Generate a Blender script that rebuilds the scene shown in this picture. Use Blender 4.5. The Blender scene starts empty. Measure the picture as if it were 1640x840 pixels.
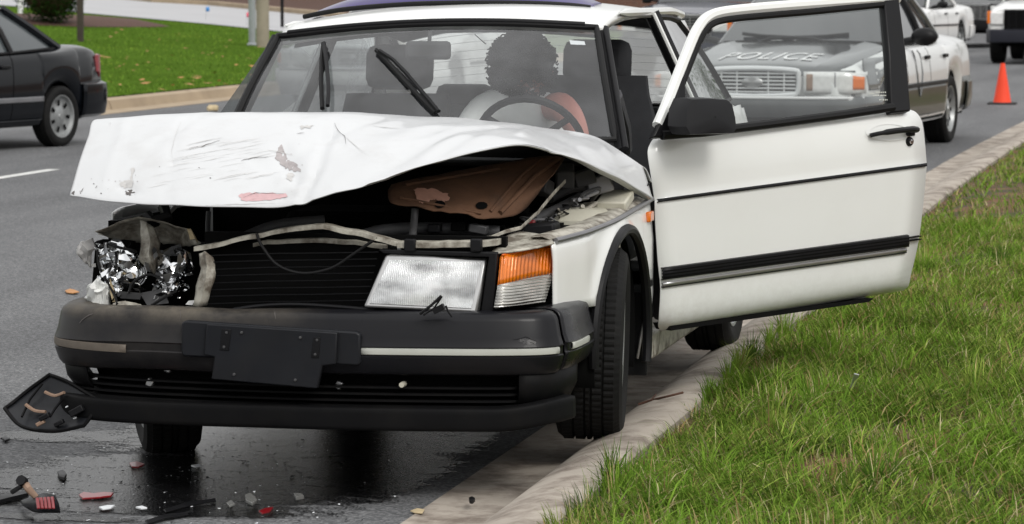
import bpy, bmesh, math, random
import numpy as np
from mathutils import Vector, Matrix, noise
from mathutils.bvhtree import BVHTree

random.seed(7)
rng = np.random.default_rng(11)
scene = bpy.context.scene
col = scene.collection
R_ = math.radians

# ------------------------------------------------------------------ camera
FPX = 4900.0                       # focal length in pixels of the 1640 px wide photograph
CAM = Vector((2.61, -9.68, 1.53))
YAW = math.atan(1080 / FPX)        # turned left of the street axis
PIT = math.atan(435 / FPX)         # tilted down
cam_data = bpy.data.cameras.new('camera')
cam_data.sensor_width = 36.0
cam_data.lens = 36.0 * FPX / 1640.0
cam_data.clip_start = 0.1
cam_data.clip_end = 4000
cam_data.dof.use_dof = True
cam_data.dof.focus_distance = 9.7
cam_data.dof.aperture_fstop = 11.0
cam = bpy.data.objects.new('camera', cam_data)
cam.location = CAM
cam.rotation_euler = (math.pi / 2 - PIT, 0, YAW)
col.objects.link(cam)
scene.camera = cam

# ------------------------------------------------------------------ sky, sun, exposure
SUN_EL, SUN_AZ = 42.0, 138.0       # sun_rotation of the sky, clockwise from +Y
world = bpy.data.worlds.new('World')
scene.world = world
world.use_nodes = True
wn, wl = world.node_tree.nodes, world.node_tree.links
wn.clear()
w_out = wn.new('ShaderNodeOutputWorld')
w_bg = wn.new('ShaderNodeBackground')
w_sky = wn.new('ShaderNodeTexSky')
w_sky.sky_type = 'NISHITA'
w_sky.sun_disc = False
w_sky.sun_elevation = R_(SUN_EL)
w_sky.sun_rotation = R_(SUN_AZ)
w_sky.air_density = 1.0
w_sky.dust_density = 3.0
w_hsv = wn.new('ShaderNodeHueSaturation')          # closed cloud cover: the blue is gone
w_hsv.inputs['Saturation'].default_value = 0.16
w_tc = wn.new('ShaderNodeTexCoord')
w_sep = wn.new('ShaderNodeSeparateXYZ')
w_ramp = wn.new('ShaderNodeMapRange')              # overcast sky: zenith about three times the horizon
w_ramp.inputs['From Min'].default_value = 0.0
w_ramp.inputs['From Max'].default_value = 1.0
w_ramp.inputs['To Min'].default_value = 4.2
w_ramp.inputs['To Max'].default_value = 10.5
w_cl = wn.new('ShaderNodeTexNoise')                # soft cloud billows
w_cl.inputs['Scale'].default_value = 2.2
w_cl.inputs['Detail'].default_value = 6
w_clr = wn.new('ShaderNodeMapRange')
w_clr.inputs['From Min'].default_value = 0.3
w_clr.inputs['From Max'].default_value = 0.7
w_clr.inputs['To Min'].default_value = 0.72
w_clr.inputs['To Max'].default_value = 1.2
w_mul = wn.new('ShaderNodeMath'); w_mul.operation = 'MULTIPLY'
w_cmb = wn.new('ShaderNodeCombineColor')
w_mix = wn.new('ShaderNodeMix'); w_mix.data_type = 'RGBA'
w_mix.inputs['Factor'].default_value = 0.85
wl.new(w_tc.outputs['Generated'], w_sep.inputs[0])
wl.new(w_sep.outputs['Z'], w_ramp.inputs['Value'])
wl.new(w_tc.outputs['Generated'], w_cl.inputs['Vector'])
wl.new(w_cl.outputs['Fac'], w_clr.inputs['Value'])
wl.new(w_ramp.outputs[0], w_mul.inputs[0])
wl.new(w_clr.outputs[0], w_mul.inputs[1])
for k_ in ('Red', 'Green', 'Blue'):
    wl.new(w_mul.outputs[0], w_cmb.inputs[k_])
wl.new(w_sky.outputs[0], w_hsv.inputs['Color'])
wl.new(w_hsv.outputs[0], w_mix.inputs['A'])
wl.new(w_cmb.outputs[0], w_mix.inputs['B'])
wl.new(w_mix.outputs['Result'], w_bg.inputs['Color'])
w_bg.inputs['Strength'].default_value = 0.105
wl.new(w_bg.outputs[0], w_out.inputs['Surface'])

sun_d = bpy.data.lights.new('sun', 'SUN')
sun_d.energy = 1.0
sun_d.angle = R_(20)
sun_d.color = (1.0, 0.97, 0.92)
sun = bpy.data.objects.new('sun', sun_d)
az_, el_ = R_(SUN_AZ), R_(SUN_EL)
sdir = Vector((math.sin(az_) * math.cos(el_), math.cos(az_) * math.cos(el_), math.sin(el_)))
sun.rotation_euler = (-sdir).to_track_quat('-Z', 'Y').to_euler()
sun.location = (0, 0, 30)
col.objects.link(sun)

scene.view_settings.view_transform = 'Standard'
scene.view_settings.look = 'None'
scene.view_settings.gamma = 1.0
scene.view_settings.exposure = 0.55
scene.render.engine = 'CYCLES'
scene.cycles.max_bounces = 8
scene.cycles.transparent_max_bounces = 12

# ------------------------------------------------------------------ helpers
_cy, _sy, _cp, _sp = math.cos(YAW), math.sin(YAW), math.cos(PIT), math.sin(PIT)
_RT, _FW, _UP = Vector((_cy, _sy, 0)), Vector((-_sy * _cp, _cy * _cp, -_sp)), Vector((-_sy * _sp, _cy * _sp, _cp))

def ray(x, y):
    return _FW + _RT * ((x - 820) / FPX) - _UP * ((y - 420) / FPX)

def at(x, y, X=None, Y=None, Z=None, D=None):
    """a measured point of the photograph set at its own distance (on a plane of known X, Y or Z)"""
    d = ray(x, y)
    if X is not None: t = (X - CAM.x) / d.x
    elif Y is not None: t = (Y - CAM.y) / d.y
    elif Z is not None: t = (Z - CAM.z) / d.z
    else: t = D
    return CAM + d * t

def at_plane(x, y, p0, n):
    d = ray(x, y)
    return CAM + d * ((Vector(p0) - CAM).dot(Vector(n)) / d.dot(Vector(n)))

def lerp(a, b, t):
    return Vector(a) * (1 - t) + Vector(b) * t

def smooth01(a, b, x):
    t = min(1.0, max(0.0, (x - a) / (b - a)))
    return t * t * (3 - 2 * t)

def cr(p0, p1, p2, p3, t):
    return 0.5 * ((2 * p1) + (p2 - p0) * t + (2 * p0 - 5 * p1 + 4 * p2 - p3) * t * t + (3 * p1 - p0 - 3 * p2 + p3) * t ** 3)

def spline(pts, k, closed=False):
    """Catmull-Rom through pts, k steps per span"""
    P = [Vector(p) for p in pts]; n = len(P); out = []
    for i in range(n if closed else n - 1):
        if closed: a, b, c, d = P[i - 1], P[i], P[(i + 1) % n], P[(i + 2) % n]
        else: a, b, c, d = P[max(i - 1, 0)], P[i], P[i + 1], P[min(i + 2, n - 1)]
        for j in range(k):
            out.append(cr(a, b, c, d, j / k))
    if not closed: out.append(P[-1].copy())
    return out

def curve1(keys, x):
    """smooth interpolation of (x, value) keys"""
    if x <= keys[0][0]: return keys[0][1]
    for i in range(len(keys) - 1):
        (x0, v0), (x1, v1) = keys[i], keys[i + 1]
        if x <= x1:
            t = (x - x0) / (x1 - x0)
            a = keys[i - 1][1] if i > 0 else v0
            d = keys[i + 2][1] if i + 2 < len(keys) else v1
            return cr(a, v0, v1, d, t)
    return keys[-1][1]

def refine(rows, ku, kv):
    """upsample a control net of points with Catmull-Rom in both directions"""
    rows = [spline(r, ku) for r in rows]
    cols_ = [spline([r[i] for r in rows], kv) for i in range(len(rows[0]))]
    return [[c[j] for c in cols_] for j in range(len(cols_[0]))]

ORIG = {}

class MB:
    def __init__(self):
        self.v, self.f = [], []
    def add(self, verts, faces):
        o = len(self.v)
        self.v += [Vector(p) for p in verts]
        self.f += [tuple(i + o for i in f) for f in faces]
        return self
    def poly(self, pts):
        return self.add(pts, [tuple(range(len(pts)))])
    def grid(self, rows, closed_u=False, closed_v=False):
        n, m = len(rows), len(rows[0]); f = []
        for i in range(n if closed_v else n - 1):
            for j in range(m if closed_u else m - 1):
                a, b = i * m + j, i * m + (j + 1) % m
                c, d = ((i + 1) % n) * m + (j + 1) % m, ((i + 1) % n) * m + j
                f.append((a, b, c, d))
        return self.add([p for r in rows for p in r], f)
    def box(self, c, s, rot=None):
        c = Vector(c); hx, hy, hz = s[0] / 2, s[1] / 2, s[2] / 2
        P = [Vector((x, y, z)) for z in (-hz, hz) for y in (-hy, hy) for x in (-hx, hx)]
        if rot is not None: P = [rot @ p for p in P]
        return self.add([p + c for p in P], [(0, 2, 3, 1), (4, 5, 7, 6), (0, 1, 5, 4), (2, 6, 7, 3), (0, 4, 6, 2), (1, 3, 7, 5)])
    def hexa(self, a, b):
        """solid between two quads"""
        return self.add(list(a) + list(b), [(3, 2, 1, 0), (4, 5, 6, 7), (0, 1, 5, 4), (1, 2, 6, 5), (2, 3, 7, 6), (3, 0, 4, 7)])
    def prism(self, pts, vec):
        n = len(pts); v = Vector(vec); P = [Vector(p) for p in pts]
        return self.add(P + [p + v for p in P], [tuple(range(n))[::-1], tuple(range(n, 2 * n))] +
                        [(i, (i + 1) % n, n + (i + 1) % n, n + i) for i in range(n)])
    def tube(self, path, r, n=8, closed=False, flat=1.0, up=None):
        P = [Vector(p) for p in path]; m = len(P); rows = []
        ref = Vector(up) if up is not None else None
        for i in range(m):
            if closed: t = P[(i + 1) % m] - P[i - 1]
            else: t = P[min(i + 1, m - 1)] - P[max(i - 1, 0)]
            if t.length < 1e-9: t = Vector((0, 0, 1))
            t.normalize()
            if ref is None or abs(t.dot(ref.normalized())) > .98:
                ref = Vector((0, 0, 1)) if abs(t.z) < .9 else Vector((1, 0, 0))
            a = (ref - t * ref.dot(t)).normalized(); b = t.cross(a)
            if up is None: ref = a
            rr = r[i] if isinstance(r, (list, tuple)) else r
            rows.append([P[i] + (a * math.cos(q) * flat + b * math.sin(q)) * rr for q in [2 * math.pi * k / n for k in range(n)]])
        o = len(self.v)
        self.grid(rows, closed_u=True, closed_v=closed)
        if not closed:
            self.f.append(tuple(o + k for k in range(n))[::-1])
            self.f.append(tuple(o + (m - 1) * n + k for k in range(n)))
        return self
    def lathe(self, prof, n, c=(0, 0, 0), ax=(1, 0, 0), mod=None):
        """prof: (radius, offset along axis)"""
        ax = Vector(ax).normalized(); c = Vector(c)
        a = ax.orthogonal().normalized(); b = ax.cross(a); rows = []
        for k in range(n):
            q = 2 * math.pi * k / n
            d = a * math.cos(q) + b * math.sin(q)
            rows.append([c + d * ((r + (mod(k, i) if mod else 0)) if r > 1e-6 else 0) + ax * h for i, (r, h) in enumerate(prof)])
        return self.grid(rows, closed_v=True)
    def ball(self, c, r, nu=12, nv=8):
        c = Vector(c); r = Vector(r) if hasattr(r, '__len__') else Vector((r, r, r)); rows = []
        for i in range(nv + 1):
            th = math.pi * i / nv
            rows.append([c + Vector((r.x * math.sin(th) * math.cos(2 * math.pi * j / nu), r.y * math.sin(th) * math.sin(2 * math.pi * j / nu), r.z * math.cos(th))) for j in range(nu)])
        return self.grid(rows, closed_u=True)
    def xform(self, M):
        self.v = [M @ p for p in self.v]; return self
    def facing(self, d):
        """turn an open sheet so that its faces look along d"""
        d = Vector(d); s = 0.0
        for f in self.f:
            a, b, c = self.v[f[0]], self.v[f[1]], self.v[f[2]]
            s += (b - a).cross(c - a).dot(d)
        if s < 0: self.f = [f[::-1] for f in self.f]
        return self
    def bvh(self):
        return BVHTree.FromPolygons([tuple(p) for p in self.v], self.f)
    def build(self, name, m, parent=None, smooth=True, solid=0.0, bevel=0.0, sub=0, angle=40, closed=False, label=None):
        me = bpy.data.meshes.new(name)
        o = ORIG.get(parent.name, Vector()) if parent is not None else Vector()
        me.from_pydata([tuple(p - o) for p in self.v], [], self.f)
        if closed or bevel:
            bm = bmesh.new(); bm.from_mesh(me)
            if closed: bmesh.ops.remove_doubles(bm, verts=bm.verts, dist=1e-5)
            bmesh.ops.recalc_face_normals(bm, faces=bm.faces)
            bm.to_mesh(me); bm.free()
        me.validate()
        me.materials.append(M[m] if isinstance(m, str) else m)
        ob = bpy.data.objects.new(name, me)
        col.objects.link(ob)
        if parent is not None:
            ob.parent = parent
            ORIG[ob.name] = o
        if smooth:
            me.polygons.foreach_set('use_smooth', [True] * len(me.polygons))
            me.set_sharp_from_angle(angle=R_(angle))
        if solid:
            md = ob.modifiers.new('solid', 'SOLIDIFY'); md.thickness = solid; md.offset = -1
        if bevel:
            md = ob.modifiers.new('bevel', 'BEVEL'); md.width = bevel; md.segments = 2; md.limit_method = 'ANGLE'; md.angle_limit = R_(35)
            md.harden_normals = False
        if sub:
            md = ob.modifiers.new('sub', 'SUBSURF'); md.levels = sub; md.render_levels = sub
        if label: ob['label'] = label
        return ob

def tag(o, label=None, cat=None, group=None, kind=None):
    if label: o['label'] = label
    if cat: o['category'] = cat
    if group: o['group'] = group
    if kind: o['kind'] = kind
    return o

def thing(name, label, cat, loc=(0, 0, 0), rz=0.0, group=None, keep=False):
    """an Empty at a thing's base; keep=True: its parts are given in world coordinates"""
    o = bpy.data.objects.new(name, None)
    o.empty_display_size = 0.2
    col.objects.link(o)
    o.location = loc
    o.rotation_euler = (0, 0, rz)
    if keep: ORIG[o.name] = Vector(loc)
    return tag(o, label, cat, group)

def copy_tree(o, parent=None):
    c = o.copy(); col.objects.link(c); c.parent = parent
    for ch in list(o.children): copy_tree(ch, c)
    return c

# ------------------------------------------------------------------ materials
M = {}

def mat(name, c, rough=.5, metal=0.0, coat=0.0, var=.12, vs=6.0, bump=0.0, bs=60.0, spec=.5, dirt=None, dcol=(.12, .1, .075), ds=5.0, emit=None, rvar=.0, dlo=.45, dhi=.7, trans=0, detail=5.0):
    m = bpy.data.materials.new(name); m.use_nodes = True
    N, L = m.node_tree.nodes, m.node_tree.links
    b = N['Principled BSDF']
    tc = N.new('ShaderNodeTexCoord')
    nz = N.new('ShaderNodeTexNoise'); nz.inputs['Scale'].default_value = vs; nz.inputs['Detail'].default_value = detail
    L.new(tc.outputs['Object'], nz.inputs['Vector'])
    mx = N.new('ShaderNodeMix'); mx.data_type = 'RGBA'
    mx.inputs['A'].default_value = (*[min(1, x * (1 - var)) for x in c], 1)
    mx.inputs['B'].default_value = (*[min(1, x * (1 + var)) for x in c], 1)
    L.new(nz.outputs['Fac'], mx.inputs['Factor'])
    out = mx.outputs['Result']
    if dirt:
        n2 = N.new('ShaderNodeTexNoise'); n2.inputs['Scale'].default_value = ds; n2.inputs['Detail'].default_value = 8; n2.inputs['Roughness'].default_value = .65
        L.new(tc.outputs['Object'], n2.inputs['Vector'])
        mr = N.new('ShaderNodeMapRange'); mr.inputs['From Min'].default_value = dlo; mr.inputs['From Max'].default_value = dhi; mr.inputs['To Max'].default_value = dirt
        L.new(n2.outputs['Fac'], mr.inputs['Value'])
        m2 = N.new('ShaderNodeMix'); m2.data_type = 'RGBA'
        L.new(mr.outputs[0], m2.inputs['Factor']); L.new(out, m2.inputs['A']); m2.inputs['B'].default_value = (*dcol, 1)
        out = m2.outputs['Result']
    L.new(out, b.inputs['Base Color'])
    b.inputs['Roughness'].default_value = rough
    if rvar:
        mr2 = N.new('ShaderNodeMapRange'); mr2.inputs['From Min'].default_value = .3; mr2.inputs['From Max'].default_value = .7
        mr2.inputs['To Min'].default_value = max(0, rough - rvar); mr2.inputs['To Max'].default_value = min(1, rough + rvar)
        L.new(nz.outputs['Fac'], mr2.inputs['Value']); L.new(mr2.outputs[0], b.inputs['Roughness'])
    b.inputs['Metallic'].default_value = metal
    b.inputs['Coat Weight'].default_value = coat
    b.inputs['Coat Roughness'].default_value = .06
    b.inputs['Specular IOR Level'].default_value = spec
    if trans:
        b.inputs['Transmission Weight'].default_value = trans
    if bump:
        n3 = N.new('ShaderNodeTexNoise'); n3.inputs['Scale'].default_value = bs; n3.inputs['Detail'].default_value = 4
        L.new(tc.outputs['Object'], n3.inputs['Vector'])
        bp = N.new('ShaderNodeBump'); bp.inputs['Strength'].default_value = min(1, bump); bp.inputs['Distance'].default_value = .004
        L.new(n3.outputs['Fac'], bp.inputs['Height']); L.new(bp.outputs[0], b.inputs['Normal'])
    if emit:
        b.inputs['Emission Color'].default_value = (*emit[:3], 1); b.inputs['Emission Strength'].default_value = emit[3]
    M[name] = m
    return m

def low_dirt(name, z0, z1, amt, c):
    """road dust thrown up on the lower part of a panel"""
    m = M[name]; N, L = m.node_tree.nodes, m.node_tree.links; b = N['Principled BSDF']; src = b.inputs['Base Color'].links[0].from_socket
    tc = N.new('ShaderNodeTexCoord'); sp = N.new('ShaderNodeSeparateXYZ'); L.new(tc.outputs['Object'], sp.inputs[0])
    g = N.new('ShaderNodeMapRange'); g.inputs['From Min'].default_value = z1; g.inputs['From Max'].default_value = z0; g.inputs['To Max'].default_value = amt; L.new(sp.outputs['Z'], g.inputs['Value'])
    n = N.new('ShaderNodeTexNoise'); n.inputs['Scale'].default_value = 22; n.inputs['Detail'].default_value = 9; n.inputs['Roughness'].default_value = .75; L.new(tc.outputs['Object'], n.inputs['Vector'])
    r = N.new('ShaderNodeMapRange'); r.inputs['From Min'].default_value = .38; r.inputs['From Max'].default_value = .62; L.new(n.outputs['Fac'], r.inputs['Value'])
    a = N.new('ShaderNodeMath'); a.operation = 'MULTIPLY'; L.new(g.outputs[0], a.inputs[0]); L.new(r.outputs[0], a.inputs[1])
    x = N.new('ShaderNodeMix'); x.data_type = 'RGBA'; L.new(a.outputs[0], x.inputs['Factor']); L.new(src, x.inputs['A']); x.inputs['B'].default_value = (*c, 1); L.new(x.outputs['Result'], b.inputs['Base Color'])

def glass(name, tint, dust=.03, dcol=(.5, .52, .55), ior=1.5, gr=.01, haze=0.0):
    """a thin pane: tinted see-through, mirror by Fresnel, a film of dust or painted sheen"""
    m = bpy.data.materials.new(name); m.use_nodes = True
    N, L = m.node_tree.nodes, m.node_tree.links
    N.remove(N['Principled BSDF'])
    o = N['Material Output']
    tr = N.new('ShaderNodeBsdfTransparent'); tr.inputs[0].default_value = (*tint, 1)
    gl = N.new('ShaderNodeBsdfGlossy'); gl.inputs['Roughness'].default_value = gr
    df = N.new('ShaderNodeBsdfDiffuse'); df.inputs[0].default_value = (*dcol, 1)
    fr = N.new('ShaderNodeFresnel'); ge = N.new('ShaderNodeNewGeometry')
    ib = N.new('ShaderNodeMapRange'); ib.inputs['To Min'].default_value = ior; ib.inputs['To Max'].default_value = 1 / ior   # same pane from either side
    L.new(ge.outputs['Backfacing'], ib.inputs['Value']); L.new(ib.outputs[0], fr.inputs[0])
    tc = N.new('ShaderNodeTexCoord'); nz = N.new('ShaderNodeTexNoise'); nz.inputs['Scale'].default_value = 4; nz.inputs['Detail'].default_value = 7
    mp = N.new('ShaderNodeMapping'); mp.inputs['Scale'].default_value = (3, 3, .6)
    L.new(tc.outputs['Object'], mp.inputs[0]); L.new(mp.outputs[0], nz.inputs['Vector'])
    mr = N.new('ShaderNodeMapRange'); mr.inputs['From Min'].default_value = .35; mr.inputs['From Max'].default_value = .75
    mr.inputs['To Min'].default_value = dust * .5; mr.inputs['To Max'].default_value = dust * 2
    L.new(nz.outputs['Fac'], mr.inputs['Value'])
    a = N.new('ShaderNodeMixShader'); b = N.new('ShaderNodeMixShader')
    L.new(mr.outputs[0], a.inputs[0]); L.new(tr.outputs[0], a.inputs[1]); L.new(df.outputs[0], a.inputs[2])
    if haze:                                       # road film lets daylight glow through the pane
        tl = N.new('ShaderNodeBsdfTranslucent'); tl.inputs[0].default_value = (*dcol, 1); hz = N.new('ShaderNodeMixShader'); hz.inputs[0].default_value = haze
        L.new(tr.outputs[0], hz.inputs[1]); L.new(tl.outputs[0], hz.inputs[2]); L.new(hz.outputs[0], a.inputs[1])
    # a pane has two faces, so it mirrors about twice the Fresnel share of one
    mu = N.new('ShaderNodeMath'); mu.operation = 'MULTIPLY'; mu.inputs[1].default_value = 1.7; mu.use_clamp = True
    L.new(fr.outputs[0], mu.inputs[0])
    L.new(mu.outputs[0], b.inputs[0]); L.new(a.outputs[0], b.inputs[1]); L.new(gl.outputs[0], b.inputs[2])
    L.new(b.outputs[0], o.inputs['Surface'])
    M[name] = m
    return m

mat('white_paint', (.78, .79, .77), .28, coat=.6, var=.03, vs=2.0, dirt=.10, dcol=(.5, .48, .42), ds=3.0, dlo=.5, dhi=.85)
mat('hood_paint', (.57, .58, .59), .33, coat=.35, var=.05, vs=3.0, dirt=.45, dcol=(.40, .39, .38), ds=6.0, dlo=.5, dhi=.8)
low_dirt('white_paint', .30, .60, .32, (.36, .33, .27))
mat('cream_inner', (.44, .42, .36), .55, var=.25, vs=9, dirt=.92, dcol=(.10, .08, .06), ds=16, bump=.4, bs=40, dlo=.42, dhi=.62)
mat('bare_primer', (.36, .33, .33), .7, var=.3, vs=40)
mat('pink_primer', (.55, .36, .37), .7, var=.2, vs=60)
mat('crack_dark', (.10, .09, .085), .8, var=.3, vs=50)
mat('scuff', (.5, .49, .48), .7, var=.2, vs=60)
mat('black_rubber', (.006, .006, .0065), .6, var=.25, vs=12, spec=.25)
mat('black_trim', (.007, .007, .008), .45, var=.25, vs=8, rvar=.1, spec=.2)
mat('black_soft', (.006, .006, .007), .7, var=.3, vs=8, spec=.2)
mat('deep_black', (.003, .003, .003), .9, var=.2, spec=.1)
mat('bumper', (.008, .008, .010), .30, coat=.08, var=.25, vs=5, rvar=.12, bump=.12, bs=400, dirt=.25, dcol=(.02, .018, .015), ds=4, spec=.22)
mat('lip_plastic', (.006, .006, .0065), .5, var=.25, vs=5, rvar=.1, dirt=.25, dcol=(.018, .016, .014), ds=7, spec=.07)
mat('plate_plastic', (.011, .012, .015), .42, var=.2, vs=7, rvar=.1, dirt=.25, dcol=(.02, .019, .017), ds=6, spec=.22)
mat('inset_strip', (.45, .46, .42), .5, var=.1, vs=12)
mat('dirty_strip', (.12, .10, .08), .6, var=.4, vs=25)
mat('chrome', (.85, .86, .87), .09, metal=1.0, var=.05)
mat('dull_metal', (.42, .42, .42), .35, metal=.9, var=.2, vs=14)
mat('steel_grey', (.25, .25, .26), .45, metal=.6, var=.25, vs=10)
mat('silver_rim', (.34, .35, .35), .4, metal=.6, var=.12, vs=10, dirt=.3, dcol=(.1, .09, .08), ds=9)
mat('tyre', (.007, .007, .007), .8, spec=.25, var=.3, vs=20, bump=.25, bs=160, dirt=.3, dcol=(.022, .02, .018), ds=12)
mat('seat_cloth', (.022, .023, .026), .95, var=.25, vs=30, bump=.3, bs=300)
mat('grey_cloth', (.11, .11, .12), .95, var=.5, vs=160, bump=.5, bs=300)
mat('dash', (.03, .03, .032), .75, var=.2, vs=15)
mat('brown_liner', (.12, .058, .03), .85, var=.35, vs=9, bump=.5, bs=70, dirt=.7, dcol=(.05, .03, .02), ds=8)
mat('copper_patch', (.5, .27, .2), .8, var=.3, vs=30)
mat('engine_grey', (.05, .05, .052), .6, var=.4, vs=14, bump=.3)
mat('reservoir', (.55, .53, .44), .45, var=.15, vs=8, dirt=.4, dcol=(.25, .22, .15), ds=8)
mat('amber', (.75, .17, .01), .18, coat=.6, var=.15, vs=40, bump=.0)
mat('amber_deep', (.75, .13, .005), .2, coat=.6, var=.15, vs=40)
mat('red_lens', (.20, .006, .010), .3, coat=.25, var=.25, vs=30)
mat('clear_lens_ribs', (.22, .22, .21), .2, metal=.2, var=.15, vs=40)
mat('lamp_reflector', (.72, .74, .76), .2, metal=.85, var=.22, vs=9)
mat('yellow_tape', (.55, .5, .08), .6, var=.2, vs=30)
mat('purple_tint', (.03, .014, .13), .15, coat=.15, spec=.3, var=.25, vs=6)
mat('wood_pole', (.30, .26, .20), .85, var=.25, vs=5, bump=.4, bs=25)
mat('galvanised', (.42, .44, .46), .5, metal=.5, var=.15, vs=6)
mat('orange_cone', (.9, .075, .03), .5, var=.12, vs=5, spec=.3)
mat('cone_base', (.02, .02, .02), .8, var=.2)
mat('hair', (.006, .005, .005), .6, var=.4, vs=40, spec=.3)
mat('skin', (.50, .20, .16), .55, var=.12, vs=14)
mat('shirt', (.80, .81, .80), .9, var=.12, vs=12, bump=.35, bs=40)
mat('trousers', (.03, .035, .06), .9, var=.2)
mat('silver_body', (.72, .73, .72), .3, metal=.15, coat=.7, var=.04)
mat('police_grey', (.085, .09, .092), .2, metal=.2, coat=1.0, var=.08, vs=3)
mat('navy_paint', (.010, .014, .035), .2, coat=.5, var=.1, spec=.3)
mat('dark_bumper', (.022, .023, .032), .5, var=.15, spec=.3)
mat('police_lower', (.045, .047, .040), .3, coat=.3, var=.15, spec=.3)
mat('black_paint', (.004, .005, .007), .12, coat=.3, var=.1, spec=.15)
mat('plain_white', (.78, .78, .77), .3, coat=.7, var=.03)
mat('letter_white', (.8, .8, .8), .45, var=.03)
mat('gold_badge', (.42, .33, .16), .45, metal=.3, var=.2, vs=30)
mat('dark_glass', (.012, .014, .017), .05, var=.1, coat=.5, spec=.8)
mat('grey_glass', (.06, .07, .075), .05, var=.1, spec=.8)
mat('lens', (.80, .80, .79), .2, metal=.2, var=.25, vs=26)
mat('bright_metal', (.72, .73, .74), .25, metal=.3, var=.06)
mat('dark_wood', (.05, .04, .03), .9, var=.3, vs=8)
mat('fine_scratch', (.62, .61, .60), .6, var=.15, vs=60)
mat('brick_red', (.24, .085, .055), .85, var=.3, vs=30)
mat('paper', (.72, .74, .76), .5, var=.08)
mat('leaf_tan', (.42, .2, .07), .7, var=.3, vs=30)
mat('dull_tan', (.26, .17, .12), .7, var=.3, vs=30)
mat('leaf_pale', (.5, .4, .24), .7, var=.3, vs=30)
mat('pink_plastic', (.9, .12, .2), .5, var=.1)
mat('blue_plastic', (.05, .25, .6), .5, var=.1)
mat('mulch', (.07, .032, .02), .95, var=.5, vs=14, bump=.8, bs=40)
mat('mortar', (.32, .29, .26), .9, var=.15, vs=30)
glass('windshield_glass', (.88, .90, .90), .038, (.46, .47, .50), 1.50)
glass('door_glass', (.74, .77, .76), .03, (.45, .47, .48), 1.45)
glass('quarter_glass', (.6, .65, .65), .12, (.7, .72, .74), 1.6, haze=.35)
glass('painted_sheen_glass', (.5, .53, .53), .6, (.85, .86, .88), 1.6)  # near-white film stands in for the bright sky mirrored in the pane
glass('rear_glass', (.8, .83, .82), .04, (.8, .81, .8), 1.45, haze=.34)
glass('lens_cover', (.94, .95, .95), .05, (.8, .8, .8), 1.35, .05)
# ================================================================== the setting
def zg(X, Y):
    """street level: the near lanes climb gently away from the wreck"""
    return .003 * max(0.0, min(Y - 5.0, 75.0)) * smooth01(-7.0, -2.0, X)

def kx(Y):
    """the kerb bends gently to the right farther up the street"""
    d = max(0.0, Y - 6.0)
    return .0011 * d * d if d < 24 else .0011 * 576 + .0528 * (d - 24)

def soil_mat():
    m = bpy.data.materials.new('verge_soil'); m.use_nodes = True
    N, L = m.node_tree.nodes, m.node_tree.links; b = N['Principled BSDF']
    tc = N.new('ShaderNodeTexCoord')
    n1 = N.new('ShaderNodeTexNoise'); n1.inputs['Scale'].default_value = 3.5; n1.inputs['Detail'].default_value = 8
    n2 = N.new('ShaderNodeTexNoise'); n2.inputs['Scale'].default_value = 45; n2.inputs['Detail'].default_value = 6
    for n in (n1, n2): L.new(tc.outputs['Object'], n.inputs['Vector'])
    r = N.new('ShaderNodeValToRGB'); e = r.color_ramp.elements
    e[0].position = .38; e[0].color = (.055, .045, .02, 1); e[1].position = .62; e[1].color = (.19, .085, .045, 1)
    L.new(n1.outputs['Fac'], r.inputs[0])
    mx = N.new('ShaderNodeMix'); mx.data_type = 'RGBA'; mx.blend_type = 'MULTIPLY'; mx.inputs['Factor'].default_value = .8
    r2 = N.new('ShaderNodeValToRGB'); r2.color_ramp.elements[0].color = (.35, .35, .35, 1); r2.color_ramp.elements[1].color = (1.5, 1.5, 1.5, 1)
    L.new(n2.outputs['Fac'], r2.inputs[0]); L.new(r.outputs[0], mx.inputs['A']); L.new(r2.outputs[0], mx.inputs['B'])
    L.new(mx.outputs['Result'], b.inputs['Base Color']); b.inputs['Roughness'].default_value = .95
    bp = N.new('ShaderNodeBump'); bp.inputs['Strength'].default_value = .9; bp.inputs['Distance'].default_value = .02
    L.new(n2.outputs['Fac'], bp.inputs['Height']); L.new(bp.outputs[0], b.inputs['Normal'])
    M['verge_soil'] = m

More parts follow.
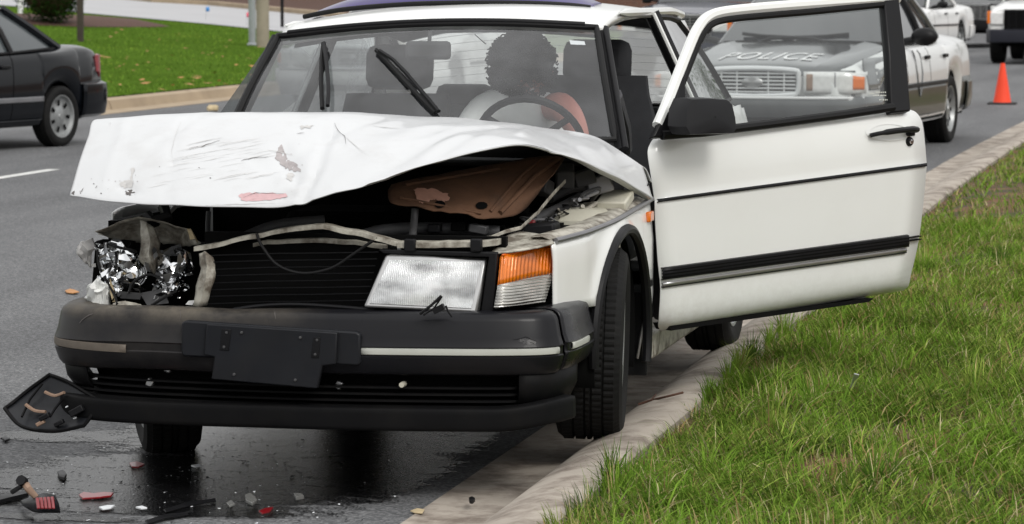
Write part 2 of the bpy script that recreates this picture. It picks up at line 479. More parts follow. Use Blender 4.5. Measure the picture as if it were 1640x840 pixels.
def asphalt_mat():
    m = bpy.data.materials.new('asphalt'); m.use_nodes = True
    N, L = m.node_tree.nodes, m.node_tree.links; b = N['Principled BSDF']
    tc = N.new('ShaderNodeTexCoord')
    vo = N.new('ShaderNodeTexVoronoi'); vo.inputs['Scale'].default_value = 110
    n0 = N.new('ShaderNodeTexNoise'); n0.inputs['Scale'].default_value = 190; n0.inputs['Detail'].default_value = 3
    n1 = N.new('ShaderNodeTexNoise'); n1.inputs['Scale'].default_value = .55; n1.inputs['Detail'].default_value = 7
    mp = N.new('ShaderNodeMapping'); mp.inputs['Scale'].default_value = (2.2, .35, 1)
    for n in (vo, n0): L.new(tc.outputs['Object'], n.inputs['Vector'])
    L.new(tc.outputs['Object'], mp.inputs[0]); L.new(mp.outputs[0], n1.inputs['Vector'])
    r = N.new('ShaderNodeValToRGB'); e = r.color_ramp.elements
    e[0].position = .15; e[0].color = (.04, .041, .043, 1); e[1].position = .9; e[1].color = (.25, .25, .255, 1)
    e2 = r.color_ramp.elements.new(.5); e2.color = (.10, .102, .106, 1)
    sp = N.new('ShaderNodeSeparateColor'); L.new(vo.outputs['Color'], sp.inputs[0])
    ad = N.new('ShaderNodeMath'); ad.operation = 'ADD'; mu = N.new('ShaderNodeMath'); mu.operation = 'MULTIPLY'; mu.inputs[1].default_value = .5
    L.new(sp.outputs[0], ad.inputs[0]); L.new(n0.outputs['Fac'], ad.inputs[1]); L.new(ad.outputs[0], mu.inputs[0]); L.new(mu.outputs[0], r.inputs[0])
    mx = N.new('ShaderNodeMix'); mx.data_type = 'RGBA'; mx.blend_type = 'MULTIPLY'; mx.inputs['Factor'].default_value = 1
    r2 = N.new('ShaderNodeValToRGB'); r2.color_ramp.elements[0].position = .3; r2.color_ramp.elements[0].color = (.68, .68, .69, 1)
    r2.color_ramp.elements[1].position = .7; r2.color_ramp.elements[1].color = (1.2, 1.2, 1.19, 1)
    L.new(n1.outputs['Fac'], r2.inputs[0]); L.new(r.outputs[0], mx.inputs['A']); L.new(r2.outputs[0], mx.inputs['B'])
    L.new(mx.outputs['Result'], b.inputs['Base Color']); b.inputs['Roughness'].default_value = .85
    bp = N.new('ShaderNodeBump'); bp.inputs['Strength'].default_value = .55; bp.inputs['Distance'].default_value = .004
    L.new(mu.outputs[0], bp.inputs['Height']); L.new(bp.outputs[0], b.inputs['Normal'])
    M['asphalt'] = m

def spill_shade_mat():
    """wet and shaded road: dark smooth film between the stones, its rim broken up"""
    m = bpy.data.materials.new('wet_shade_film'); m.use_nodes = True
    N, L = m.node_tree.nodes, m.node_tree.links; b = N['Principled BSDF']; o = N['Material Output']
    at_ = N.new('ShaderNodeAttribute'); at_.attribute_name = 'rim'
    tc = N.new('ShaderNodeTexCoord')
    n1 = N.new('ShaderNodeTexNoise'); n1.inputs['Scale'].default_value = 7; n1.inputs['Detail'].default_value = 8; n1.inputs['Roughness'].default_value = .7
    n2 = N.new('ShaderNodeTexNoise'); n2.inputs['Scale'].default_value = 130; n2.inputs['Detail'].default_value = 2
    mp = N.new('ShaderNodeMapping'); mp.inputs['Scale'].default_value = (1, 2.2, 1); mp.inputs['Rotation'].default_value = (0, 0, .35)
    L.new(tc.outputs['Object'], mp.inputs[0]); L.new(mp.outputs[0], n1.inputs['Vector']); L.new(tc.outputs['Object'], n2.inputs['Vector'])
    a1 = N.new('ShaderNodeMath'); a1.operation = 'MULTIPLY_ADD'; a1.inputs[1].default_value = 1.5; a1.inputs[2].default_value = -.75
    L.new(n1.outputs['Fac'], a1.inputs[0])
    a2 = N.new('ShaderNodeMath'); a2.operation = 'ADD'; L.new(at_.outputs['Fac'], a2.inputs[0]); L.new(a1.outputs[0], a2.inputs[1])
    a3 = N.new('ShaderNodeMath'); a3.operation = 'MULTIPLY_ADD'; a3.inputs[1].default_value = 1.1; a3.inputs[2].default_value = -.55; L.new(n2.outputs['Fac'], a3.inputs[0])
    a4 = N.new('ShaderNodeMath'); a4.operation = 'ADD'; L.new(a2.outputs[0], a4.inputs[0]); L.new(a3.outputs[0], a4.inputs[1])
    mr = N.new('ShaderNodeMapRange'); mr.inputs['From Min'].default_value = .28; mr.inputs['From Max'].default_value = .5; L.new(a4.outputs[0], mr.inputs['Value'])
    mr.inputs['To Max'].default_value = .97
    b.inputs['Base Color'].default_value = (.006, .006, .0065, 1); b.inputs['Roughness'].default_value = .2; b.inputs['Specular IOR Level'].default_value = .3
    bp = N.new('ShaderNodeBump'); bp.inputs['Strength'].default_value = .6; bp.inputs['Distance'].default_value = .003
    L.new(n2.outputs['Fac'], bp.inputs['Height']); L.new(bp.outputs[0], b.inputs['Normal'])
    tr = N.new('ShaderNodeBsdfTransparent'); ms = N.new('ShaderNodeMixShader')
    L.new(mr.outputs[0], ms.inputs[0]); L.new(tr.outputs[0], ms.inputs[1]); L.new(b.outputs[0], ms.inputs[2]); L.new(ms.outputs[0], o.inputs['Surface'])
    M['wet_shade_film'] = m

def blade_mat(name, rough=.6):
    m = bpy.data.materials.new(name); m.use_nodes = True
    N, L = m.node_tree.nodes, m.node_tree.links; b = N['Principled BSDF']; o = N['Material Output']
    a = N.new('ShaderNodeAttribute'); a.attribute_name = 'tint'
    nz = N.new('ShaderNodeTexNoise'); nz.inputs['Scale'].default_value = 60
    hv = N.new('ShaderNodeHueSaturation'); L.new(a.outputs['Color'], hv.inputs['Color'])
    mr = N.new('ShaderNodeMapRange'); mr.inputs['To Min'].default_value = .8; mr.inputs['To Max'].default_value = 1.2; L.new(nz.outputs['Fac'], mr.inputs['Value']); L.new(mr.outputs[0], hv.inputs['Value'])
    L.new(hv.outputs[0], b.inputs['Base Color']); b.inputs['Roughness'].default_value = rough; b.inputs['Specular IOR Level'].default_value = .0
    tl = N.new('ShaderNodeBsdfTranslucent'); L.new(hv.outputs[0], tl.inputs[0]); ms = N.new('ShaderNodeMixShader'); ms.inputs[0].default_value = .25
    L.new(b.outputs[0], ms.inputs[1]); L.new(tl.outputs[0], ms.inputs[2]); L.new(ms.outputs[0], o.inputs['Surface'])
    M[name] = m

soil_mat(); asphalt_mat(); spill_shade_mat(); blade_mat('blades'); blade_mat('foliage')
mat('concrete', (.38, .335, .285), .9, var=.3, vs=2.2, bump=.35, bs=120, dirt=.85, dcol=(.13, .10, .078), ds=5.5, dlo=.44, dhi=.64)
mat('old_concrete', (.36, .28, .19), .9, var=.2, vs=2, bump=.3, bs=60, dirt=.4, dcol=(.2, .15, .1), ds=1.5)
mat('drive_concrete', (.40, .40, .41), .9, var=.1, vs=.6, bump=.2, bs=40)
mat('road_paint', (.62, .62, .60), .7, var=.2, vs=25, dirt=.5, dcol=(.2, .2, .2), ds=18)
mat('lawn_soil', (.06, .11, .015), .95, var=.3, vs=.8, bump=.6, bs=30, spec=.0)
mat('earth', (.08, .085, .04), .95, var=.35, vs=.05)

def sheet(name, xs, ys, zf, m, kind='structure'):
    b = MB(); b.grid([[Vector((x, y, zf(x, y))) for x in xs] for y in ys]); b.facing((0, 0, 1))
    return tag(b.build(name, m), kind=kind)

ys_far = [-60, -30, -15, -8, -4, -2, 0, 2, 4, 5, 7, 10, 14, 18, 22, 26, 30, 35, 40, 50, 60, 80, 110, 160, 260]
def lin(a, b, n): return [a + (b - a) * i / n for i in range(n + 1)]

sheet('ground', [-1500, -400, -100, -40, 0, 40, 100, 400, 1500], [-1500, -400, -100, 0, 100, 400, 1500], lambda x, y: -.35, 'earth')
b = MB(); b.grid([[Vector((x + (kx(y) if x > .2 else 0), y, zg(x, y))) for x in [-10.9, -9, -7, -6, -5, -4, -3, -2, -1, 0, .44]] for y in ys_far]); b.facing((0, 0, 1)); tag(b.build('road', 'asphalt'), kind='structure')

# lane dashes, painted a few millimetres proud of the asphalt
for x0, yy in ((-6.86, 12.05), (-6.86, 23.0), (-6.86, 1.0), (-6.86, 34.0)):
    b = MB(); b.grid([[Vector((x0 + dx, y, zg(x0, y) + .004)) for dx in (-.06, .06)] for y in lin(yy, yy + 3.0, 6)]); b.facing((0, 0, 1))
    tag(b.build('lane_marking', 'road_paint'), kind='structure')

# the kerb with its gutter, cast in sections
KP = [(.43, -.1), (.43, .006), (.55, .002), (.655, .004), (.69, .022), (.72, .055), (.765, .088), (.83, .116), (.90, .128), (.965, .128), (.985, .112), (.985, -.1)]
kerb = thing('kerb', None, None); kerb['kind'] = 'structure'
y_ = -13.0
KJ = at(1058, 641, Z=.1).y
y_ = KJ - 12.2
while y_ < 120:
    ln = 3.05 if y_ < 45 else 12.2
    b = MB(); rows = []
    for y in lin(y_ + .004, y_ + ln - .004, 6):
        rows.append([Vector((px + kx(y) + .006 * noise.noise((px * 3, y * .8, 1)), y, pz + zg(.4, y) + (.004 * noise.noise((px * 9, y * 2.2, 5)) if pz > 0 else 0))) for px, pz in KP])
    b.grid(rows)
    o_ = len(b.v) - len(KP)
    b.f.append(tuple(range(len(KP)))); b.f.append(tuple(o_ + k for k in range(len(KP)))[::-1])
    b.build('kerb_section', 'concrete', kerb, closed=True, angle=50)
    y_ += ln

def zv(X, Y):
    X = X - kx(Y)
    return zg(.4, Y) + .085 + .035 * smooth01(.95, 1.3, X) + .03 * (X - .95) + .035 * noise.noise((X * 1.3, Y * 1.1, 3)) * smooth01(.97, 1.4, X) + .012 * noise.noise((X * 6, Y * 6, 8))
b = MB(); b.grid([[Vector((x + kx(y), y, zv(x + kx(y), y))) for x in [.975, 1.02, 1.08, 1.15, 1.25, 1.35, 1.5, 1.65, 1.8, 2, 2.2, 2.5, 2.8, 3.2, 3.7, 4.3, 5, 6, 8, 12, 30, 90]] for y in [-60, -20, -8, -5] + lin(-3.5, 6, 60) + [6.5, 7, 8, 9, 10, 12, 14, 17, 20, 25, 30, 40, 60, 120, 260]]); b.facing((0, 0, 1)); tag(b.build('verge', 'verge_soil'), kind='structure')

# far side: kerb, lawn rising to a concrete drive and a brick building
LS = .045
LN = Vector((LS, 0, 1)).normalized(); LP = Vector((-10.95, 0, .16))
def zl(X, Y): return .16 + LS * (-10.95 - X)
KF = [(-11.0, -.1), (-11.0, .15), (-10.88, .155), (-10.80, .13), (-10.76, .02), (-10.45, .006), (-10.45, -.1)]
fk = thing('far_kerb', None, None); fk['kind'] = 'structure'
for y in [-30, -24, -18, -12, -6, 0, 6, 12, 18, 24, 27.3, 33, 39, 45, 51, 57, 63, 75, 90, 110]:
    ln = {24: 3.3, 27.3: 5.7, 63: 12, 75: 15, 90: 20, 110: 40}.get(y, 6)
    b = MB(); b.grid([[Vector((px, yy, pz)) for px, pz in KF] for yy in (y + .02, y + ln - .02)])
    b.f.append(tuple(range(len(KF)))); b.f.append(tuple(len(KF) + k for k in range(len(KF)))[::-1])
    b.build('kerb_section', 'old_concrete', fk, closed=True, angle=50)
sheet('lawn', [-120, -60, -40, -30, -20, -15, -11], [-60, 0, 20, 40, 60, 100, 160, 260], zl, 'lawn_soil')

# the drive crossing behind the lawn
dlow = [(-260, -12), (60, 13), (135, 21), (250, 31), (340, 39), (445, 50), (560, 62), (700, 78)]
dup_ = [(-260, -45), (60, -16), (135, -8), (250, 4), (340, 9), (445, 19), (560, 30), (700, 44)]
b = MB(); ra = [at_plane(x, y, LP + Vector((0, 0, .02)), LN) for x, y in dlow]; rb = [at_plane(x, y, LP + Vector((0, 0, .02)), LN) for x, y in dup_]
b.grid([ra, rb]); b.facing((0, 0, 1)); tag(b.build('drive', 'drive_concrete'), kind='structure')
def ribbon(name, pts, wid, h, m, par=None):
    b = MB()
    P = [Vector(p) for p in pts]; rows = []
    for i, p in enumerate(P):
        t = (P[min(i + 1, len(P) - 1)] - P[max(i - 1, 0)]); t.z = 0; t.normalize(); s = Vector((-t.y, t.x, 0)) * wid / 2
        rows.append([p - s - Vector((0, 0, .1)), p - s + Vector((0, 0, h)), p + s + Vector((0, 0, h)), p + s - Vector((0, 0, .1))])
    b.grid(rows); b.f.append((0, 1, 2, 3)); k = len(b.v); b.f.append((k - 1, k - 2, k - 3, k - 4))
    return b.build(name, m, par, closed=True, smooth=False)
tag(ribbon('drive_kerb', [p + Vector((0, 0, 0)) for p in rb], .35, .14, 'old_concrete'), kind='structure')
# mulch bed beyond the drive kerb, and the one under the shrub
b = MB(); rc = [p + (p - q) * .9 + Vector((0, 0, .35)) for p, q in zip(rb, ra)]
b.grid([[p + Vector((0, 0, .05)) for p in rb], [lerp(p, q, .5) + Vector((0, 0, .22)) for p, q in zip(rb, rc)], rc]); b.facing((0, 0, 1)); tag(b.build('mulch_bed', 'mulch'), kind='structure')
ctr = at_plane(92, 36, LP, LN)
b = MB(); ring = [[ctr + Vector((math.cos(q) * 2.5 * s, math.sin(q) * 4.0 * s, LS * -math.cos(q) * 2.5 * s + h)) for q in lin(0, 2 * math.pi, 28)[:-1]] for s, h in ((1, .01), (.8, .1), (.4, .16), (.01, .17))]
for r in ring:
    for i in range(len(r)): r[i] = ctr + (r[i] - ctr) * (1 + .12 * noise.noise(r[i] * .8))
b.grid(ring, closed_u=True); b.facing((0, 0, 1)); tag(b.build('mulch_bed', 'mulch'), kind='structure')

# ------------------------------------------------------------------ grass
def blades(name, P, Hh, Wd, Az, Ln, tints, m, segs=3):
    """P (n,3) roots; heights, widths, azimuth of lean, amount of lean"""
    n = len(P); d = np.stack([np.cos(Az), np.sin(Az), np.zeros(n)], 1); s = np.stack([-np.sin(Az + .6), np.cos(Az + .6), np.zeros(n)], 1)
    nv = 2 * segs + 1; V = np.zeros((n, nv, 3), np.float32)
    for k in range(segs + 1):
        t = k / segs
        c = P + d * (Hh * Ln * t ** 2)[:, None]; c[:, 2] += Hh * (t - .42 * np.minimum(Ln, 1.6) * t ** 2.4)
        if k < segs:
            w = Wd * (1 - t * .75)
            V[:, 2 * k] = c - s * w[:, None] / 2; V[:, 2 * k + 1] = c + s * w[:, None] / 2
        else: V[:, 2 * k] = c
    loops, starts, tot = [], [], []
    base = (np.arange(n) * nv)[:, None]; F = []
    quad = np.concatenate([base + np.array([2 * k, 2 * k + 1, 2 * k + 3, 2 * k + 2])[None] for k in range(segs - 1)], 0) if segs > 1 else np.zeros((0, 4), int)
    tri = base + np.array([2 * segs - 2, 2 * segs - 1, 2 * segs])[None]
    li = np.concatenate([quad.ravel(), tri.ravel()]).astype(np.int32)
    ls = np.concatenate([np.arange(len(quad)) * 4, len(quad) * 4 + np.arange(len(tri)) * 3]).astype(np.int32)
    lt = np.concatenate([np.full(len(quad), 4), np.full(len(tri), 3)]).astype(np.int32)
    me = bpy.data.meshes.new(name)
    me.vertices.add(n * nv); me.vertices.foreach_set('co', V.reshape(-1))
    me.loops.add(len(li)); me.loops.foreach_set('vertex_index', li)
    me.polygons.add(len(ls)); me.polygons.foreach_set('loop_start', ls); me.polygons.foreach_set('loop_total', lt)
    me.update(calc_edges=True)
    a = me.color_attributes.new('tint', 'FLOAT_COLOR', 'POINT')
    C = np.ones((n, nv, 4), np.float32); C[:, :, :3] = tints[:, None, :]
    a.data.foreach_set('color', C.reshape(-1))
    me.polygons.foreach_set('use_smooth', np.ones(len(ls), bool))
    me.materials.append(M[m]); o = bpy.data.objects.new(name, me); col.objects.link(o)
    return o

GREENS = np.array([(.175, .29, .038), (.13, .235, .03), (.235, .31, .06), (.075, .14, .024), (.31, .33, .10)])
STRAW = np.array([(.42, .34, .16), (.32, .22, .10), (.5, .44, .25)])
BALD = [(at(965, 775, Z=.15), .11), (at(1085, 662, Z=.14), .09), (at(1235, 572, Z=.14), .11), (at(1435, 690, Z=.16), .09), (at(1030, 700, Z=.14), .07), (at(1320, 745, Z=.14), .06)]
def verge_pts(n, x0, x1, y0, y1, tall, wide, seed):
    g = np.random.default_rng(seed); P, Hh, Az, Ln, T, Wd = [], [], [], [], [], []
    nb = n * 2; xs = g.uniform(x0, x1, nb); ys = g.uniform(y0, y1, nb); q = g.random((nb, 6))
    for i in range(nb):
        x, y = xs[i], ys[i]
        edge = kx(y) + .985 + .07 * noise.noise((y * 2.1, 0, 4)) + .045 * noise.noise((y * 7, 3, 4))
        if x < edge: continue
        cl = noise.noise((x * 2.6, y * 2.6, 12)); c2 = noise.noise((x * 7, y * 7, 2))
        dens = .55 + .5 * cl + .45 * c2
        bald = 0
        for (bp_, br) in BALD:
            dd = math.hypot(x - bp_.x, (y - bp_.y) * .7)
            if dd < br * 1.5: bald = max(bald, 1 - dd / (br * 1.5))
        if q[i, 0] > max(.16, dens - 1.2 * bald): continue
        h = tall * (.45 + .5 * q[i, 1] + .5 * max(0, cl) + (.5 if q[i, 2] > .95 else 0))
        if x < edge + .1: h *= .8
        h *= 1 - .55 * bald
        P.append((x, y, zv(x, y) - .01)); Hh.append(h)
        Az.append(q[i, 3] * 6.283 if q[i, 4] > .35 else 2.6 + 1.2 * cl); Ln.append(.25 + 1.1 * q[i, 4] ** 1.4)
        Wd.append(wide * (.7 + .6 * q[i, 5]))
        st = .13 + .35 * max(0, -cl - .05) + .5 * bald
        if g.random() < st: t = STRAW[g.integers(3)] * (.7 + .5 * g.random())
        else:
            k = int(min(4, max(0, (noise.noise((x * 1.7, y * 1.7, 30)) * 2.2 + 1.6 + g.normal() * .9))))
            t = GREENS[k] * (.6 + .75 * g.random())
        T.append(t)
        if len(P) >= n: break
    return np.array(P), np.array(Hh), np.array(Wd), np.array(Az), np.array(Ln), np.array(T)

TUFT = [(1150, 575, 130, .2), (1120, 590, 90, .18), (1180, 560, 100, .2), (955, 745, 110, .19), (985, 770, 80, .16), (1010, 760, 90, .17), (1255, 520, 120, .2), (1225, 535, 90, .18), (1100, 615, 80, .16), (1335, 560, 60, .2), (1300, 650, 60, .2), (1440, 600, 70, .22), (1560, 640, 70, .22), (1230, 690, 70, .2), (1130, 760, 80, .18), (1060, 800, 90, .18), (1400, 780, 70, .2), (1520, 520, 80, .2), (1600, 420, 80, .2), (1480, 430, 80, .2), (940, 800, 80, .15), (900, 820, 60, .14)]
def tuft_pts(seed):
    g = np.random.default_rng(seed); P, Hh, Wd, Az, Ln, T = [], [], [], [], [], []
    for (x, y, k, h) in TUFT:
        c = at(x, y, Z=.15)
        gcol = GREENS[g.integers(4)]
        for _ in range(k):
            r = abs(g.normal()) * .05; a = g.uniform(0, 6.283); px, py = max(.99, c.x + r * math.cos(a)), c.y + r * math.sin(a) * 1.5
            P.append((px, py, zv(px, py) - .01)); Hh.append(h * .78 * g.uniform(.5, 1.25)); Wd.append(.0055 * g.uniform(.6, 1.2)); Az.append(a + g.normal() * .5); Ln.append(.15 + .8 * g.random() ** 1.5)
            T.append((STRAW[g.integers(3)] if g.random() < .1 else gcol) * g.uniform(.7, 1.3))
    return np.array(P), np.array(Hh), np.array(Wd), np.array(Az), np.array(Ln), np.array(T)
def join_pts(*a): return [np.concatenate([x[i] for x in a]) for i in range(6)]
a1 = verge_pts(46000, .93, 2.75, -2.6, 3.2, .12, .0066, 1)
a1b = verge_pts(15000, .93, 2.75, -2.6, 3.2, .045, .0045, 6)
a2 = verge_pts(26000, .93, 2.5, 3.2, 9.0, .10, .0065, 2)
a3 = verge_pts(16000, .93, 3.2, 9.0, 26.0, .10, .011, 3)
a4 = verge_pts(9000, 2.5, 6.0, -6, 14.0, .11, .011, 4)
a5 = verge_pts(4000, .93, 2.6, -7, -2.6, .10, .009, 5)
P, Hh, Wd, Az, Ln, T = join_pts(a1, a1b, a2, a3, a4, a5, tuft_pts(8))
vg = blades('verge_grass', P, Hh, Wd, Az, Ln, T, 'blades', 3)
tag(vg, 'long uneven green grass with straw on the verge beside the kerb', 'grass', kind='stuff')

n = 90000
xs = -11.0 - rng.random(n) ** 1.4 * 26; ys = rng.uniform(14, 78, n)
keep = np.ones(n, bool)
def side(px, py, A_, B_): return (B_[0] - A_[0]) * (py - A_[1]) - (B_[1] - A_[1]) * (px - A_[0])
# no blades on the drive: keep what lies on the street side of its near edge
for i in range(n):
    x, y = xs[i], ys[i]
    for k in range(len(ra) - 1):
        if ra[k].x <= x < ra[k + 1].x or ra[k + 1].x <= x < ra[k].x:
            t = (x - ra[k].x) / (ra[k + 1].x - ra[k].x)
            if y > ra[k].y + t * (ra[k + 1].y - ra[k].y) - .1: keep[i] = False
    if ((x - ctr.x) / 2.5) ** 2 + ((y - ctr.y) / 4.0) ** 2 < .9: keep[i] = False
xs, ys = xs[keep], ys[keep]; n = len(xs)
P = np.stack([xs, ys, .15 + LS * (-10.95 - xs)], 1)
LG = np.array([(.14, .25, .03), (.12, .22, .028), (.17, .265, .04), (.10, .19, .022)])
T = LG[rng.integers(0, 4, n)] * (.8 + .4 * rng.random((n, 1)))
dry = np.array([noise.noise((x * .5, y * .5, 0)) for x, y in zip(xs, ys)])
T = T * (1 + .35 * dry[:, None]) + np.clip(dry - .25, 0, 1)[:, None] * np.array([[.12, .05, .02]])
lg = blades('lawn_grass', P, rng.uniform(.04, .085, n), np.full(n, .022), rng.uniform(0, 6.28, n), rng.uniform(.3, 1.2, n), T, 'blades', 1)
tag(lg, 'mown bright green grass on the bank across the street', 'grass', kind='stuff')
# ================================================================== the wrecked white car
car = thing('wrecked_car', 'white two-door car with buckled hood, smashed front corner and driver door open at the kerb', 'car', (0, 1.3, 0), keep=True)

def wave_lens(name, base, metal, rough, scale, axis='X', lo=.55, hi=1.0):
    m = bpy.data.materials.new(name); m.use_nodes = True
    N, L = m.node_tree.nodes, m.node_tree.links; b = N['Principled BSDF']
    tc = N.new('ShaderNodeTexCoord'); wv = N.new('ShaderNodeTexWave'); wv.bands_direction = axis; wv.inputs['Scale'].default_value = scale
    wv.inputs['Distortion'].default_value = .4; wv.inputs['Detail'].default_value = 1
    nz = N.new('ShaderNodeTexNoise'); nz.inputs['Scale'].default_value = 9; nz.inputs['Detail'].default_value = 4
    mp = N.new('ShaderNodeMapping'); mp.inputs['Scale'].default_value = (1, 1, 2.2)
    L.new(tc.outputs['Object'], wv.inputs['Vector']); L.new(tc.outputs['Object'], mp.inputs[0]); L.new(mp.outputs[0], nz.inputs['Vector'])
    r = N.new('ShaderNodeMapRange'); r.inputs['From Min'].default_value = .32; r.inputs['From Max'].default_value = .62; r.inputs['To Min'].default_value = lo; r.inputs['To Max'].default_value = hi
    L.new(nz.outputs['Fac'], r.inputs['Value'])
    mx = N.new('ShaderNodeMix'); mx.data_type = 'RGBA'; mx.blend_type = 'MULTIPLY'; mx.inputs['Factor'].default_value = 1
    mx.inputs['A'].default_value = (*base, 1)
    L.new(r.outputs[0], mx.inputs['B']); L.new(mx.outputs['Result'], b.inputs['Base Color'])
    b.inputs['Metallic'].default_value = metal; b.inputs['Roughness'].default_value = rough; b.inputs['Coat Weight'].default_value = .8; b.inputs['Coat Roughness'].default_value = .03
    bp = N.new('ShaderNodeBump'); bp.inputs['Strength'].default_value = .8; bp.inputs['Distance'].default_value = .004
    L.new(wv.outputs['Fac'], bp.inputs['Height']); L.new(bp.outputs[0], b.inputs['Normal'])
    M[name] = m
wave_lens('headlamp_glass', (.95, .97, .98), .35, .14, 55, 'X', .38, 1.1)
wave_lens('amber_lens', (.85, .2, .004), .1, .2, 42, 'X', .75, 1.05)
wave_lens('ribbed_clear', (.62, .61, .57), .5, .2, 36, 'Z', .6, 1.0)

def bumper_mat():
    m = mat('scuffed_bumper', (.008, .008, .010), .33, var=.25, vs=5, rvar=.12, spec=.18, coat=.07)
    N, L = m.node_tree.nodes, m.node_tree.links; b = N['Principled BSDF']
    src = b.inputs['Base Color'].links[0].from_socket
    tc = N.new('ShaderNodeTexCoord'); sp = N.new('ShaderNodeSeparateXYZ'); L.new(tc.outputs['Object'], sp.inputs[0])
    n = N.new('ShaderNodeTexNoise'); n.inputs['Scale'].default_value = 6; n.inputs['Detail'].default_value = 9; n.inputs['Roughness'].default_value = .7
    L.new(tc.outputs['Object'], n.inputs['Vector'])
    gx = N.new('ShaderNodeMapRange'); gx.inputs['From Min'].default_value = .12; gx.inputs['From Max'].default_value = -.25; L.new(sp.outputs['X'], gx.inputs['Value'])
    gz = N.new('ShaderNodeMapRange'); gz.inputs['From Min'].default_value = .52; gz.inputs['From Max'].default_value = .565; gz.inputs['To Min'].default_value = .12; gz.inputs['To Max'].default_value = 1.0; L.new(sp.outputs['Z'], gz.inputs['Value'])
    nm = N.new('ShaderNodeMapRange'); nm.inputs['From Min'].default_value = .3; nm.inputs['From Max'].default_value = .62; L.new(n.outputs['Fac'], nm.inputs['Value'])
    a = N.new('ShaderNodeMath'); a.operation = 'MULTIPLY'; L.new(gx.outputs[0], a.inputs[0]); L.new(gz.outputs[0], a.inputs[1])
    c = N.new('ShaderNodeMath'); c.operation = 'MULTIPLY'; L.new(a.outputs[0], c.inputs[0]); L.new(nm.outputs[0], c.inputs[1])
    mx = N.new('ShaderNodeMix'); mx.data_type = 'RGBA'; L.new(c.outputs[0], mx.inputs['Factor']); L.new(src, mx.inputs['A']); mx.inputs['B'].default_value = (.12, .105, .085, 1)
    L.new(mx.outputs['Result'], b.inputs['Base Color'])
    rr = N.new('ShaderNodeMapRange'); rr.inputs['To Min'].default_value = .36; rr.inputs['To Max'].default_value = .85; L.new(c.outputs[0], rr.inputs['Value']); L.new(rr.outputs[0], b.inputs['Roughness'])
bumper_mat()

# ---- hood: pushed up and folded, one edge hanging over the smashed corner
F_ = [(112, 313, -.70), (180, 322, -.78), (300, 328, -.84), (430, 331, -.86), (490, 322, -.86), (560, 300, -.82), (700, 258, -.72), (810, 234, -.60), (870, 240, -.45), (960, 269, -.08), (1045, 319, .42)]
T_ = [(155, 191, -.25), (215, 186, -.24), (300, 181, -.2), (430, 180, -.15), (520, 181, -.1), (600, 182, 0), (700, 188, .08), (790, 196, .18), (860, 205, .26), (950, 222, .36), (1030, 268, .47)]
Fp = [at(x, y, Y=Y) for x, y, Y in F_]; Tp = [at(x, y, Y=Y) for x, y, Y in T_]
rear = [Vector((-.80, .38, .98)), Vector((-.68, .44, 1.0)), Vector((-.50, .46, 1.01)), Vector((-.28, .43, 1.02)), Vector((-.1, .40, 1.025)), Vector((.05, .40, 1.03)), Vector((.22, .42, 1.03)), Vector((.38, .45, 1.03)), Vector((.52, .48, 1.03)), Vector((.66, .50, 1.02)), Vector((.845, .53, .885))]
rows = [[], [], [], [], [], [], [], []]
bul = [.012, .02, .03, .035, .035, .035, .03, .022, .02, .012, .004]
for i in range(11):
    f, t, r = Fp[i], Tp[i], rear[i]
    up = Vector((0, -.55, .83)); b_ = bul[i]
    lipi = Vector((0, .03, -.004)) if i < 9 else Vector((-.02, .006, -.008))
    rows[0].append(f + lipi)
    rows[1].append(f)
    rows[2].append(lerp(f, t, .12) + up * b_ * .55)
    rows[3].append(lerp(f, t, .38) + up * b_ * 1.15)
    rows[4].append(lerp(f, t, .70) + up * b_ * .95)
    rows[5].append(t)
    rows[6].append(lerp(t, r, .45) + Vector((0, 0, .012)))
    rows[7].append(r)
net = refine(rows, 12, 8)
_b0 = MB(); _b0.grid(net); _bv = _b0.bvh()
def _hp(x, y):
    d = ray(x, y).normalized(); l = _bv.ray_cast(CAM, d)[0]
    return l
CREASE = [([(486, 320), (508, 272), (536, 200)], -.011, .016), ([(300, 186), (284, 215), (277, 262), (268, 320)], -.005, .010), ([(812, 238), (835, 217), (850, 206)], .009, .016), ([(575, 292), (640, 255), (700, 205)], -.010, .045), ([(385, 316), (470, 312)], -.008, .014), ([(325, 232), (440, 262)], -.007, .04), ([(196, 296), (215, 308)], -.010, .012), ([(452, 238), (478, 290)], -.012, .022), ([(958, 228), (985, 262)], .006, .014), ([(536, 200), (556, 230), (590, 250), (640, 240)], .006, .010), ([(165, 300), (190, 230), (200, 192)], .005, .012), ([(700, 250), (760, 215), (790, 200)], -.006, .02), ([(880, 240), (905, 222), (925, 214)], -.006, .018)]
CRW = [([q for q in (_hp(x, y) for x, y in pl) if q is not None], d_, w_) for pl, d_, w_ in CREASE]
for r in net:
    for i, p in enumerate(r):
        k = .006 * noise.noise((p.x * 3.1, p.y * 3.1, 2)) + .003 * noise.noise((p.x * 9, p.y * 7, 6))
        for (pl, d_, w_) in CRW:
            dd = 9
            for a_, b2 in zip(pl[:-1], pl[1:]):
                ab = b2 - a_; t = max(0, min(1, (p - a_).dot(ab) / ab.dot(ab))); dd = min(dd, (p - a_ - ab * t).length)
            if dd < w_ * 2.5: k += d_ * max(0, 1 - dd / (w_ * 1.8)) * (1 + .5 * noise.noise(p * 30))
        # pressed creases
        for (x0, y0, x1, y1, d_, w_) in ((.25, -.75, .55, .1, .012, .035), (-.62, -.7, -.45, -.1, .006, .02), (-.15, -.8, .1, -.05, .007, .03)):
            a_, b2 = Vector((x0, y0)), Vector((x1, y1)); q = Vector((p.x, p.y)); ab = b2 - a_
            t = max(0, min(1, (q - a_).dot(ab) / ab.dot(ab))); dd = (q - a_ - ab * t).length
            k -= d_ * math.exp(-(dd / w_) ** 2) * math.sin(math.pi * (.1 + .8 * t))
        r[i] = p + Vector((0, -.35, .94)) * k
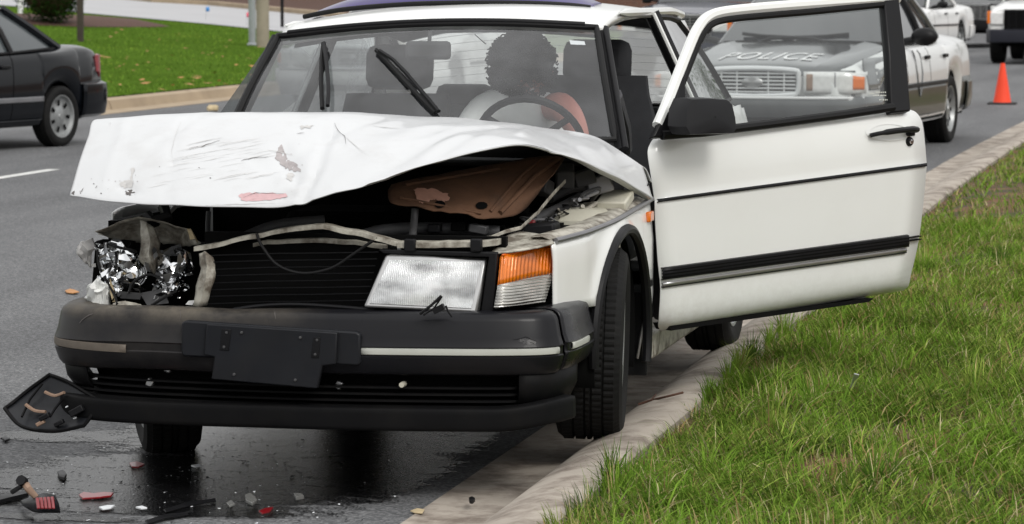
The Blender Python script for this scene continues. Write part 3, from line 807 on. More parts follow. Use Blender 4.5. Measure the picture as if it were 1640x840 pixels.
hb = MB(); hb.grid(net); hb.facing((0, -.6, .8))
hood = hb.build('hood', 'hood_paint', car, solid=.0045, angle=24, label='buckled white hood with peeled paint and scratches')
HOODBVH = hb.bvh()

def cast(x, y, bvh, off=.0022):
    d = ray(x, y).normalized(); loc, nor, _, _ = bvh.ray_cast(CAM, d)
    if loc is None: return None
    if nor.dot(d) > 0: nor = -nor
    return loc + nor * off

def patch(name, pix, bvh, m, parent, off=.0012, jag=1.9, seed=0, label=None):
    """a flake or stain lying on a panel, its outline jagged"""
    g = random.Random(seed + 5); P = []
    n = len(pix)
    for i in range(n):
        a, b_ = pix[i], pix[(i + 1) % n]
        for k in range(5):
            t = k / 5; P.append((a[0] + (b_[0] - a[0]) * t + g.uniform(-jag, jag) * (k > 0), a[1] + (b_[1] - a[1]) * t + g.uniform(-jag, jag) * (k > 0)))
    cx = sum(p[0] for p in P) / len(P); cy = sum(p[1] for p in P) / len(P)
    rings = []
    for s in (1, .66, .33):
        r = [cast(cx + (p[0] - cx) * s, cy + (p[1] - cy) * s, bvh, off) for p in P]
        if any(q is None for q in r): return None
        rings.append(r)
    c = cast(cx, cy, bvh, off)
    b_ = MB(); b_.grid(rings, closed_u=True); o = len(b_.v); b_.v.append(c); m0 = 2 * len(P)
    b_.f += [(m0 + i, m0 + (i + 1) % len(P), o) for i in range(len(P))]
    b_.facing(CAM - c)
    return b_.build(name, m, parent, label=label)

def scratch(name, pix, wpx, bvh, m, parent, off=.002, seed=0):
    g = random.Random(seed); P = []
    for i in range(len(pix) - 1):
        a, b_ = pix[i], pix[i + 1]; k = max(2, int(math.hypot(b_[0] - a[0], b_[1] - a[1]) / 6))
        for j in range(k): P.append((a[0] + (b_[0] - a[0]) * j / k + g.uniform(-.5, .5), a[1] + (b_[1] - a[1]) * j / k + g.uniform(-.6, .6)))
    P.append(pix[-1]); rows_ = []
    for i, p in enumerate(P):
        t = (P[min(i + 1, len(P) - 1)][0] - P[max(i - 1, 0)][0], P[min(i + 1, len(P) - 1)][1] - P[max(i - 1, 0)][1]); l = math.hypot(*t) or 1
        w = wpx * (.25 + .75 * math.sin(math.pi * min(.95, max(.05, i / max(1, len(P) - 1))))) * g.uniform(.6, 1.2) / 2
        a = cast(p[0] - t[1] / l * w, p[1] + t[0] / l * w, bvh, off); b_ = cast(p[0] + t[1] / l * w, p[1] - t[0] / l * w, bvh, off)
        if a is None or b_ is None: continue
        rows_.append([a, b_])
    if len(rows_) < 2: return None
    q = MB(); q.grid(rows_); q.facing(CAM - rows_[0][0])
    return q.build(name, m, parent)

# peeled flakes, cracks and scrapes on the hood (measured on the photograph)
patch('peeled_paint', [(451, 232), (457, 246), (460, 257), (474, 262), (482, 274), (474, 276), (462, 272), (452, 266), (440, 254), (444, 243)], HOODBVH, 'bare_primer', hood, seed=1, label='grey flake where the white paint has come off')
patch('peeled_paint', [(383, 313), (400, 309), (425, 310), (458, 311), (461, 315), (440, 320), (405, 323), (386, 321)], HOODBVH, 'pink_primer', hood, seed=2, label='pinkish flake along the hood lip')
patch('peeled_paint', [(462, 277), (472, 281), (468, 290), (458, 286)], HOODBVH, 'scuff', hood, seed=3)
patch('peeled_paint', [(191, 296), (198, 290), (214, 290), (212, 300), (198, 303)], HOODBVH, 'scuff', hood, seed=4)
patch('peeled_paint', [(200, 308), (208, 305), (217, 309), (210, 313), (202, 312)], HOODBVH, 'crack_dark', hood, seed=5)
patch('peeled_paint', [(209, 271), (214, 268), (215, 275), (212, 290), (209, 290)], HOODBVH, 'scuff', hood, seed=6)
patch('peeled_paint', [(480, 203), (492, 201), (502, 202), (494, 206), (482, 207)], HOODBVH, 'scuff', hood, seed=7)
patch('peeled_paint', [(114, 310), (120, 306), (119, 313)], HOODBVH, 'crack_dark', hood, seed=8, jag=.4)
g_ = random.Random(3)
SCR = [([(298, 234), (330, 226), (356, 221)], 1.6, 'crack_dark'), ([(303, 239), (325, 235), (352, 226)], 2.2, 'crack_dark'), ([(386, 258), (410, 253), (430, 253)], 1.8, 'crack_dark'),
       ([(536, 198), (541, 210), (552, 219), (554, 232)], 1.7, 'crack_dark'), ([(552, 219), (570, 235), (586, 248)], 1.2, 'scuff'), ([(597, 202), (620, 205), (640, 207)], 1.6, 'crack_dark'),
       ([(290, 195), (282, 215), (275, 240), (276, 262)], 1.3, 'scuff'), ([(470, 250), (440, 243), (428, 241)], 1.3, 'crack_dark'), ([(390, 317), (410, 310), (455, 311)], 1.4, 'crack_dark'),
       ([(330, 330), (380, 328), (440, 326)], 1.6, 'crack_dark'), ([(130, 309), (134, 302)], 2.0, 'crack_dark'), ([(153, 302), (156, 298)], 2.0, 'crack_dark'), ([(475, 215), (487, 214)], 1.6, 'crack_dark')]
for i in range(46):
    x, y = g_.uniform(230, 420), 0; y = 275 - (x - 300) * .13 + g_.uniform(-38, 26); l = g_.uniform(18, 60)
    SCR.append(([(x, y), (x + l * .5, y - l * .1), (x + l, y - l * .19)], g_.uniform(.35, .8), 'fine_scratch'))
for i, (pts, w, m_) in enumerate(SCR): scratch('scratch', pts, w * .5 if i < 13 else w * .8, HOODBVH, 'scuff' if i in (0, 5, 6, 7, 9) else m_, hood, seed=i)
for i in range(26):
    x, y = g_.choice([(g_.uniform(190, 230), g_.uniform(280, 318)), (g_.uniform(440, 490), g_.uniform(225, 318)), (g_.uniform(240, 420), g_.uniform(235, 300)), (g_.uniform(120, 190), g_.uniform(285, 312))]); s = g_.uniform(.4, 1.3)
    patch('chip', [(x - s, y), (x, y - s * .8), (x + s * 1.3, y), (x, y + s)], HOODBVH, g_.choice(['scuff', 'crack_dark', 'bare_primer']), hood, seed=i, jag=.2)
# folded flap at the hood's far corner
b = MB(); b.grid(refine([[at(155, 191, Y=-.25), at(163, 206, Y=-.30), at(150, 236, Y=-.42)], [at(176, 196, Y=-.33), at(172, 213, Y=-.38), at(152, 236, Y=-.44)]], 4, 3)); b.facing((0, -1, .3))
b.build('hood_flap', 'hood_paint', car, solid=.005)
# inner liner of the hood, torn loose and hanging into the bay
LNR = [[(628, 296, -.42), (700, 280, -.3), (790, 262, -.15), (872, 250, -.05), (905, 252, .05)],
       [(622, 308, -.50), (690, 300, -.42), (780, 292, -.3), (862, 290, -.2), (893, 268, -.1)],
       [(625, 322, -.55), (692, 326, -.5), (780, 326, -.4), (840, 318, -.3), (872, 296, -.2)],
       [(632, 327, -.56), (694, 336, -.52), (775, 349, -.45), (822, 346, -.36), (846, 330, -.25)]]
lb = MB(); lnet = refine([[at(x, y, Y=Y) for x, y, Y in r] for r in LNR], 6, 5)
for r in lnet:
    for i, p in enumerate(r): r[i] = p + Vector((0, -1, .3)) * (.007 * noise.noise(p * 30) + .016 * noise.noise(Vector((p.x * 11, p.z * 6, 2)))) + Vector((0, 0, 1)) * (.012 * noise.noise(Vector((p.x * 22, 0, 7))) if r is lnet[-1] or r is lnet[-2] else 0)
lb.grid(lnet); lb.facing((0, -1, -.2)); LB = lb.bvh()
liner = lb.build('hood_liner', 'brown_liner', car, solid=.004, label='rusty brown inner hood panel bent into the engine bay')
patch('flaked_patch', [(662, 306), (672, 303), (700, 306), (718, 312), (719, 322), (710, 327), (702, 322), (694, 320), (686, 326), (676, 328), (668, 322)], LB, 'copper_patch', liner, off=.004, seed=21)
for (x, y, rx, ry) in ((771, 331, 10, 6), (704, 329, 9, 6)):
    patch('liner_hole', [(x + rx * math.cos(q), y + ry * math.sin(q)) for q in lin(0, 2 * math.pi, 10)[:-1]], LB, 'deep_black', liner, off=.0045, jag=.2)
b = MB(); b.tube([cast(x, y, LB, .006) for x, y in ((800, 342), (830, 312), (856, 285), (893, 258)) if cast(x, y, LB, .006)], .008, 8); b.build('liner_rib', 'brown_liner', liner)
for pl in (((785, 340), (812, 308), (836, 282), (868, 256)), ((640, 318), (700, 330), (770, 343)), ((650, 298), (720, 286), (800, 272))):
    b = MB(); b.tube([cast(x, y, LB, .003) for x, y in pl if cast(x, y, LB, .003)], .005, 8); b.build('liner_rib', 'brown_liner', liner)

# ---- front fender on the kerb side
def fx(Y): return curve1([(-.66, .735), (-.55, .765), (-.4, .803), (-.1, .838), (.2, .846), (.54, .85)], Y)
def ftop(Y): return .768 + (Y + .62) * .0475
ACY, ACZ, AR = -.01, .40, .368
def arch_z(Y, base, cy=ACY, cz=ACZ, R=AR):
    d = abs(Y - cy)
    return max(base, cz + math.sqrt(max(0, R * R - d * d))) if d < R else base
ysf = sorted(set([round(v, 4) for v in lin(-.62, .535, 44)] + [ACY - AR - .001, ACY - AR + .004, ACY - AR + .02, ACY + AR - .02, ACY + AR - .004, ACY + AR + .001]))
rows = []
for Y in ysf:
    zb = arch_z(Y, .55 if Y < ACY else .30); zt = ftop(Y); r = []
    for k in range(9):
        t = k / 8; z = zb + (zt - zb) * t
        da = math.hypot(Y - ACY, z - ACZ) - AR
        x = fx(Y) + .016 * math.exp(-(max(0, da) / .035) ** 2) - .03 * smooth01(.5, .3, z) - .012 * smooth01(.70, .82, z)
        r.append(Vector((x, Y, z)))
    rows.append(r)
b = MB(); b.grid(rows); b.facing((1, 0, 0)); FB = b.bvh()
fender = b.build('front_fender', 'white_paint', car, solid=.006, angle=50)
b = MB(); b.tube([Vector((fx(ACY + AR * math.cos(q)) + .014, ACY + (AR - .004) * math.cos(q), ACZ + (AR - .004) * math.sin(q))) for q in lin(-.3, math.pi + .12, 36)], .017, 8)
b.build('arch_trim', 'black_trim', fender)
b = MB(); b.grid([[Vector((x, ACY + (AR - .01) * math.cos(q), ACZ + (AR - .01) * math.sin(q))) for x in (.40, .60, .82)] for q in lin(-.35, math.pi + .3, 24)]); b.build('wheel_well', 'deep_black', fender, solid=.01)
b = MB(); b.tube([Vector((fx(Y) - .004, Y, ftop(Y) + .004)) for Y in lin(-.60, .53, 20)], .0085, 8); b.build('belt_trim', 'steel_grey', fender)
b = MB(); b.grid([[Vector((fx(Y) - .012, Y, ftop(Y) + .010)), Vector((fx(Y) - .035, Y, ftop(Y) + .020)), Vector((fx(Y) - .075, Y, ftop(Y) + .018)), Vector((fx(Y) - .085, Y, ftop(Y) - .03))] for Y in lin(-.62, .45, 16)]); b.facing((0, 0, 1)); b.build('fender_flange', 'cream_inner', fender, solid=.004)
p = cast(1038, 347, FB, 0)
b = MB(); b.box(p + Vector((.006, 0, 0)), (.018, .075, .036)); b.build('side_marker', 'amber', fender, bevel=.006)
b = MB(); b.grid([[Vector((fx(Y) - .008 + .008 * s, Y, z)) for z, s in ((.525, 0), (.53, 1), (.59, 1), (.595, 0))] for Y in lin(.375, .53, 4)]); b.facing((1, 0, 0)); b.build('rub_strip', 'black_trim', fender, solid=.004)
# mud flap behind the tyre
b = MB(); b.box((.77, .40, .38), (.17, .012, .28), Matrix.Rotation(-.08, 3, 'X')); b.build('mud_flap', 'black_rubber', car, bevel=.004)

# ---- bumper
PLAN = [(.826, -.40), (.826, -.56), (.815, -.70), (.765, -.815), (.64, -.872), (.45, -.907), (.22, -.934), (0, -.944), (-.24, -.938), (-.46, -.918), (-.63, -.878), (-.745, -.815), (-.815, -.73), (-.842, -.60), (-.845, -.46)]
plan = [Vector((p.x, p.y, 0)) for p in spline([(x, y, 0) for x, y in PLAN], 6)]
def outw(i):
    t = plan[min(i + 1, len(plan) - 1)] - plan[max(i - 1, 0)]; n_ = Vector((t.y, -t.x, 0)).normalized()
    c = plan[i] - Vector((0, -.1, 0))
    return n_ if n_.dot(Vector((c.x * .3, -1 if abs(plan[i].x) < .78 else 0, 0)) + Vector((math.copysign(.6, plan[i].x), 0, 0)) * (abs(plan[i].x) > .78)) > 0 else -n_
OUT = [outw(i) for i in range(len(plan))]
BSEC = [(-.13, .572), (-.06, .577), (-.034, .573), (-.020, .563), (-.013, .549), (-.003, .50), (.005, .479), (.007, .474), (.004, .470), (.003, .448), (.007, .444), (.006, .437), (-.006, .402), (-.016, .390), (-.034, .384), (-.13, .382)]
def sweep(i0, i1, sec, dz=lambda x: 0, shr=0):
    return [[plan[i] + OUT[i] * (o + shr) + Vector((0, 0, z + dz(plan[i].x))) for o, z in sec] for i in range(i0, i1 + 1)]
def bdz(x): return -.012 * smooth01(.0, -.8, x) + .01 * noise.noise((x * 3, 0, 0)) * smooth01(.1, -.3, x)
SEAM = 15
b = MB(); b.grid(sweep(SEAM, len(plan) - 1, BSEC, bdz)); b.facing((0, -1, 0)); BB = b.bvh()
bumper = b.build('front_bumper', 'scuffed_bumper', car, solid=.006, angle=28, label='dark grey plastic bumper, scuffed tan on the smashed side')
b = MB(); b.grid(sweep(0, SEAM - 1, [(o - .004, z) for o, z in BSEC], lambda x: .004)); b.facing((1, -.2, 0)); b.build('bumper_end', 'bumper', bumper, solid=.006, angle=28)
def strip(i0, i1, z0, z1, m, par, off=.006):
    b = MB(); b.grid(sweep(i0, i1, [(off - .006, z0 - .003), (off, z0), (off + .001, (z0 + z1) / 2), (off, z1), (off - .006, z1 + .003)])); b.facing((0, -1, 0) if i0 > 12 else (1, -.3, 0))
    return b.build('inset_strip', m, par, solid=.003)
strip(SEAM + 1, 36, .451, .468, 'inset_strip', bumper, .008)
strip(4, SEAM - 3, .456, .473, 'inset_strip', bumper, .005)
strip(56, 80, .434, .456, 'dirty_strip', bumper, .008)
# recess frame and bracket for the number plate
def pxpoly(name, pix, Y, depth, m, par, bevel=.003, Yf=None):
    P = [at(x, y, Y=(Yf(x, y) if Yf else Y)) for x, y in pix]
    b = MB(); b.prism(P, (0, depth, 0)); return b.build(name, m, par, bevel=bevel, smooth=True, angle=35)
pxpoly('plate_surround', [(290, 518), (296, 514), (570, 532), (577, 536), (577, 583), (572, 586), (294, 571), (290, 567)], -.952, .05, 'plate_plastic', bumper, .006)
brk = pxpoly('plate_bracket', [(331, 519), (540, 533), (538, 584), (516, 586), (508, 623), (338, 608), (343, 572), (326, 569)], -.967, .02, 'plate_plastic', bumper, .004)
for x, y in ((363, 533), (359, 556), (387, 533), (508, 545), (505, 568), (481, 541), (375, 600), (473, 609)):
    b = MB(); b.lathe([(0, .005), (.004, .004), (.005, .0)], 10, at(x, y, Y=-.968), (0, -1, 0)); b.build('screw', 'engine_grey', brk)
pxpoly('slotted_tab', [(355, 527), (370, 528), (366, 562), (352, 561)], -.970, .004, 'black_trim', brk, .001)
pxpoly('slotted_tab', [(502, 540), (513, 541), (510, 574), (498, 573)], -.970, .004, 'black_trim', brk, .001)
# lower valance: slats behind an opening, then the lip
b = MB(); b.grid(sweep(8, 68, [(-.10, .39), (-.12, .34), (-.10, .27)])); b.facing((0, -1, 0)); val = b.build('lower_valance', 'deep_black', bumper, solid=.004)
for z in (.355, .335, .315, .298):
    b = MB(); b.grid(sweep(22, 79, [(-.055, z - .004), (-.045, z - .003), (-.045, z + .003), (-.075, z + .005), (-.075, z - .004)], lambda x: -.01)); b.facing((0, -1, 0)); b.build('valance_slat', 'lip_plastic', bumper, solid=.002)
b = MB(); b.grid(sweep(6, 22, [(-.02, .40), (-.022, .34), (-.05, .28)])); b.facing((1, -1, 0)); b.build('valance_corner', 'lip_plastic', bumper, solid=.005)
b = MB(); b.grid(sweep(63, 83, [(-.02, .40), (-.03, .35), (-.06, .31)], lambda x: -.015)); b.facing((-1, -1, 0)); b.build('valance_corner', 'lip_plastic', bumper, solid=.005)
b = MB(); b.grid(refine(sweep(11, 69, [(-.10, .292), (-.012, .290), (.002, .284), (.004, .27), (.005, .235), (.002, .224), (-.012, .220), (-.10, .226)], lambda x: -.004 * smooth01(0, -.6, x) + .022 * smooth01(.62, .82, x)), 2, 1)); b.facing((0, -1, 0))
lip = b.build('chin_spoiler', 'lip_plastic', bumper, solid=.005, angle=60)
b = MB(); b.lathe([(0, .0), (.008, .0), (.009, -.03)], 10, at(643, 617, Y=-.9), (0, -1, 0)); b.build('tow_eye', 'reservoir', bumper)
for x, y in ((543, 617), (270, 590), (241, 613)):
    b = MB(); b.box(at(x, y, Y=-.86), (.022, .02, .026), Matrix.Rotation(.4, 3, 'Y')); b.build('valance_clip', 'dull_metal', bumper, bevel=.004)

# ---- lamps
YH = lambda x, y: -.895 + (x - 581) / 200 * .075 + (500 - y) / 90 * .05
HL = [(617, 409), (781, 414), (764, 502), (581, 493)]
o4 = [at(x, y, Y=YH(x, y)) for x, y in HL]
b = MB(); b.hexa([p + Vector((0, .11, 0)) for p in o4], o4); lamp = b.build('headlamp', 'dull_metal', car, bevel=.008, closed=True)
inn = [(624, 416), (771, 420), (755, 494), (592, 486)]
def quadgrid(c, n, m_, bulge, Yf, dY):
    rows = []
    for j in range(m_ + 1):
        r = []
        for i in range(n + 1):
            u, v = i / n, j / m_
            x = (c[0][0] * (1 - u) + c[1][0] * u) * (1 - v) + (c[3][0] * (1 - u) + c[2][0] * u) * v
            y = (c[0][1] * (1 - u) + c[1][1] * u) * (1 - v) + (c[3][1] * (1 - u) + c[2][1] * u) * v
            r.append(at(x, y, Y=Yf(x, y) + dY - bulge * math.sin(math.pi * u) * math.sin(math.pi * v)))
        rows.append(r)
    return rows
b = MB(); b.grid(quadgrid(inn, 14, 8, .012, YH, -.004)); b.facing((0, -1, 0)); b.build('lamp_glass', 'headlamp_glass', lamp)
pxpoly('lamp_surround', [(606, 400), (796, 405), (790, 508), (768, 510), (783, 412), (614, 407)], -.80, .05, 'black_trim', car, .003)
pxpoly('lamp_backing', [(640, 403), (812, 404), (800, 500), (640, 500)], -.74, .02, 'deep_black', car, .002)
YC = lambda x, y: -.80 + smooth01(797, 892, x) * .20 - (y - 440) / 90 * .05
b = MB(); cg = quadgrid([(804, 409), (890, 391), (887, 437), (797, 457)], 10, 5, .004, YC, 0); b.grid(cg); b.facing((.4, -1, 0)); turn = b.build('turn_lamp', 'amber_lens', car, solid=.03, label='amber and clear corner lamp')
b = MB(); b.grid(quadgrid([(797, 457), (887, 437), (873, 485), (791, 493)], 10, 5, .004, YC, 0)); b.facing((.4, -1, 0)); b.build('clear_lens', 'ribbed_clear', turn, solid=.03)
b = MB(); b.tube([at(x, y, Y=YC(x, y) - .003) for x, y in ((804, 409), (830, 404), (860, 397), (890, 391), (887, 437))], .003, 6); b.build('lens_rim', 'amber_deep', turn)
# broken headlamp wiper
b = MB(); b.tube([at(673, 503, Y=-.93), at(690, 490, Y=-.94), at(707, 474, Y=-.935)], .0045, 6); b.tube([at(678, 505, Y=-.93), at(695, 494, Y=-.935), at(708, 475, Y=-.935)], .003, 6)
b.box(at(703, 495, Y=-.93), (.035, .02, .018), Matrix.Rotation(-.5, 3, 'Y')); b.tube([at(714, 490, Y=-.93), at(718, 500, Y=-.93), at(724, 508, Y=-.93)], .003, 6); b.build('lamp_wiper', 'black_trim', car)

# ---- grille and radiator
b = MB(); b.box((.14, -.70, .66), (.95, .03, .26)); rad = b.build('radiator', 'deep_black', car)
for k in range(9):
    y0 = 405 + k * 11.0
    b = MB(); b.tube([at(332, y0 + 5 + random.uniform(-1, 1), Y=-.79), at(430, y0 + 1.5, Y=-.80), at(520, y0 + .5, Y=-.80), at(606 - k * 2.5, y0 - 1, Y=-.80)], .0032, 6, flat=.5); b.build('grille_slat', 'black_trim', rad)
b = MB(); b.tube(spline([at(x, y, Y=-.86) for x, y in ((375, 496), (420, 490), (470, 488), (530, 491), (600, 497))], 5), .006, 8); b.build('grille_trim', 'black_trim', car)
b = MB(); b.tube(spline([at(x, y, Y=-.80) for x, y in ((411, 374), (420, 395), (445, 425), (485, 438), (530, 430), (565, 408), (604, 381))], 6), .0048, 8); b.build('hanging_cable', 'black_rubber', car)
# ---- upper crossmember, bent
def bar(name, pix, w, h, m, par, seed=0, jit=.004):
    P0 = [at(x, y, Y=Y) for x, y, Y in pix]; P = [lerp(P0[i], P0[i + 1], k / 4) for i in range(len(P0) - 1) for k in range(4)] + [P0[-1]]; rows = []
    for i, p in enumerate(P):
        j = Vector((0, noise.noise(p * 20 + Vector((seed, 0, 0))), noise.noise(p * 17 + Vector((0, seed, 3))))) * jit
        rows.append([p + j + Vector((0, dy * w, dz * h)) for dy, dz in ((-.5, -.5), (-.5, .35), (-.3, .5), (.5, .5), (.5, -.5))])
    b = MB(); b.grid(rows, closed_u=True); b.f.append((0, 1, 2, 3, 4)); k = len(b.v); b.f.append((k - 1, k - 2, k - 3, k - 4, k - 5))
    return b.build(name, m, par, closed=True, angle=30)
bar('crossmember', [(314, 399, -.74), (350, 392, -.75), (400, 380, -.76), (450, 370, -.77), (505, 362, -.78), (520, 362, -.78), (560, 370, -.78), (605, 381, -.78), (640, 390, -.77)], .045, .015, 'cream_inner', car, 1, .0045)
bar('crossmember', [(640, 391, -.77), (700, 392, -.77), (760, 390, -.76), (800, 388, -.74)], .06, .018, 'cream_inner', car, 2)
bar('crossmember_flange', [(375, 397, -.70), (430, 388, -.71), (500, 384, -.72), (570, 389, -.72), (620, 396, -.72)], .02, .014, 'cream_inner', car, 3)
bar('bay_rail', [(650, 387, -.66), (720, 387, -.64), (785, 380, -.60), (835, 364, -.5), (862, 340, -.36), (885, 312, -.2), (905, 290, -.05)], .022, .011, 'cream_inner', car, 4)
for x in (657, 763):
    b = MB(); b.box(at(x, 393, Y=-.80), (.035, .02, .038)); b.build('mount_clip', 'black_trim', car, bevel=.004)
b = MB(); b.box(at(640, 402, Y=-.77), (.014, .014, .04)); b.build('mount_stud', 'dull_metal', car, bevel=.003)
YP = lambda x, y: -.78 + (405 - y) / 35 * .28
b = MB(); b.grid(refine([[at(x, y, Y=YP(x, y)) for x, y in r] for r in ([(786, 406), (820, 403), (862, 396), (888, 389)], [(792, 396), (825, 390), (850, 386), (880, 380)], [(800, 386), (815, 376), (835, 371), (876, 377)])], 4, 3)); b.facing((0, -.4, 1)); b.build('front_panel', 'cream_inner', car, solid=.004)

# ---- engine bay
b = MB(); b.box((0, -.05, .255), (1.05, 1.1, .07)); b.build('under_engine_blocker', 'deep_black', car, bevel=.02)  # added dark slab that stops light showing through under the engine
b = MB()
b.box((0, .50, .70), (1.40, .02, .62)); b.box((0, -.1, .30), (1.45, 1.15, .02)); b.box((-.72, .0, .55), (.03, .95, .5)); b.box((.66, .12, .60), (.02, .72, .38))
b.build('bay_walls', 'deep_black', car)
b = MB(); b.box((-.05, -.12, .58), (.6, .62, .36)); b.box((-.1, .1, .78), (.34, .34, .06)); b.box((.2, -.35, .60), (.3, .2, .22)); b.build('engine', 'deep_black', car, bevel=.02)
for pts, r in (([(665, 335, -.5), (663, 358, -.52), (660, 384, -.6)], .012), ([(540, 400, -.66), (600, 372, -.5), (690, 366, -.4), (800, 372, -.35)], .02), ([(380, 386, -.62), (440, 362, -.5), (520, 354, -.45)], .018), ([(334, 340, -.45), (333, 372, -.5), (340, 385, -.55)], .008), ([(880, 318, .05), (920, 300, .15), (965, 300, .2)], .018), ([(855, 352, -.22), (900, 330, 0), (930, 314, .1)], .014)):
    b = MB(); b.tube(spline([at(x, y, Y=Y) for x, y, Y in pts], 5), r, 10); b.build('hose', 'engine_grey', car)
g4 = random.Random(15)
for i in range(22):
    x, y = g4.uniform(820, 935), 0; y = 374 - (x - 820) * .40 + g4.uniform(-14, 8); Y0 = -.38 + (x - 820) / 300
    pts = [(x, y, Y0), (x + g4.uniform(-14, 14), y + g4.uniform(-10, 10), Y0 + .04), (x + g4.uniform(-30, 30), y + g4.uniform(-14, 14), Y0 + .08), (x + g4.uniform(-36, 24), y + g4.uniform(-8, 12), Y0 + .14)]
    b = MB(); b.tube(spline([at(a_, c_, Y=e_) for a_, c_, e_ in pts], 4), g4.choice([.003, .004, .007]), 6); b.build('wiring', g4.choice(['black_rubber', 'engine_grey', 'engine_grey', 'steel_grey', 'cream_inner']), car)
for i in range(12):
    x = g4.uniform(640, 800); y = g4.uniform(356, 384); b = MB(); b.box(at(x, y, Y=-.5 + g4.random() * .2), (g4.uniform(.02, .08), .04, g4.uniform(.012, .03)), Matrix.Rotation(g4.uniform(-.4, .4), 3, 'Y')); b.build('bay_fitting', g4.choice(['deep_black', 'engine_grey', 'black_trim']), car, bevel=.004)
# pale air box with its yellow tape, black relay box, battery, bits of wiring
c0 = at(918, 345, Y=.02)
b = MB(); b.lathe([(0, .055), (.10, .05), (.145, .02), (.15, -.06), (.15, -.12)], 28, c0 + Vector((0.0, .02, -.03)), (0, 0, 1)); res = b.build('air_box', 'reservoir', car)
b = MB(); b.grid([[c0 + Vector((0, .02, -.03)) + Vector((math.cos(q) * .152, math.sin(q) * .152, z)) for q in lin(math.pi + .5, 2 * math.pi - .25, 18)] for z in (-.015, .008)]); b.facing((0, -1, 0)); b.build('warning_tape', 'black_trim', res)
b = MB(); b.grid([[c0 + Vector((0, .02, -.03)) + Vector((math.cos(q) * .1535, math.sin(q) * .1535, z)) for q in lin(1.62 * math.pi, 1.8 * math.pi, 8)] for z in (-.010, .004)]); b.facing((0, -1, 0)); b.build('yellow_mark', 'yellow_tape', res)
b = MB(); b.box(at(868, 369, Y=-.35), (.10, .10, .045), Matrix.Rotation(-.1, 3, 'Y')); b.build('relay_box', 'black_trim', car, bevel=.008)
b = MB(); b.box(at(852, 360, Y=-.28), (.02, .02, .03)); b.build('red_cap', 'red_lens', car, bevel=.004)
for x, y, s in ((848, 350, .03), (838, 336, .025), (870, 300, .05), (905, 282, .06), (935, 285, .05), (960, 296, .06)):
    b = MB(); b.box(at(x, y, Y=-.12 + (x - 838) / 400), (s, s * 1.4, s), Matrix.Rotation(x, 3, 'Z') @ Matrix.Rotation(.3, 3, 'X')); b.build('bay_fitting', random.choice(['engine_grey', 'deep_black', 'steel_grey']), car, bevel=.006)
b = MB(); b.box(at(985, 322, Y=.2), (.10, .16, .035), Matrix.Rotation(.2, 3, 'X')); b.box(at(1000, 316, Y=.25), (.03, .05, .03)); b.build('fuse_block', 'reservoir', car, bevel=.006)

# ---- smashed corner: torn fender metal and the remains of the other headlamp
def refine_lin(rows, ku, kv):
    def sp(P): return [lerp(P[i], P[i + 1], j / k_) for i in range(len(P) - 1) for j in range(k_)] + [P[-1]]
    k_ = ku; rows = [sp(r) for r in rows]; k_ = kv
    cs = [sp([r[i] for r in rows]) for i in range(len(rows[0]))]
    return [[c[j] for c in cs] for j in range(len(cs[0]))]
def crumple(name, rows, m, par, ku=4, kv=4, amp=.006, solid=.003, face=(0, -1, .3), seed=0):
    net_ = refine_lin([[at(x, y, Y=Y) for x, y, Y in r] for r in rows], ku, kv)
    for r in net_:
        for i, p in enumerate(r): r[i] = p + Vector((noise.noise(p * 25 + Vector((seed, 0, 0))), noise.noise(p * 25 + Vector((0, seed, 0))), noise.noise(p * 25 + Vector((0, 0, seed))))) * amp + Vector((0, 1, 0)) * amp * .9 * noise.noise(p * 70)
    b = MB(); b.grid(net_); b.facing(face); return b.build(name, m, par, solid=solid, angle=22)
smash = crumple('torn_fender', [[(152, 374, -.60), (190, 357, -.58), (222, 348, -.55), (262, 356, -.52), (298, 367, -.52), (320, 389, -.56)],
                        [(168, 376, -.55), (200, 363, -.52), (228, 357, -.50), (262, 366, -.47), (292, 376, -.48), (312, 393, -.54)],
                        [(156, 376, -.50), (198, 387, -.48), (230, 391, -.46), (256, 392, -.44), (282, 392, -.45), (304, 396, -.5)]], 'cream_inner', car, seed=1)
smash['label'] = 'torn and folded fender metal over the broken headlamp'
crumple('torn_bracket', [[(224, 352, -.60), (234, 355, -.61), (246, 364, -.60)], [(226, 384, -.62), (240, 386, -.64), (257, 388, -.60)], [(221, 415, -.62), (238, 412, -.66), (254, 415, -.62)], [(238, 432, -.62), (246, 436, -.64), (250, 442, -.62)]], 'cream_inner', car, seed=2, amp=.005)
crumple('torn_edge', [[(122, 399, -.62), (133, 387, -.62), (147, 381, -.58)], [(128, 411, -.62), (138, 402, -.64), (150, 404, -.60)], [(136, 420, -.60), (140, 424, -.60), (146, 428, -.58)]], 'scuff', car, seed=3, amp=.012)
crumple('torn_edge', [[(148, 452, -.66), (156, 446, -.67), (168, 454, -.66), (178, 460, -.64)], [(138, 464, -.64), (152, 464, -.68), (166, 466, -.67), (176, 468, -.64)], [(134, 480, -.62), (146, 490, -.66), (158, 493, -.67), (180, 492, -.64)]], 'white_paint', car, seed=4, amp=.014)
crumple('torn_edge', [[(180, 487, -.70), (200, 482, -.70), (226, 488, -.70)], [(178, 494, -.70), (205, 492, -.71), (236, 494, -.70)]], 'cream_inner', car, seed=14, amp=.006)
crumple('bent_pillar', [[(318, 406, -.78), (328, 403, -.80), (340, 412, -.79)], [(322, 430, -.79), (333, 428, -.82), (346, 438, -.80)], [(314, 458, -.80), (326, 460, -.83), (340, 464, -.81)], [(309, 491, -.80), (320, 492, -.82), (332, 491, -.80)]], 'cream_inner', car, seed=5, amp=.006)
crumple('bent_strut', [[(300, 367, -.60), (306, 366, -.60), (310, 372, -.58)], [(304, 384, -.62), (312, 383, -.62), (318, 388, -.60)]], 'leaf_pale', car, seed=6, amp=.003)
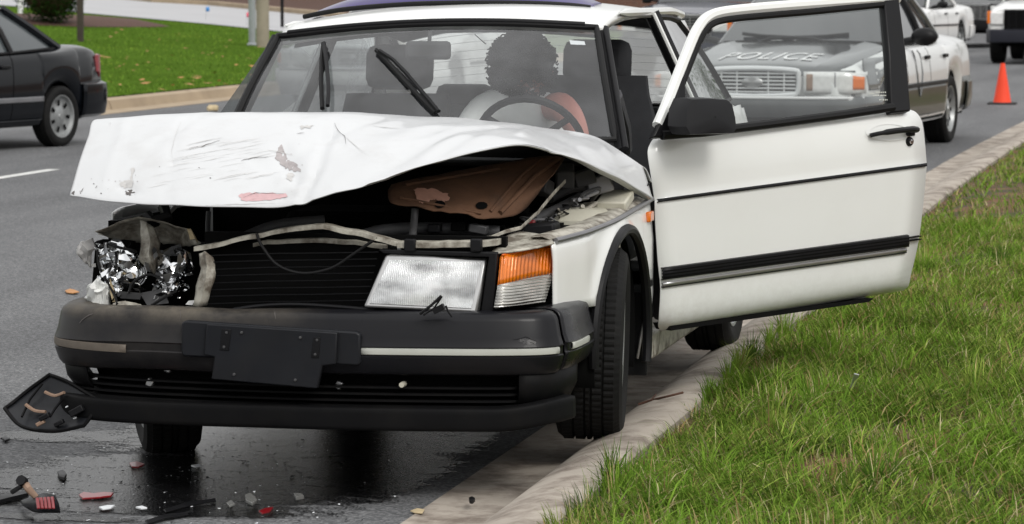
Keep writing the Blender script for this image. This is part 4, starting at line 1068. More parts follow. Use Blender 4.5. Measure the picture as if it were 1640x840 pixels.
b = MB(); b.prism([at(x, y, Y=-.44) for x, y in ((152, 400), (175, 384), (240, 380), (335, 392), (345, 480), (330, 496), (160, 496), (146, 470))], (0, .06, 0)); b.box((-.42, -.55, .47), (.5, .3, .03)); b.build('lamp_cavity', 'deep_black', car)
wreck = crumple('broken_headlamp', [[(150, 388, -.56), (180, 383, -.55), (215, 388, -.52)], [(160, 420, -.60), (190, 400, -.54), (222, 415, -.52)], [(168, 452, -.60), (196, 450, -.56), (225, 452, -.54)]], 'deep_black', car, seed=7, amp=.01)
wreck['label'] = 'shattered headlamp, chrome reflector in pieces'
SH = [([(161, 438), (181, 425), (184, 430), (163, 445)], 'chrome'), ([(168, 424), (178, 419), (180, 428), (170, 431)], 'chrome'), ([(184, 404), (190, 400), (188, 432), (185, 440)], 'chrome'),
      ([(176, 401), (196, 397), (218, 403), (196, 400), (178, 404)], 'chrome'), ([(252, 417), (266, 414), (274, 424), (266, 430), (253, 432)], 'chrome'), ([(277, 398), (290, 396), (299, 412), (292, 414), (288, 403), (280, 408)], 'chrome'),
      ([(299, 402), (306, 426), (303, 441), (300, 428), (294, 410)], 'chrome'), ([(296, 432), (290, 446), (271, 463), (276, 455), (288, 440)], 'chrome'), ([(143, 459), (155, 446), (176, 458), (174, 462), (146, 463)], 'plain_white'),
      ([(224, 470), (262, 462), (270, 486), (236, 490)], 'engine_grey'), ([(190, 467), (226, 470), (224, 480), (192, 478)], 'engine_grey'), ([(146, 424), (152, 422), (153, 428), (147, 428)], 'plain_white'),
      ([(196, 424), (206, 418), (214, 424), (206, 432)], 'dull_metal'), ([(201, 436), (210, 431), (214, 440), (206, 446)], 'chrome'), ([(232, 420), (244, 424), (240, 436), (230, 432)], 'dull_metal'),
      ([(262, 440), (276, 436), (270, 452), (258, 454)], 'dull_metal'), ([(176, 446), (182, 464), (186, 484), (180, 484), (176, 466)], 'leaf_pale'), ([(243, 487), (254, 476), (252, 484), (244, 490)], 'plain_white'), ([(297, 488), (302, 482), (312, 481), (308, 489)], 'plain_white')]
for i, (pix, m_) in enumerate(SH):
    g2 = random.Random(i); y0 = -.64 - g2.random() * .05; n_ = len(pix)
    cx = sum(p[0] for p in pix) / n_; cy = sum(p[1] for p in pix) / n_; ax, ay = g2.uniform(-.0022, .0022), g2.uniform(-.0022, .0022)
    b = MB(); b.prism([at(x, y, Y=y0 + (x - cx) * ax + (y - cy) * ay) for x, y in pix], (0, .004, 0)); b.build('lamp_shard', m_, wreck, smooth=False)
crumple('crushed_reflector', [[(156, 396, -.60), (175, 390, -.62), (200, 392, -.60), (222, 400, -.58)], [(152, 420, -.62), (176, 414, -.64), (204, 416, -.62), (230, 420, -.58)], [(158, 446, -.64), (180, 442, -.60), (208, 444, -.64), (232, 446, -.60)], [(172, 476, -.64), (190, 472, -.66), (214, 474, -.62), (230, 478, -.62)]], 'chrome', wreck, 3, 3, .034, .002, seed=31)
crumple('crushed_reflector', [[(248, 404, -.60), (268, 398, -.62), (292, 396, -.60), (304, 404, -.60)], [(250, 428, -.62), (270, 424, -.66), (290, 426, -.62), (308, 430, -.60)], [(252, 452, -.62), (268, 450, -.62), (284, 452, -.66), (302, 452, -.62)], [(262, 474, -.64), (272, 470, -.64), (286, 474, -.62), (298, 470, -.62)]], 'chrome', wreck, 3, 3, .034, .002, seed=47)
g3 = random.Random(77)
for i in range(60):          # the rest of the bowl, in splinters
    x, y = (g3.uniform(156, 232), g3.uniform(392, 486)) if i < 28 else (g3.uniform(246, 306), g3.uniform(400, 482))
    s = g3.uniform(3.5, 11); a = g3.uniform(0, 6.28); m_ = g3.choice(['chrome', 'chrome', 'dull_metal', 'black_trim', 'engine_grey', 'chrome'])
    pix = [(x + math.cos(a + q) * s * r, y + math.sin(a + q) * s * r * .8) for q, r in ((0, 1), (1.3 + g3.random() * .6, .45), (3.0, .8), (4.4 + g3.random(), .4))]
    ax, ay = g3.uniform(-.003, .003), g3.uniform(-.003, .003); y0 = -.60 - g3.random() * .08
    b = MB(); b.prism([at(px, py, Y=y0 + (px - x) * ax + (py - y) * ay) for px, py in pix], (0, .003, 0)); b.build('lamp_shard', m_, wreck, smooth=False)
for k in range(5):     # ringed reflector bowl
    b = MB(); b.tube([at(212 + (9 + 3.4 * k) * math.cos(q), 438 + (9 + 3.4 * k) * math.sin(q), Y=-.655) for q in lin(-.5, .9, 8)], .0022, 6); b.build('reflector_ring', 'chrome', wreck)
b = MB(); b.lathe([(.0, .02), (.02, .015), (.028, 0), (.03, -.01)], 18, at(211, 437, Y=-.64), (0.3, -1, .2)); b.build('reflector_bowl', 'chrome', wreck)
for pts in ([(170, 390, -.63), (196, 398, -.66), (212, 401, -.66), (218, 404, -.64)], [(206, 470, -.68), (214, 452, -.67), (240, 440, -.67), (262, 450, -.68)], [(156, 400, -.62), (160, 430, -.64), (182, 470, -.66), (188, 488, -.70)], [(283, 466, -.68), (262, 478, -.7), (242, 490, -.71)], [(246, 346, -.5), (238, 352, -.5), (240, 362, -.55)]):
    b = MB(); b.tube(spline([at(x, y, Y=Y) for x, y, Y in pts], 5), .0045, 6); b.build('torn_wire', 'black_rubber', wreck)
b = MB(); b.tube([at(262, 332, Y=-.45), at(268, 348, Y=-.48), at(245, 356, Y=-.5), at(236, 346, Y=-.48)], .02, 8); b.build('bent_duct', 'black_trim', car)
b = MB(); b.tube([at(280, 332, Y=-.40), at(262, 350, Y=-.45), at(256, 354, Y=-.46)], .008, 6); b.build('hood_stay', 'dull_metal', car)

# crack and scrapes on the bumper
for i, (pts, w, m_) in enumerate([([(128, 518), (138, 508), (150, 503)], 1.5, 'crack_dark'), ([(822, 545), (842, 540), (860, 548)], 1.2, 'black_soft'), ([(287, 492), (290, 505), (288, 514)], 1.2, 'crack_dark'), ([(440, 496), (442, 512)], 1.0, 'crack_dark')]):
    scratch('scratch', pts, w, BB, m_, bumper, off=.003, seed=40 + i)
patch('scrape', [(830, 546), (838, 541), (852, 543), (858, 550), (850, 553), (838, 552)], BB, 'bumper', bumper, off=.0008, jag=2, seed=9)
# ---- wheels
def make_wheel(parent, c, steer=0.0, camber=0.0, side=1, R=.31, w=.185, rim_m='silver_rim', lug=True, name='wheel', rimR=.205, spokes=0, hub_m=None):
    Mx = Matrix.Translation(c) @ Matrix.Rotation(steer, 4, 'Z') @ Matrix.Rotation(camber, 4, 'Y')
    h = w / 2
    prof = [(rimR - .01, -h * .75), (rimR + .01, -h * .9), (R - .045, -h * 1.06), (R - .018, -h * .98), (R - .004, -h * .80)]
    ribs = [(-.80, -.50), (-.42, -.14), (-.06, .06), (.14, .42), (.50, .80)]
    for k, (a, d) in enumerate(ribs):
        prof += [(R, h * a), (R, h * d)]
        if k < 4: prof += [(R - .009, h * d + .001), (R - .009, h * ribs[k + 1][0] - .001)]
    prof += [(R - .004, h * .80), (R - .018, h * .98), (R - .045, h * 1.06), (rimR + .01, h * .9), (rimR - .01, h * .75)]
    def mod(k, i):
        r = prof[i][0]
        if not lug or r < R - .0041: return 0
        u = prof[i][1] / h
        per = 3
        ph = 0 if abs(u) > .45 else (1 if u > 0 else 2)
        return -.004 if (k + ph) % per == 0 else 0
    b = MB(); b.lathe(prof, 240 if lug else 36, mod=mod); b.xform(Mx)
    ty = b.build(name, 'tyre', parent, angle=25 if lug else 40)
    s = side
    b = MB(); b.lathe([(rimR, h * .8 * s), (rimR + .006, h * .92 * s), (rimR - .006, h * .90 * s), (rimR - .02, h * .55 * s), (rimR - .05, h * .45 * s), (.09, h * .62 * s), (.07, h * .72 * s), (.0, h * .72 * s)], 36)
    b.lathe([(rimR - .01, -h * .75), (rimR - .02, h * .5)], 36)
    b.xform(Mx); rim = b.build('rim', rim_m, ty)
    for k in range(spokes):
        q = 2 * math.pi * k / spokes
        b = MB(); pl = [Vector((h * .58 * s, math.cos(q + d) * r, math.sin(q + d) * r)) for r, d in ((.105, -.16), (rimR - .045, -.19), (rimR - .04, .02), (.11, .10))]
        b.prism([p + Vector((.006 * s, 0, 0)) for p in pl], (.004 * s, 0, 0)); b.xform(Mx); b.build('rim_slot', 'deep_black', rim, smooth=False)
    b = MB(); b.lathe([(0, h * .80 * s), (.03, h * .79 * s), (.035, h * .7 * s)], 18); b.xform(Mx); b.build('hub_cap', hub_m or rim_m, rim)
    return ty
make_wheel(car, Vector((.745, 0, .392)), steer=R_(8.0), camber=R_(1.5), side=1, R=.312, w=.205, spokes=10)
make_wheel(car, Vector((-.72, -.02, .295)), steer=R_(25), camber=R_(-6), side=-1, R=.305, w=.185)
make_wheel(car, Vector((.755, 2.517, .39)), side=1, R=.31, lug=False, spokes=10)
make_wheel(car, Vector((-.745, 2.517, .31)), side=-1, R=.31, lug=False)
b = MB(); b.tube([(-.7, 0, .32), (.7, 0, .38)], .03, 8); b.tube([(-.7, 2.517, .31), (.7, 2.517, .39)], .03, 8); b.box((0, 1.5, .33), (1.40, 4.1, .03)); b.box((0, -.35, .30), (1.1, .8, .02)); b.build('underbody', 'deep_black', car)

# ---- roof and glass
def rollz(x): return .034 * x
RS = [(.915, .592, 1.413, .036), (.96, .60, 1.437, .040), (1.05, .612, 1.462, .045), (1.3, .625, 1.484, .052), (1.8, .63, 1.492, .057), (2.3, .622, 1.470, .06), (2.62, .61, 1.43, .06)]
rows = []
for Y, hw, zc, dr in RS:
    r = []
    for k in range(13):
        u = -1 + k / 6; yy = Y + (.05 * u * u if Y < 1.1 else 0)
        r.append(Vector((u * hw, yy, zc - dr * abs(u) ** 2.2 + rollz(u * hw))))
    rows.append(r)
rows_roof = refine(rows, 2, 5); b = MB(); b.grid(rows_roof); b.facing((0, 0, 1)); roof = b.build('roof', 'white_paint', car, solid=.03, angle=50)
TL, TR = Vector((-.598, .958, 1.362)), Vector((.572, .958, 1.397))
BL, BR = at(388, 178, Y=.66) + (at(388, 178, Y=.66) - TL) * .5, at(985, 225, Y=.52)
wsb = [BL, lerp(BL, BR, .25) + Vector((0, -.10, 0)), lerp(BL, BR, .5) + Vector((0, -.135, 0)), lerp(BL, BR, .75) + Vector((0, -.10, 0)), BR]
wst = [TL, lerp(TL, TR, .25) + Vector((0, -.045, .022)), lerp(TL, TR, .5) + Vector((0, -.06, .03)), lerp(TL, TR, .75) + Vector((0, -.045, .022)), TR]
wsm = [lerp(p, q, .5) + Vector((0, -.015, .012)) for p, q in zip(wsb, wst)]
b = MB(); wnet = refine([wsb, wsm, wst], 5, 5); b.grid(wnet); b.facing((0, -1, .6)); WB = b.bvh()
wsg = b.build('windshield', 'windshield_glass', car)
per = [r[0] for r in wnet] + wnet[-1][1:-1] + [r[-1] for r in wnet[::-1]] + wnet[0][1:-1][::-1]
b = MB(); b.tube([p + Vector((0, -.005, .003)) for p in per], .0115, 8, closed=True); b.build('windshield_seal', 'black_rubber', wsg)
b = MB(); b.tube([p + Vector((0, -.008, .012)) for p in wnet[-1][1:-1]], .009, 8); b.build('header_trim', 'black_trim', wsg)
for s, (lo, hi) in ((1, (BR, TR)), (-1, (BL, TL))):
    b = MB(); P = [lerp(lo, hi, t) + Vector((.024 * s, .03, .0)) for t in lin(-.08, 1.0, 8)]; b.tube(P, .013, 10); b.build('windshield_pillar', 'black_trim', car)
    b = MB(); P = [lerp(lo, hi, t) + Vector((.008 * s, .035, -.01)) for t in lin(-.08, .98, 8)]; b.tube(P, .02, 8); b.build('inner_pillar', 'black_trim', car)
# sunroof deflector
b = MB(); dl = [(487, 30), (520, 23), (560, 17), (630, 11), (700, 8), (780, 7), (850, 8), (910, 11), (946, 15)]
lo = [at(x, y, Y=1.20 + .08 * ((x - 716) / 230) ** 2) + Vector((0, 0, .002)) for x, y in dl]; env = [math.sin(math.pi * min(.97, max(.03, i / 8))) ** .5 for i in range(9)]
rw = [lo, [p + Vector((0, .03, .020 * e)) for p, e in zip(lo, env)], [p + Vector((0, .09, .046 * e)) for p, e in zip(lo, env)], [p + Vector((0, .16, .058 * e)) for p, e in zip(lo, env)], [p + Vector((0, .22, .060 * e)) for p, e in zip(lo, env)]]
b.grid(refine(rw, 4, 3)); b.facing((0, -1, .5)); dfl = b.build('sunroof_deflector', 'purple_tint', car, solid=.005)
b = MB(); b.tube([p + Vector((0, -.004, .004)) for p in spline(lo, 4)], .009, 8); b.build('deflector_seal', 'black_rubber', dfl)
# wipers, swung up on the glass
def wiper(pts, arm):
    P = [cast(x, y, WB, .012) for x, y in pts]; b = MB(); b.tube(P, .009, 6); w_ = b.build('wiper', 'black_rubber', car)
    Q = [cast(x, y, WB, .022) for x, y in arm]; b = MB(); b.tube(Q, .008, 6); b.build('wiper_arm', 'black_trim', w_)
    b = MB(); n_ = len(P)
    for k in range(n_ - 1):
        a, c = P[k], P[k + 1]; b.tube([a + Vector((0, 0, .001)), lerp(a, c, .5) + (Q[min(k, len(Q) - 1)] - P[k]).normalized() * .008, c], .003, 5)
    b.build('wiper_bridge', 'black_trim', w_)
wiper([(520, 74), (517, 100), (516, 130), (517, 160), (518, 178)], [(522, 78), (526, 110), (529, 140), (529, 160), (528, 177)])
wiper([(604, 85), (625, 107), (650, 135), (678, 165), (698, 185)], [(610, 90), (632, 104), (655, 128), (682, 160), (704, 186)])
# sticker in the top corner of the windshield
patch('inspection_sticker', [(912, 63), (936, 65), (938, 71), (914, 70)], WB, 'paper', wsg, off=-.004, jag=.2)

# ---- side shells: quarter panels, pillars, sills
def bx_(z): return .80 + .045 * smooth01(1.05, .82, z) - .03 * smooth01(.45, .28, z)
def quarter(s, y0, y1, name, archs, top=1.03):
    rows = []
    for Y in lin(y0, y1, 54):
        zb = .30
        for (cy, cz, R) in archs: zb = arch_z(Y, zb, cy, cz, R) if abs(Y - cy) < R else zb
        zt = top - .04 * smooth01(2.9, 3.7, Y) ; tap = .10 * smooth01(2.8, 3.75, Y) + .09 * smooth01(.0, -.5, Y)
        rows.append([Vector((s * (bx_(zb + (zt - zb) * k / 8) - tap), Y, zb + (zt - zb) * k / 8 + rollz(s * .8))) for k in range(9)])
    b = MB(); b.grid(rows); b.facing((s, 0, 0)); return b.build(name, 'white_paint', car, solid=.006, angle=50)
quarter(1, 1.83, 3.68, 'rear_quarter', [(2.517, .37, .36)])
quarter(-1, 1.83, 3.68, 'rear_quarter', [(2.517, .37, .36)])
ld = quarter(-1, .46, 1.82, 'far_door', [])
quarter(-1, -.30, .45, 'crushed_fender', [(-.02, .36, .37)], .84)
b = MB(); b.tube([(-.845, .5, .80), (-.845, 1.82, .80)], .008, 6); b.build('belt_trim', 'black_trim', ld)
for s, z in ((1, .31), (-1, .27)):
    b = MB(); b.box((.785 * s, 1.2, z), (.09, 1.35, .10)); b.build('door_sill', 'cream_inner', car, bevel=.015)
for s in (1, -1):
    z_ = rollz(s * .7)
    rt = [Vector((s * .622, Y, 1.425 + z_ - .02 * smooth01(2.2, 2.6, Y))) for Y in lin(1.12, 2.5, 12)]
    b = MB(); b.tube(rt, [.004] + [.016] * 12, 8); b.build('roof_gutter', 'white_paint', car)
    A0, A1 = Vector((s * .622, 1.80, 1.42 + z_)), Vector((s * .80, 1.83, 1.03 + z_))
    b = MB(); b.tube([lerp(A0, A1, t) for t in (0, .5, 1)], .030, 8); b.tube([A1, Vector((s * .79, 1.84, .32))], .04, 8); b.build('door_pillar', 'black_trim', car)
    b = MB(); b.tube([lerp(A0, A1, t) + Vector((s * .012, -.028, 0)) for t in (0, .5, 1)], .008, 6); b.build('door_pillar_trim', 'white_paint', car)
    q = [[Vector((s * .805, 1.86, 1.03 + z_)), Vector((s * .795, 2.35, 1.04 + z_)), Vector((s * .765, 2.85, 1.06 + z_))], [Vector((s * .722, 1.85, 1.22 + z_)), Vector((s * .715, 2.28, 1.23 + z_)), Vector((s * .69, 2.66, 1.24 + z_))], [Vector((s * .632, 1.84, 1.405 + z_)), Vector((s * .628, 2.15, 1.40 + z_)), Vector((s * .62, 2.42, 1.385 + z_))]]
    qn = refine(q, 4, 4); b = MB(); b.grid(qn); b.facing((s, 0, 0)); qg = b.build('quarter_window', 'painted_sheen_glass' if s > 0 else 'quarter_glass', car)
    pr_ = [r[0] for r in qn] + qn[-1][1:-1] + [r[-1] for r in qn[::-1]] + qn[0][1:-1][::-1]
    b = MB(); b.tube([p + Vector((s * .003, 0, 0)) for p in pr_], .010, 6, closed=True); b.build('window_seal', 'black_rubber', qg)
    b = MB(); b.grid(refine([[r[-1] for r in qn][0:1] * 1 + [qn[len(qn) // 2][-1], qn[-1][-1]], [Vector((s * .70, 3.35, 1.045 + z_)), Vector((s * .63, 3.05, 1.22 + z_)), Vector((s * .60, 2.72, 1.385 + z_))]], 4, 3)); b.facing((s, 0, .3)); b.build('rear_pillar', 'white_paint', car, solid=.008)
# the door glass and frame on the far side
z_ = rollz(-.7); b = MB(); b.grid(refine([[Vector((-.79, .62, 1.02 + z_)), Vector((-.80, 1.2, 1.03 + z_)), Vector((-.80, 1.80, 1.03 + z_))], [Vector((-.625, 1.02, 1.40 + z_)), Vector((-.632, 1.4, 1.41 + z_)), Vector((-.63, 1.78, 1.41 + z_))]], 4, 4)); b.facing((-1, 0, 0)); b.build('door_window', 'quarter_glass', ld)
# rear hatch
ht = [Vector((u * .60, 2.60 - .05 * u * u, 1.425 - .05 * u * u + rollz(u * .6))) for u in (-1, -.5, 0, .5, 1)]
hm = [Vector((u * .63, 3.02 - .06 * u * u, 1.235 - .03 * u * u + rollz(u * .6))) for u in (-1, -.5, 0, .5, 1)]
hl = [Vector((u * .67, 3.40 - .08 * u * u, 1.03 - .01 * u * u + rollz(u * .6))) for u in (-1, -.5, 0, .5, 1)]
hn = refine([ht, hm, hl], 4, 6)
b = MB(); b.grid(hn); b.facing((0, 1, 1)); hg = b.build('rear_window', 'rear_glass', car)
for k in range(2, 12, 1):
    b = MB(); b.tube([p + Vector((0, -.006, -.006)) for p in hn[k][1:-1]], .0010, 4); b.build('defroster_line', 'dull_metal', hg)
per2 = [r[0] for r in hn] + hn[-1][1:-1] + [r[-1] for r in hn[::-1]] + hn[0][1:-1][::-1]
b = MB(); b.tube(per2, .016, 6, closed=True); b.build('rear_window_seal', 'black_rubber', hg)
tp = [[Vector((u * .69, 3.40 - .08 * u * u, 1.02 + rollz(u * .6))) for u in (-1, -.5, 0, .5, 1)], [Vector((u * .70, 3.62 - .08 * u * u, .98 + rollz(u * .6))) for u in (-1, -.5, 0, .5, 1)], [Vector((u * .72, 3.70 - .08 * u * u, .7)) for u in (-1, -.5, 0, .5, 1)], [Vector((u * .74, 3.66 - .08 * u * u, .32)) for u in (-1, -.5, 0, .5, 1)]]
b = MB(); b.grid(refine(tp, 4, 4)); b.facing((0, 1, .3)); b.build('tailgate', 'white_paint', car, solid=.006)

# ---- driver's door, swung open towards the verge
H0, E0 = Vector((.862, .565, 0)), Vector((1.672, 1.555, 0))
du = (E0 - H0).normalized(); dn = Vector((du.y, -du.x, 0))
TILT = R_(20)
dnt = (dn * math.cos(TILT) + Vector((0, 0, 1)) * math.sin(TILT)).normalized()
BELT = at_plane(1250, 198, H0, dn)
def dp(x, y, off=0.0): return at_plane(x, y, H0 + dn * off, dn)
def dt(x, y, off=0.0): return at_plane(x, y, BELT + dnt * off, dnt)
DL = [((1060, 531), (1446, 466), -.075), ((1055, 525), (1455, 458), -.030), ((1056, 505), (1459, 440), -.004), ((1058, 462), (1469, 398), .002), ((1054, 420), (1475, 360), .006), ((1050, 360), (1481, 305), .009), ((1049, 325), (1484, 268), .011), ((1048, 318), (1484, 260), .006), ((1042, 275), (1481, 225), .002), ((1038, 243), (1477, 196), -.008), ((1044, 226), (1468, 181), -.022), ((1050, 219), (1458, 176), -.036)]
rows = []
for (a, c, off) in DL:
    r = []
    for k in range(15):
        t = k / 14; x = a[0] + (c[0] - a[0]) * t; y = a[1] + (c[1] - a[1]) * t
        r.append(dp(x, y, off + .012 * math.sin(math.pi * t)))
    rows.append(r)
b = MB(); b.grid(refine(rows, 1, 3)); b.facing(dn); DB = b.bvh()
door = b.build('driver_door', 'white_paint', car, solid=.004, angle=50, label='open driver door with black mirror, rub strip and handle')
# inner panel gives the door its thickness
b = MB(); P = [dp(x, y, -.055) for x, y in ((1062, 515), (1405, 470), (1440, 455), (1470, 350), (1472, 200), (1452, 182), (1060, 224), (1050, 300))]; b.prism(P, -dn * .055); b.build('inner_panel', 'dash', door, bevel=.012)
b = MB(); P = [dp(x, y, -.03) for x, y in ((1075, 530), (1392, 484), (1400, 478), (1070, 520))]; b.prism(P, -dn * .08); b.build('door_bottom', 'lip_plastic', door)
def dstrip(name, la, lb, h, m, off, prt=.008, n_=20):
    rows = []
    for k in range(n_ + 1):
        t = k / n_; x = la[0] + (lb[0] - la[0]) * t; y = la[1] + (lb[1] - la[1]) * t
        rows.append([cast(x, y + d * h, DB, o) for d, o in ((-.5, 0.0), (-.46, prt), (0, prt * 1.15), (.46, prt), (.5, 0.0))])
    rows = [r for r in rows if all(q is not None for q in r)]
    b = MB(); b.grid(rows); b.facing(dn); return b.build(name, m, door, solid=.002)
dstrip('belt_trim', (1052, 322), (1482, 264.5), 5.5, 'black_trim', .0)
dstrip('rub_strip', (1058, 439), (1473, 383), 20, 'black_trim', .0, .012)
for dy in (-5, 0, 5): dstrip('rub_strip_groove', (1060, 439 + dy), (1471, 383 + dy), 1.6, 'deep_black', .0, .0145)
dstrip('bright_strip', (1059, 456), (1470, 397.5), 6.0, 'dull_metal', .0, .009)
dstrip('bright_strip_edge', (1059, 460), (1470, 401.5), 2.2, 'black_trim', .0, .008)
# window frame, weatherstrip, pane
fo = [(1053, 202), (1062, 182), (1088, 116), (1108, 66), (1118, 46), (1131, 30), (1152, 21), (1200, 15), (1260, 10), (1330, 5), (1400, 0), (1438, -3)]
b = MB(); P = spline([dt(x, y) for x, y in fo], 4); b.tube(P, .020, 8, flat=1.0); b.build('window_frame', 'white_paint', door)
fi = [(1062, 212), (1078, 172), (1098, 120), (1118, 70), (1127, 52), (1142, 38), (1170, 31), (1230, 25), (1300, 19), (1370, 12), (1418, 7)]
b = MB(); b.tube(spline([dt(x, y, .004) for x, y in fi], 4), .0125, 8); b.build('window_weatherstrip', 'black_rubber', door)
b = MB(); b.prism([dt(x, y, .016) for x, y in ((1416, -2), (1440, -4), (1452, 90), (1459, 178), (1428, 181), (1424, 90))], -dnt * .035); b.build('window_rear_frame', 'black_trim', door, bevel=.006)
b = MB(); b.tube([dt(x, y, .012) for x, y in ((1060, 217), (1130, 212), (1250, 197), (1350, 184), (1430, 172))], .016, 8, flat=1.0); b.build('sill_seal', 'black_rubber', door)
pane = [(1068, 208), (1090, 152), (1120, 78), (1132, 55), (1160, 40), (1230, 29), (1330, 19), (1420, 9), (1424, 90), (1430, 172), (1250, 196), (1130, 211)]
b = MB(); b.poly([dt(x, y, -.004) for x, y in pane]); b.facing(dn); dg = b.build('door_pane', 'door_glass', door, smooth=False)
# etched maker's marks in the pane's corner
for k, (x0, x1, y) in enumerate(((1402, 1420, 148), (1398, 1420, 153), (1408, 1420, 160), (1392, 1398, 150))):
    g2 = random.Random(k); x = x0
    b = MB()
    while x < x1:
        w = g2.uniform(1.2, 2.6); b.poly([dt(x, y - .8, -.002), dt(x + w, y - .9, -.002), dt(x + w, y + 1.2, -.002), dt(x, y + 1.3, -.002)]); x += w + g2.uniform(.6, 1.2)
    b.facing(dn); b.build('etched_mark', 'inset_strip', dg, smooth=False)
# mirror
mo = [(1087, 157), (1120, 156), (1146, 158), (1155, 166), (1160, 188), (1162, 206), (1157, 214), (1120, 215), (1084, 216), (1077, 203), (1079, 175)]
f0 = [dt(x, y, .10) for x, y in mo]; cc = sum(f0, Vector()) / len(f0)
rings = [[lerp(p, cc, .04) - dn * .03 for p in f0], f0, [lerp(p, cc, .015) + dn * .045 for p in f0], [lerp(p, cc, .06) + dn * .062 for p in f0], [lerp(p, cc, .4) + dn * .070 for p in f0], [lerp(p, cc, .98) + dn * .072 for p in f0]]
b = MB(); b.grid(rings, closed_u=True); b.facing(dn); mir = b.build('door_mirror', 'black_trim', door, angle=32)
b = MB(); b.poly(rings[0]); b.build('mirror_glass', 'chrome', mir, smooth=False)
b = MB(); b.prism([dt(x, y, .018) for x, y in ((1046, 220), (1062, 186), (1082, 160), (1092, 120), (1098, 128), (1100, 170), (1098, 216))], -dnt * .03); b.build('mirror_base', 'black_trim', mir, bevel=.006)
b = MB(); b.hexa([dt(x, y, .01) for x, y in ((1078, 212), (1078, 172), (1100, 170), (1100, 213))], [dt(x, y, .09) for x, y in ((1084, 210), (1084, 178), (1104, 176), (1104, 211))]); b.build('mirror_arm', 'black_trim', mir, bevel=.006)
# handle and lock
hp = [cast(x, y, DB, o) for x, y, o in ((1390, 218, .012), (1400, 215.5, .026), (1425, 211.5, .03), (1450, 209, .03), (1461, 209, .02))]
b = MB(); b.tube(spline(hp, 4), [.010] * 6 + [.0135] * 6 + [.015] * 5, 10, flat=.8); hd = b.build('door_handle', 'black_trim', door)
b = MB(); b.box(cast(1455, 211, DB, .008), (.03, .03, .035), Matrix.Rotation(math.atan2(du.y, du.x), 3, 'Z')); b.build('handle_mount', 'black_trim', hd, bevel=.006)
dish = [cast(1424 + 38 * math.cos(q), 212 + 15 * math.sin(q), DB, .0012) for q in lin(0, 2 * math.pi, 28)[:-1]]; dc = cast(1424, 212, DB, 0)
b = MB(); b.grid([dish, [lerp(p, dc, .12) - dn * .0008 + dn * .002 for p in dish], [lerp(p, dc, .2) + dn * .0008 for p in dish]], closed_u=True); b.facing(dn); b.build('handle_recess_rim', 'white_paint', hd)
lk = cast(1456, 227, DB, .0)
b = MB(); b.lathe([(0, .012), (.009, .012), (.014, .010), (.017, .004), (.018, 0)], 20, lk, dn); lo_ = b.build('door_lock', 'black_trim', door)
b = MB(); b.lathe([(0, .0145), (.008, .0140), (.0095, .010)], 16, lk, dn); b.build('lock_cylinder', 'chrome', lo_)
b = MB(); b.tube([lk + dn * .0155 + Vector((0, 0, -.004)), lk + dn * .0155 + Vector((0, 0, .004))], .0013, 5); b.build('key_slot', 'deep_black', lo_)
# small emblem on the hood's rear corner
pq = cast(1037, 296, HOODBVH, .003)
if pq is not None:
    b = MB(); b.box(pq, (.004, .022, .006), Matrix.Rotation(.4, 3, 'X')); b.build('side_emblem', 'black_trim', hood, bevel=.002)

# ---- interior
b = MB(); b.grid(refine([[Vector((x, .50 - .06 * math.cos(x * 2), .955)) for x in (-.66, -.3, .1, .4, .68)], [Vector((x, .62, .985)) for x in (-.68, -.3, .1, .4, .69)], [Vector((x, .80, .985 + (.03 if .1 < x < .6 else 0))) for x in (-.68, -.3, .1, .4, .69)], [Vector((x, .87, .93)) for x in (-.68, -.3, .1, .4, .69)], [Vector((x, .86, .55)) for x in (-.68, -.3, .1, .4, .69)]], 4, 4)); b.facing((0, .3, 1)); b.build('dashboard', 'dash', car, solid=.02)
def seat(cx, y0, z0, hz=.79):
    b = MB(); b.box((cx, y0 - .02, z0 + .12), (.50, .52, .16)); s_ = b.build('seat', 'seat_cloth', car, bevel=.05)
    rows = []
    for k in range(9):
        t = k / 8; z = z0 + .14 + .56 * t; y = y0 + .20 + .16 * t; hw = .25 - .05 * smooth01(.6, 1, t) - .02 * smooth01(.3, 0, t); th = .07 - .025 * smooth01(.7, 1, t)
        rows.append([Vector((cx + hw * math.copysign(abs(math.cos(q)) ** .55, math.cos(q)), y + th * math.copysign(abs(math.sin(q)) ** .7, math.sin(q)) - .03 * math.cos(q) ** 4, z)) for q in lin(0, 2 * math.pi, 20)[:-1]])
    b = MB(); b.grid(rows, closed_u=True); b.f.append(tuple(range(19, -1, -1))); m0 = len(b.v) - 20; b.f.append(tuple(m0 + i for i in range(20))); b.build('seat_back', 'seat_cloth', s_, closed=True)
    b = MB(); b.box((cx, y0 + .37, z0 + hz), (.26, .10, .17), Matrix.Rotation(-.15, 3, 'X')); b.build('headrest', 'seat_cloth', s_, bevel=.04)
    b = MB()
    for d in (-.06, .06): b.tube([(cx + d, y0 + .36, z0 + .66), (cx + d, y0 + .37, z0 + .78)], .007, 6)
    b.build('headrest_post', 'steel_grey', s_)
    return s_
seat(-.31, 1.22, .44, .80); seat(.43, 1.34, .51, .75)
b = MB(); b.box((0, 2.25, .62), (1.2, .5, .16)); b.box((0, 2.55, .84), (1.2, .16, .44), Matrix.Rotation(-.25, 3, 'X')); b.build('rear_bench', 'seat_cloth', car, bevel=.05)
for x in (-.3, .3):
    b = MB(); b.box((x, 2.62, 1.08), (.24, .09, .13)); b.build('rear_headrest', 'seat_cloth', car, bevel=.035)
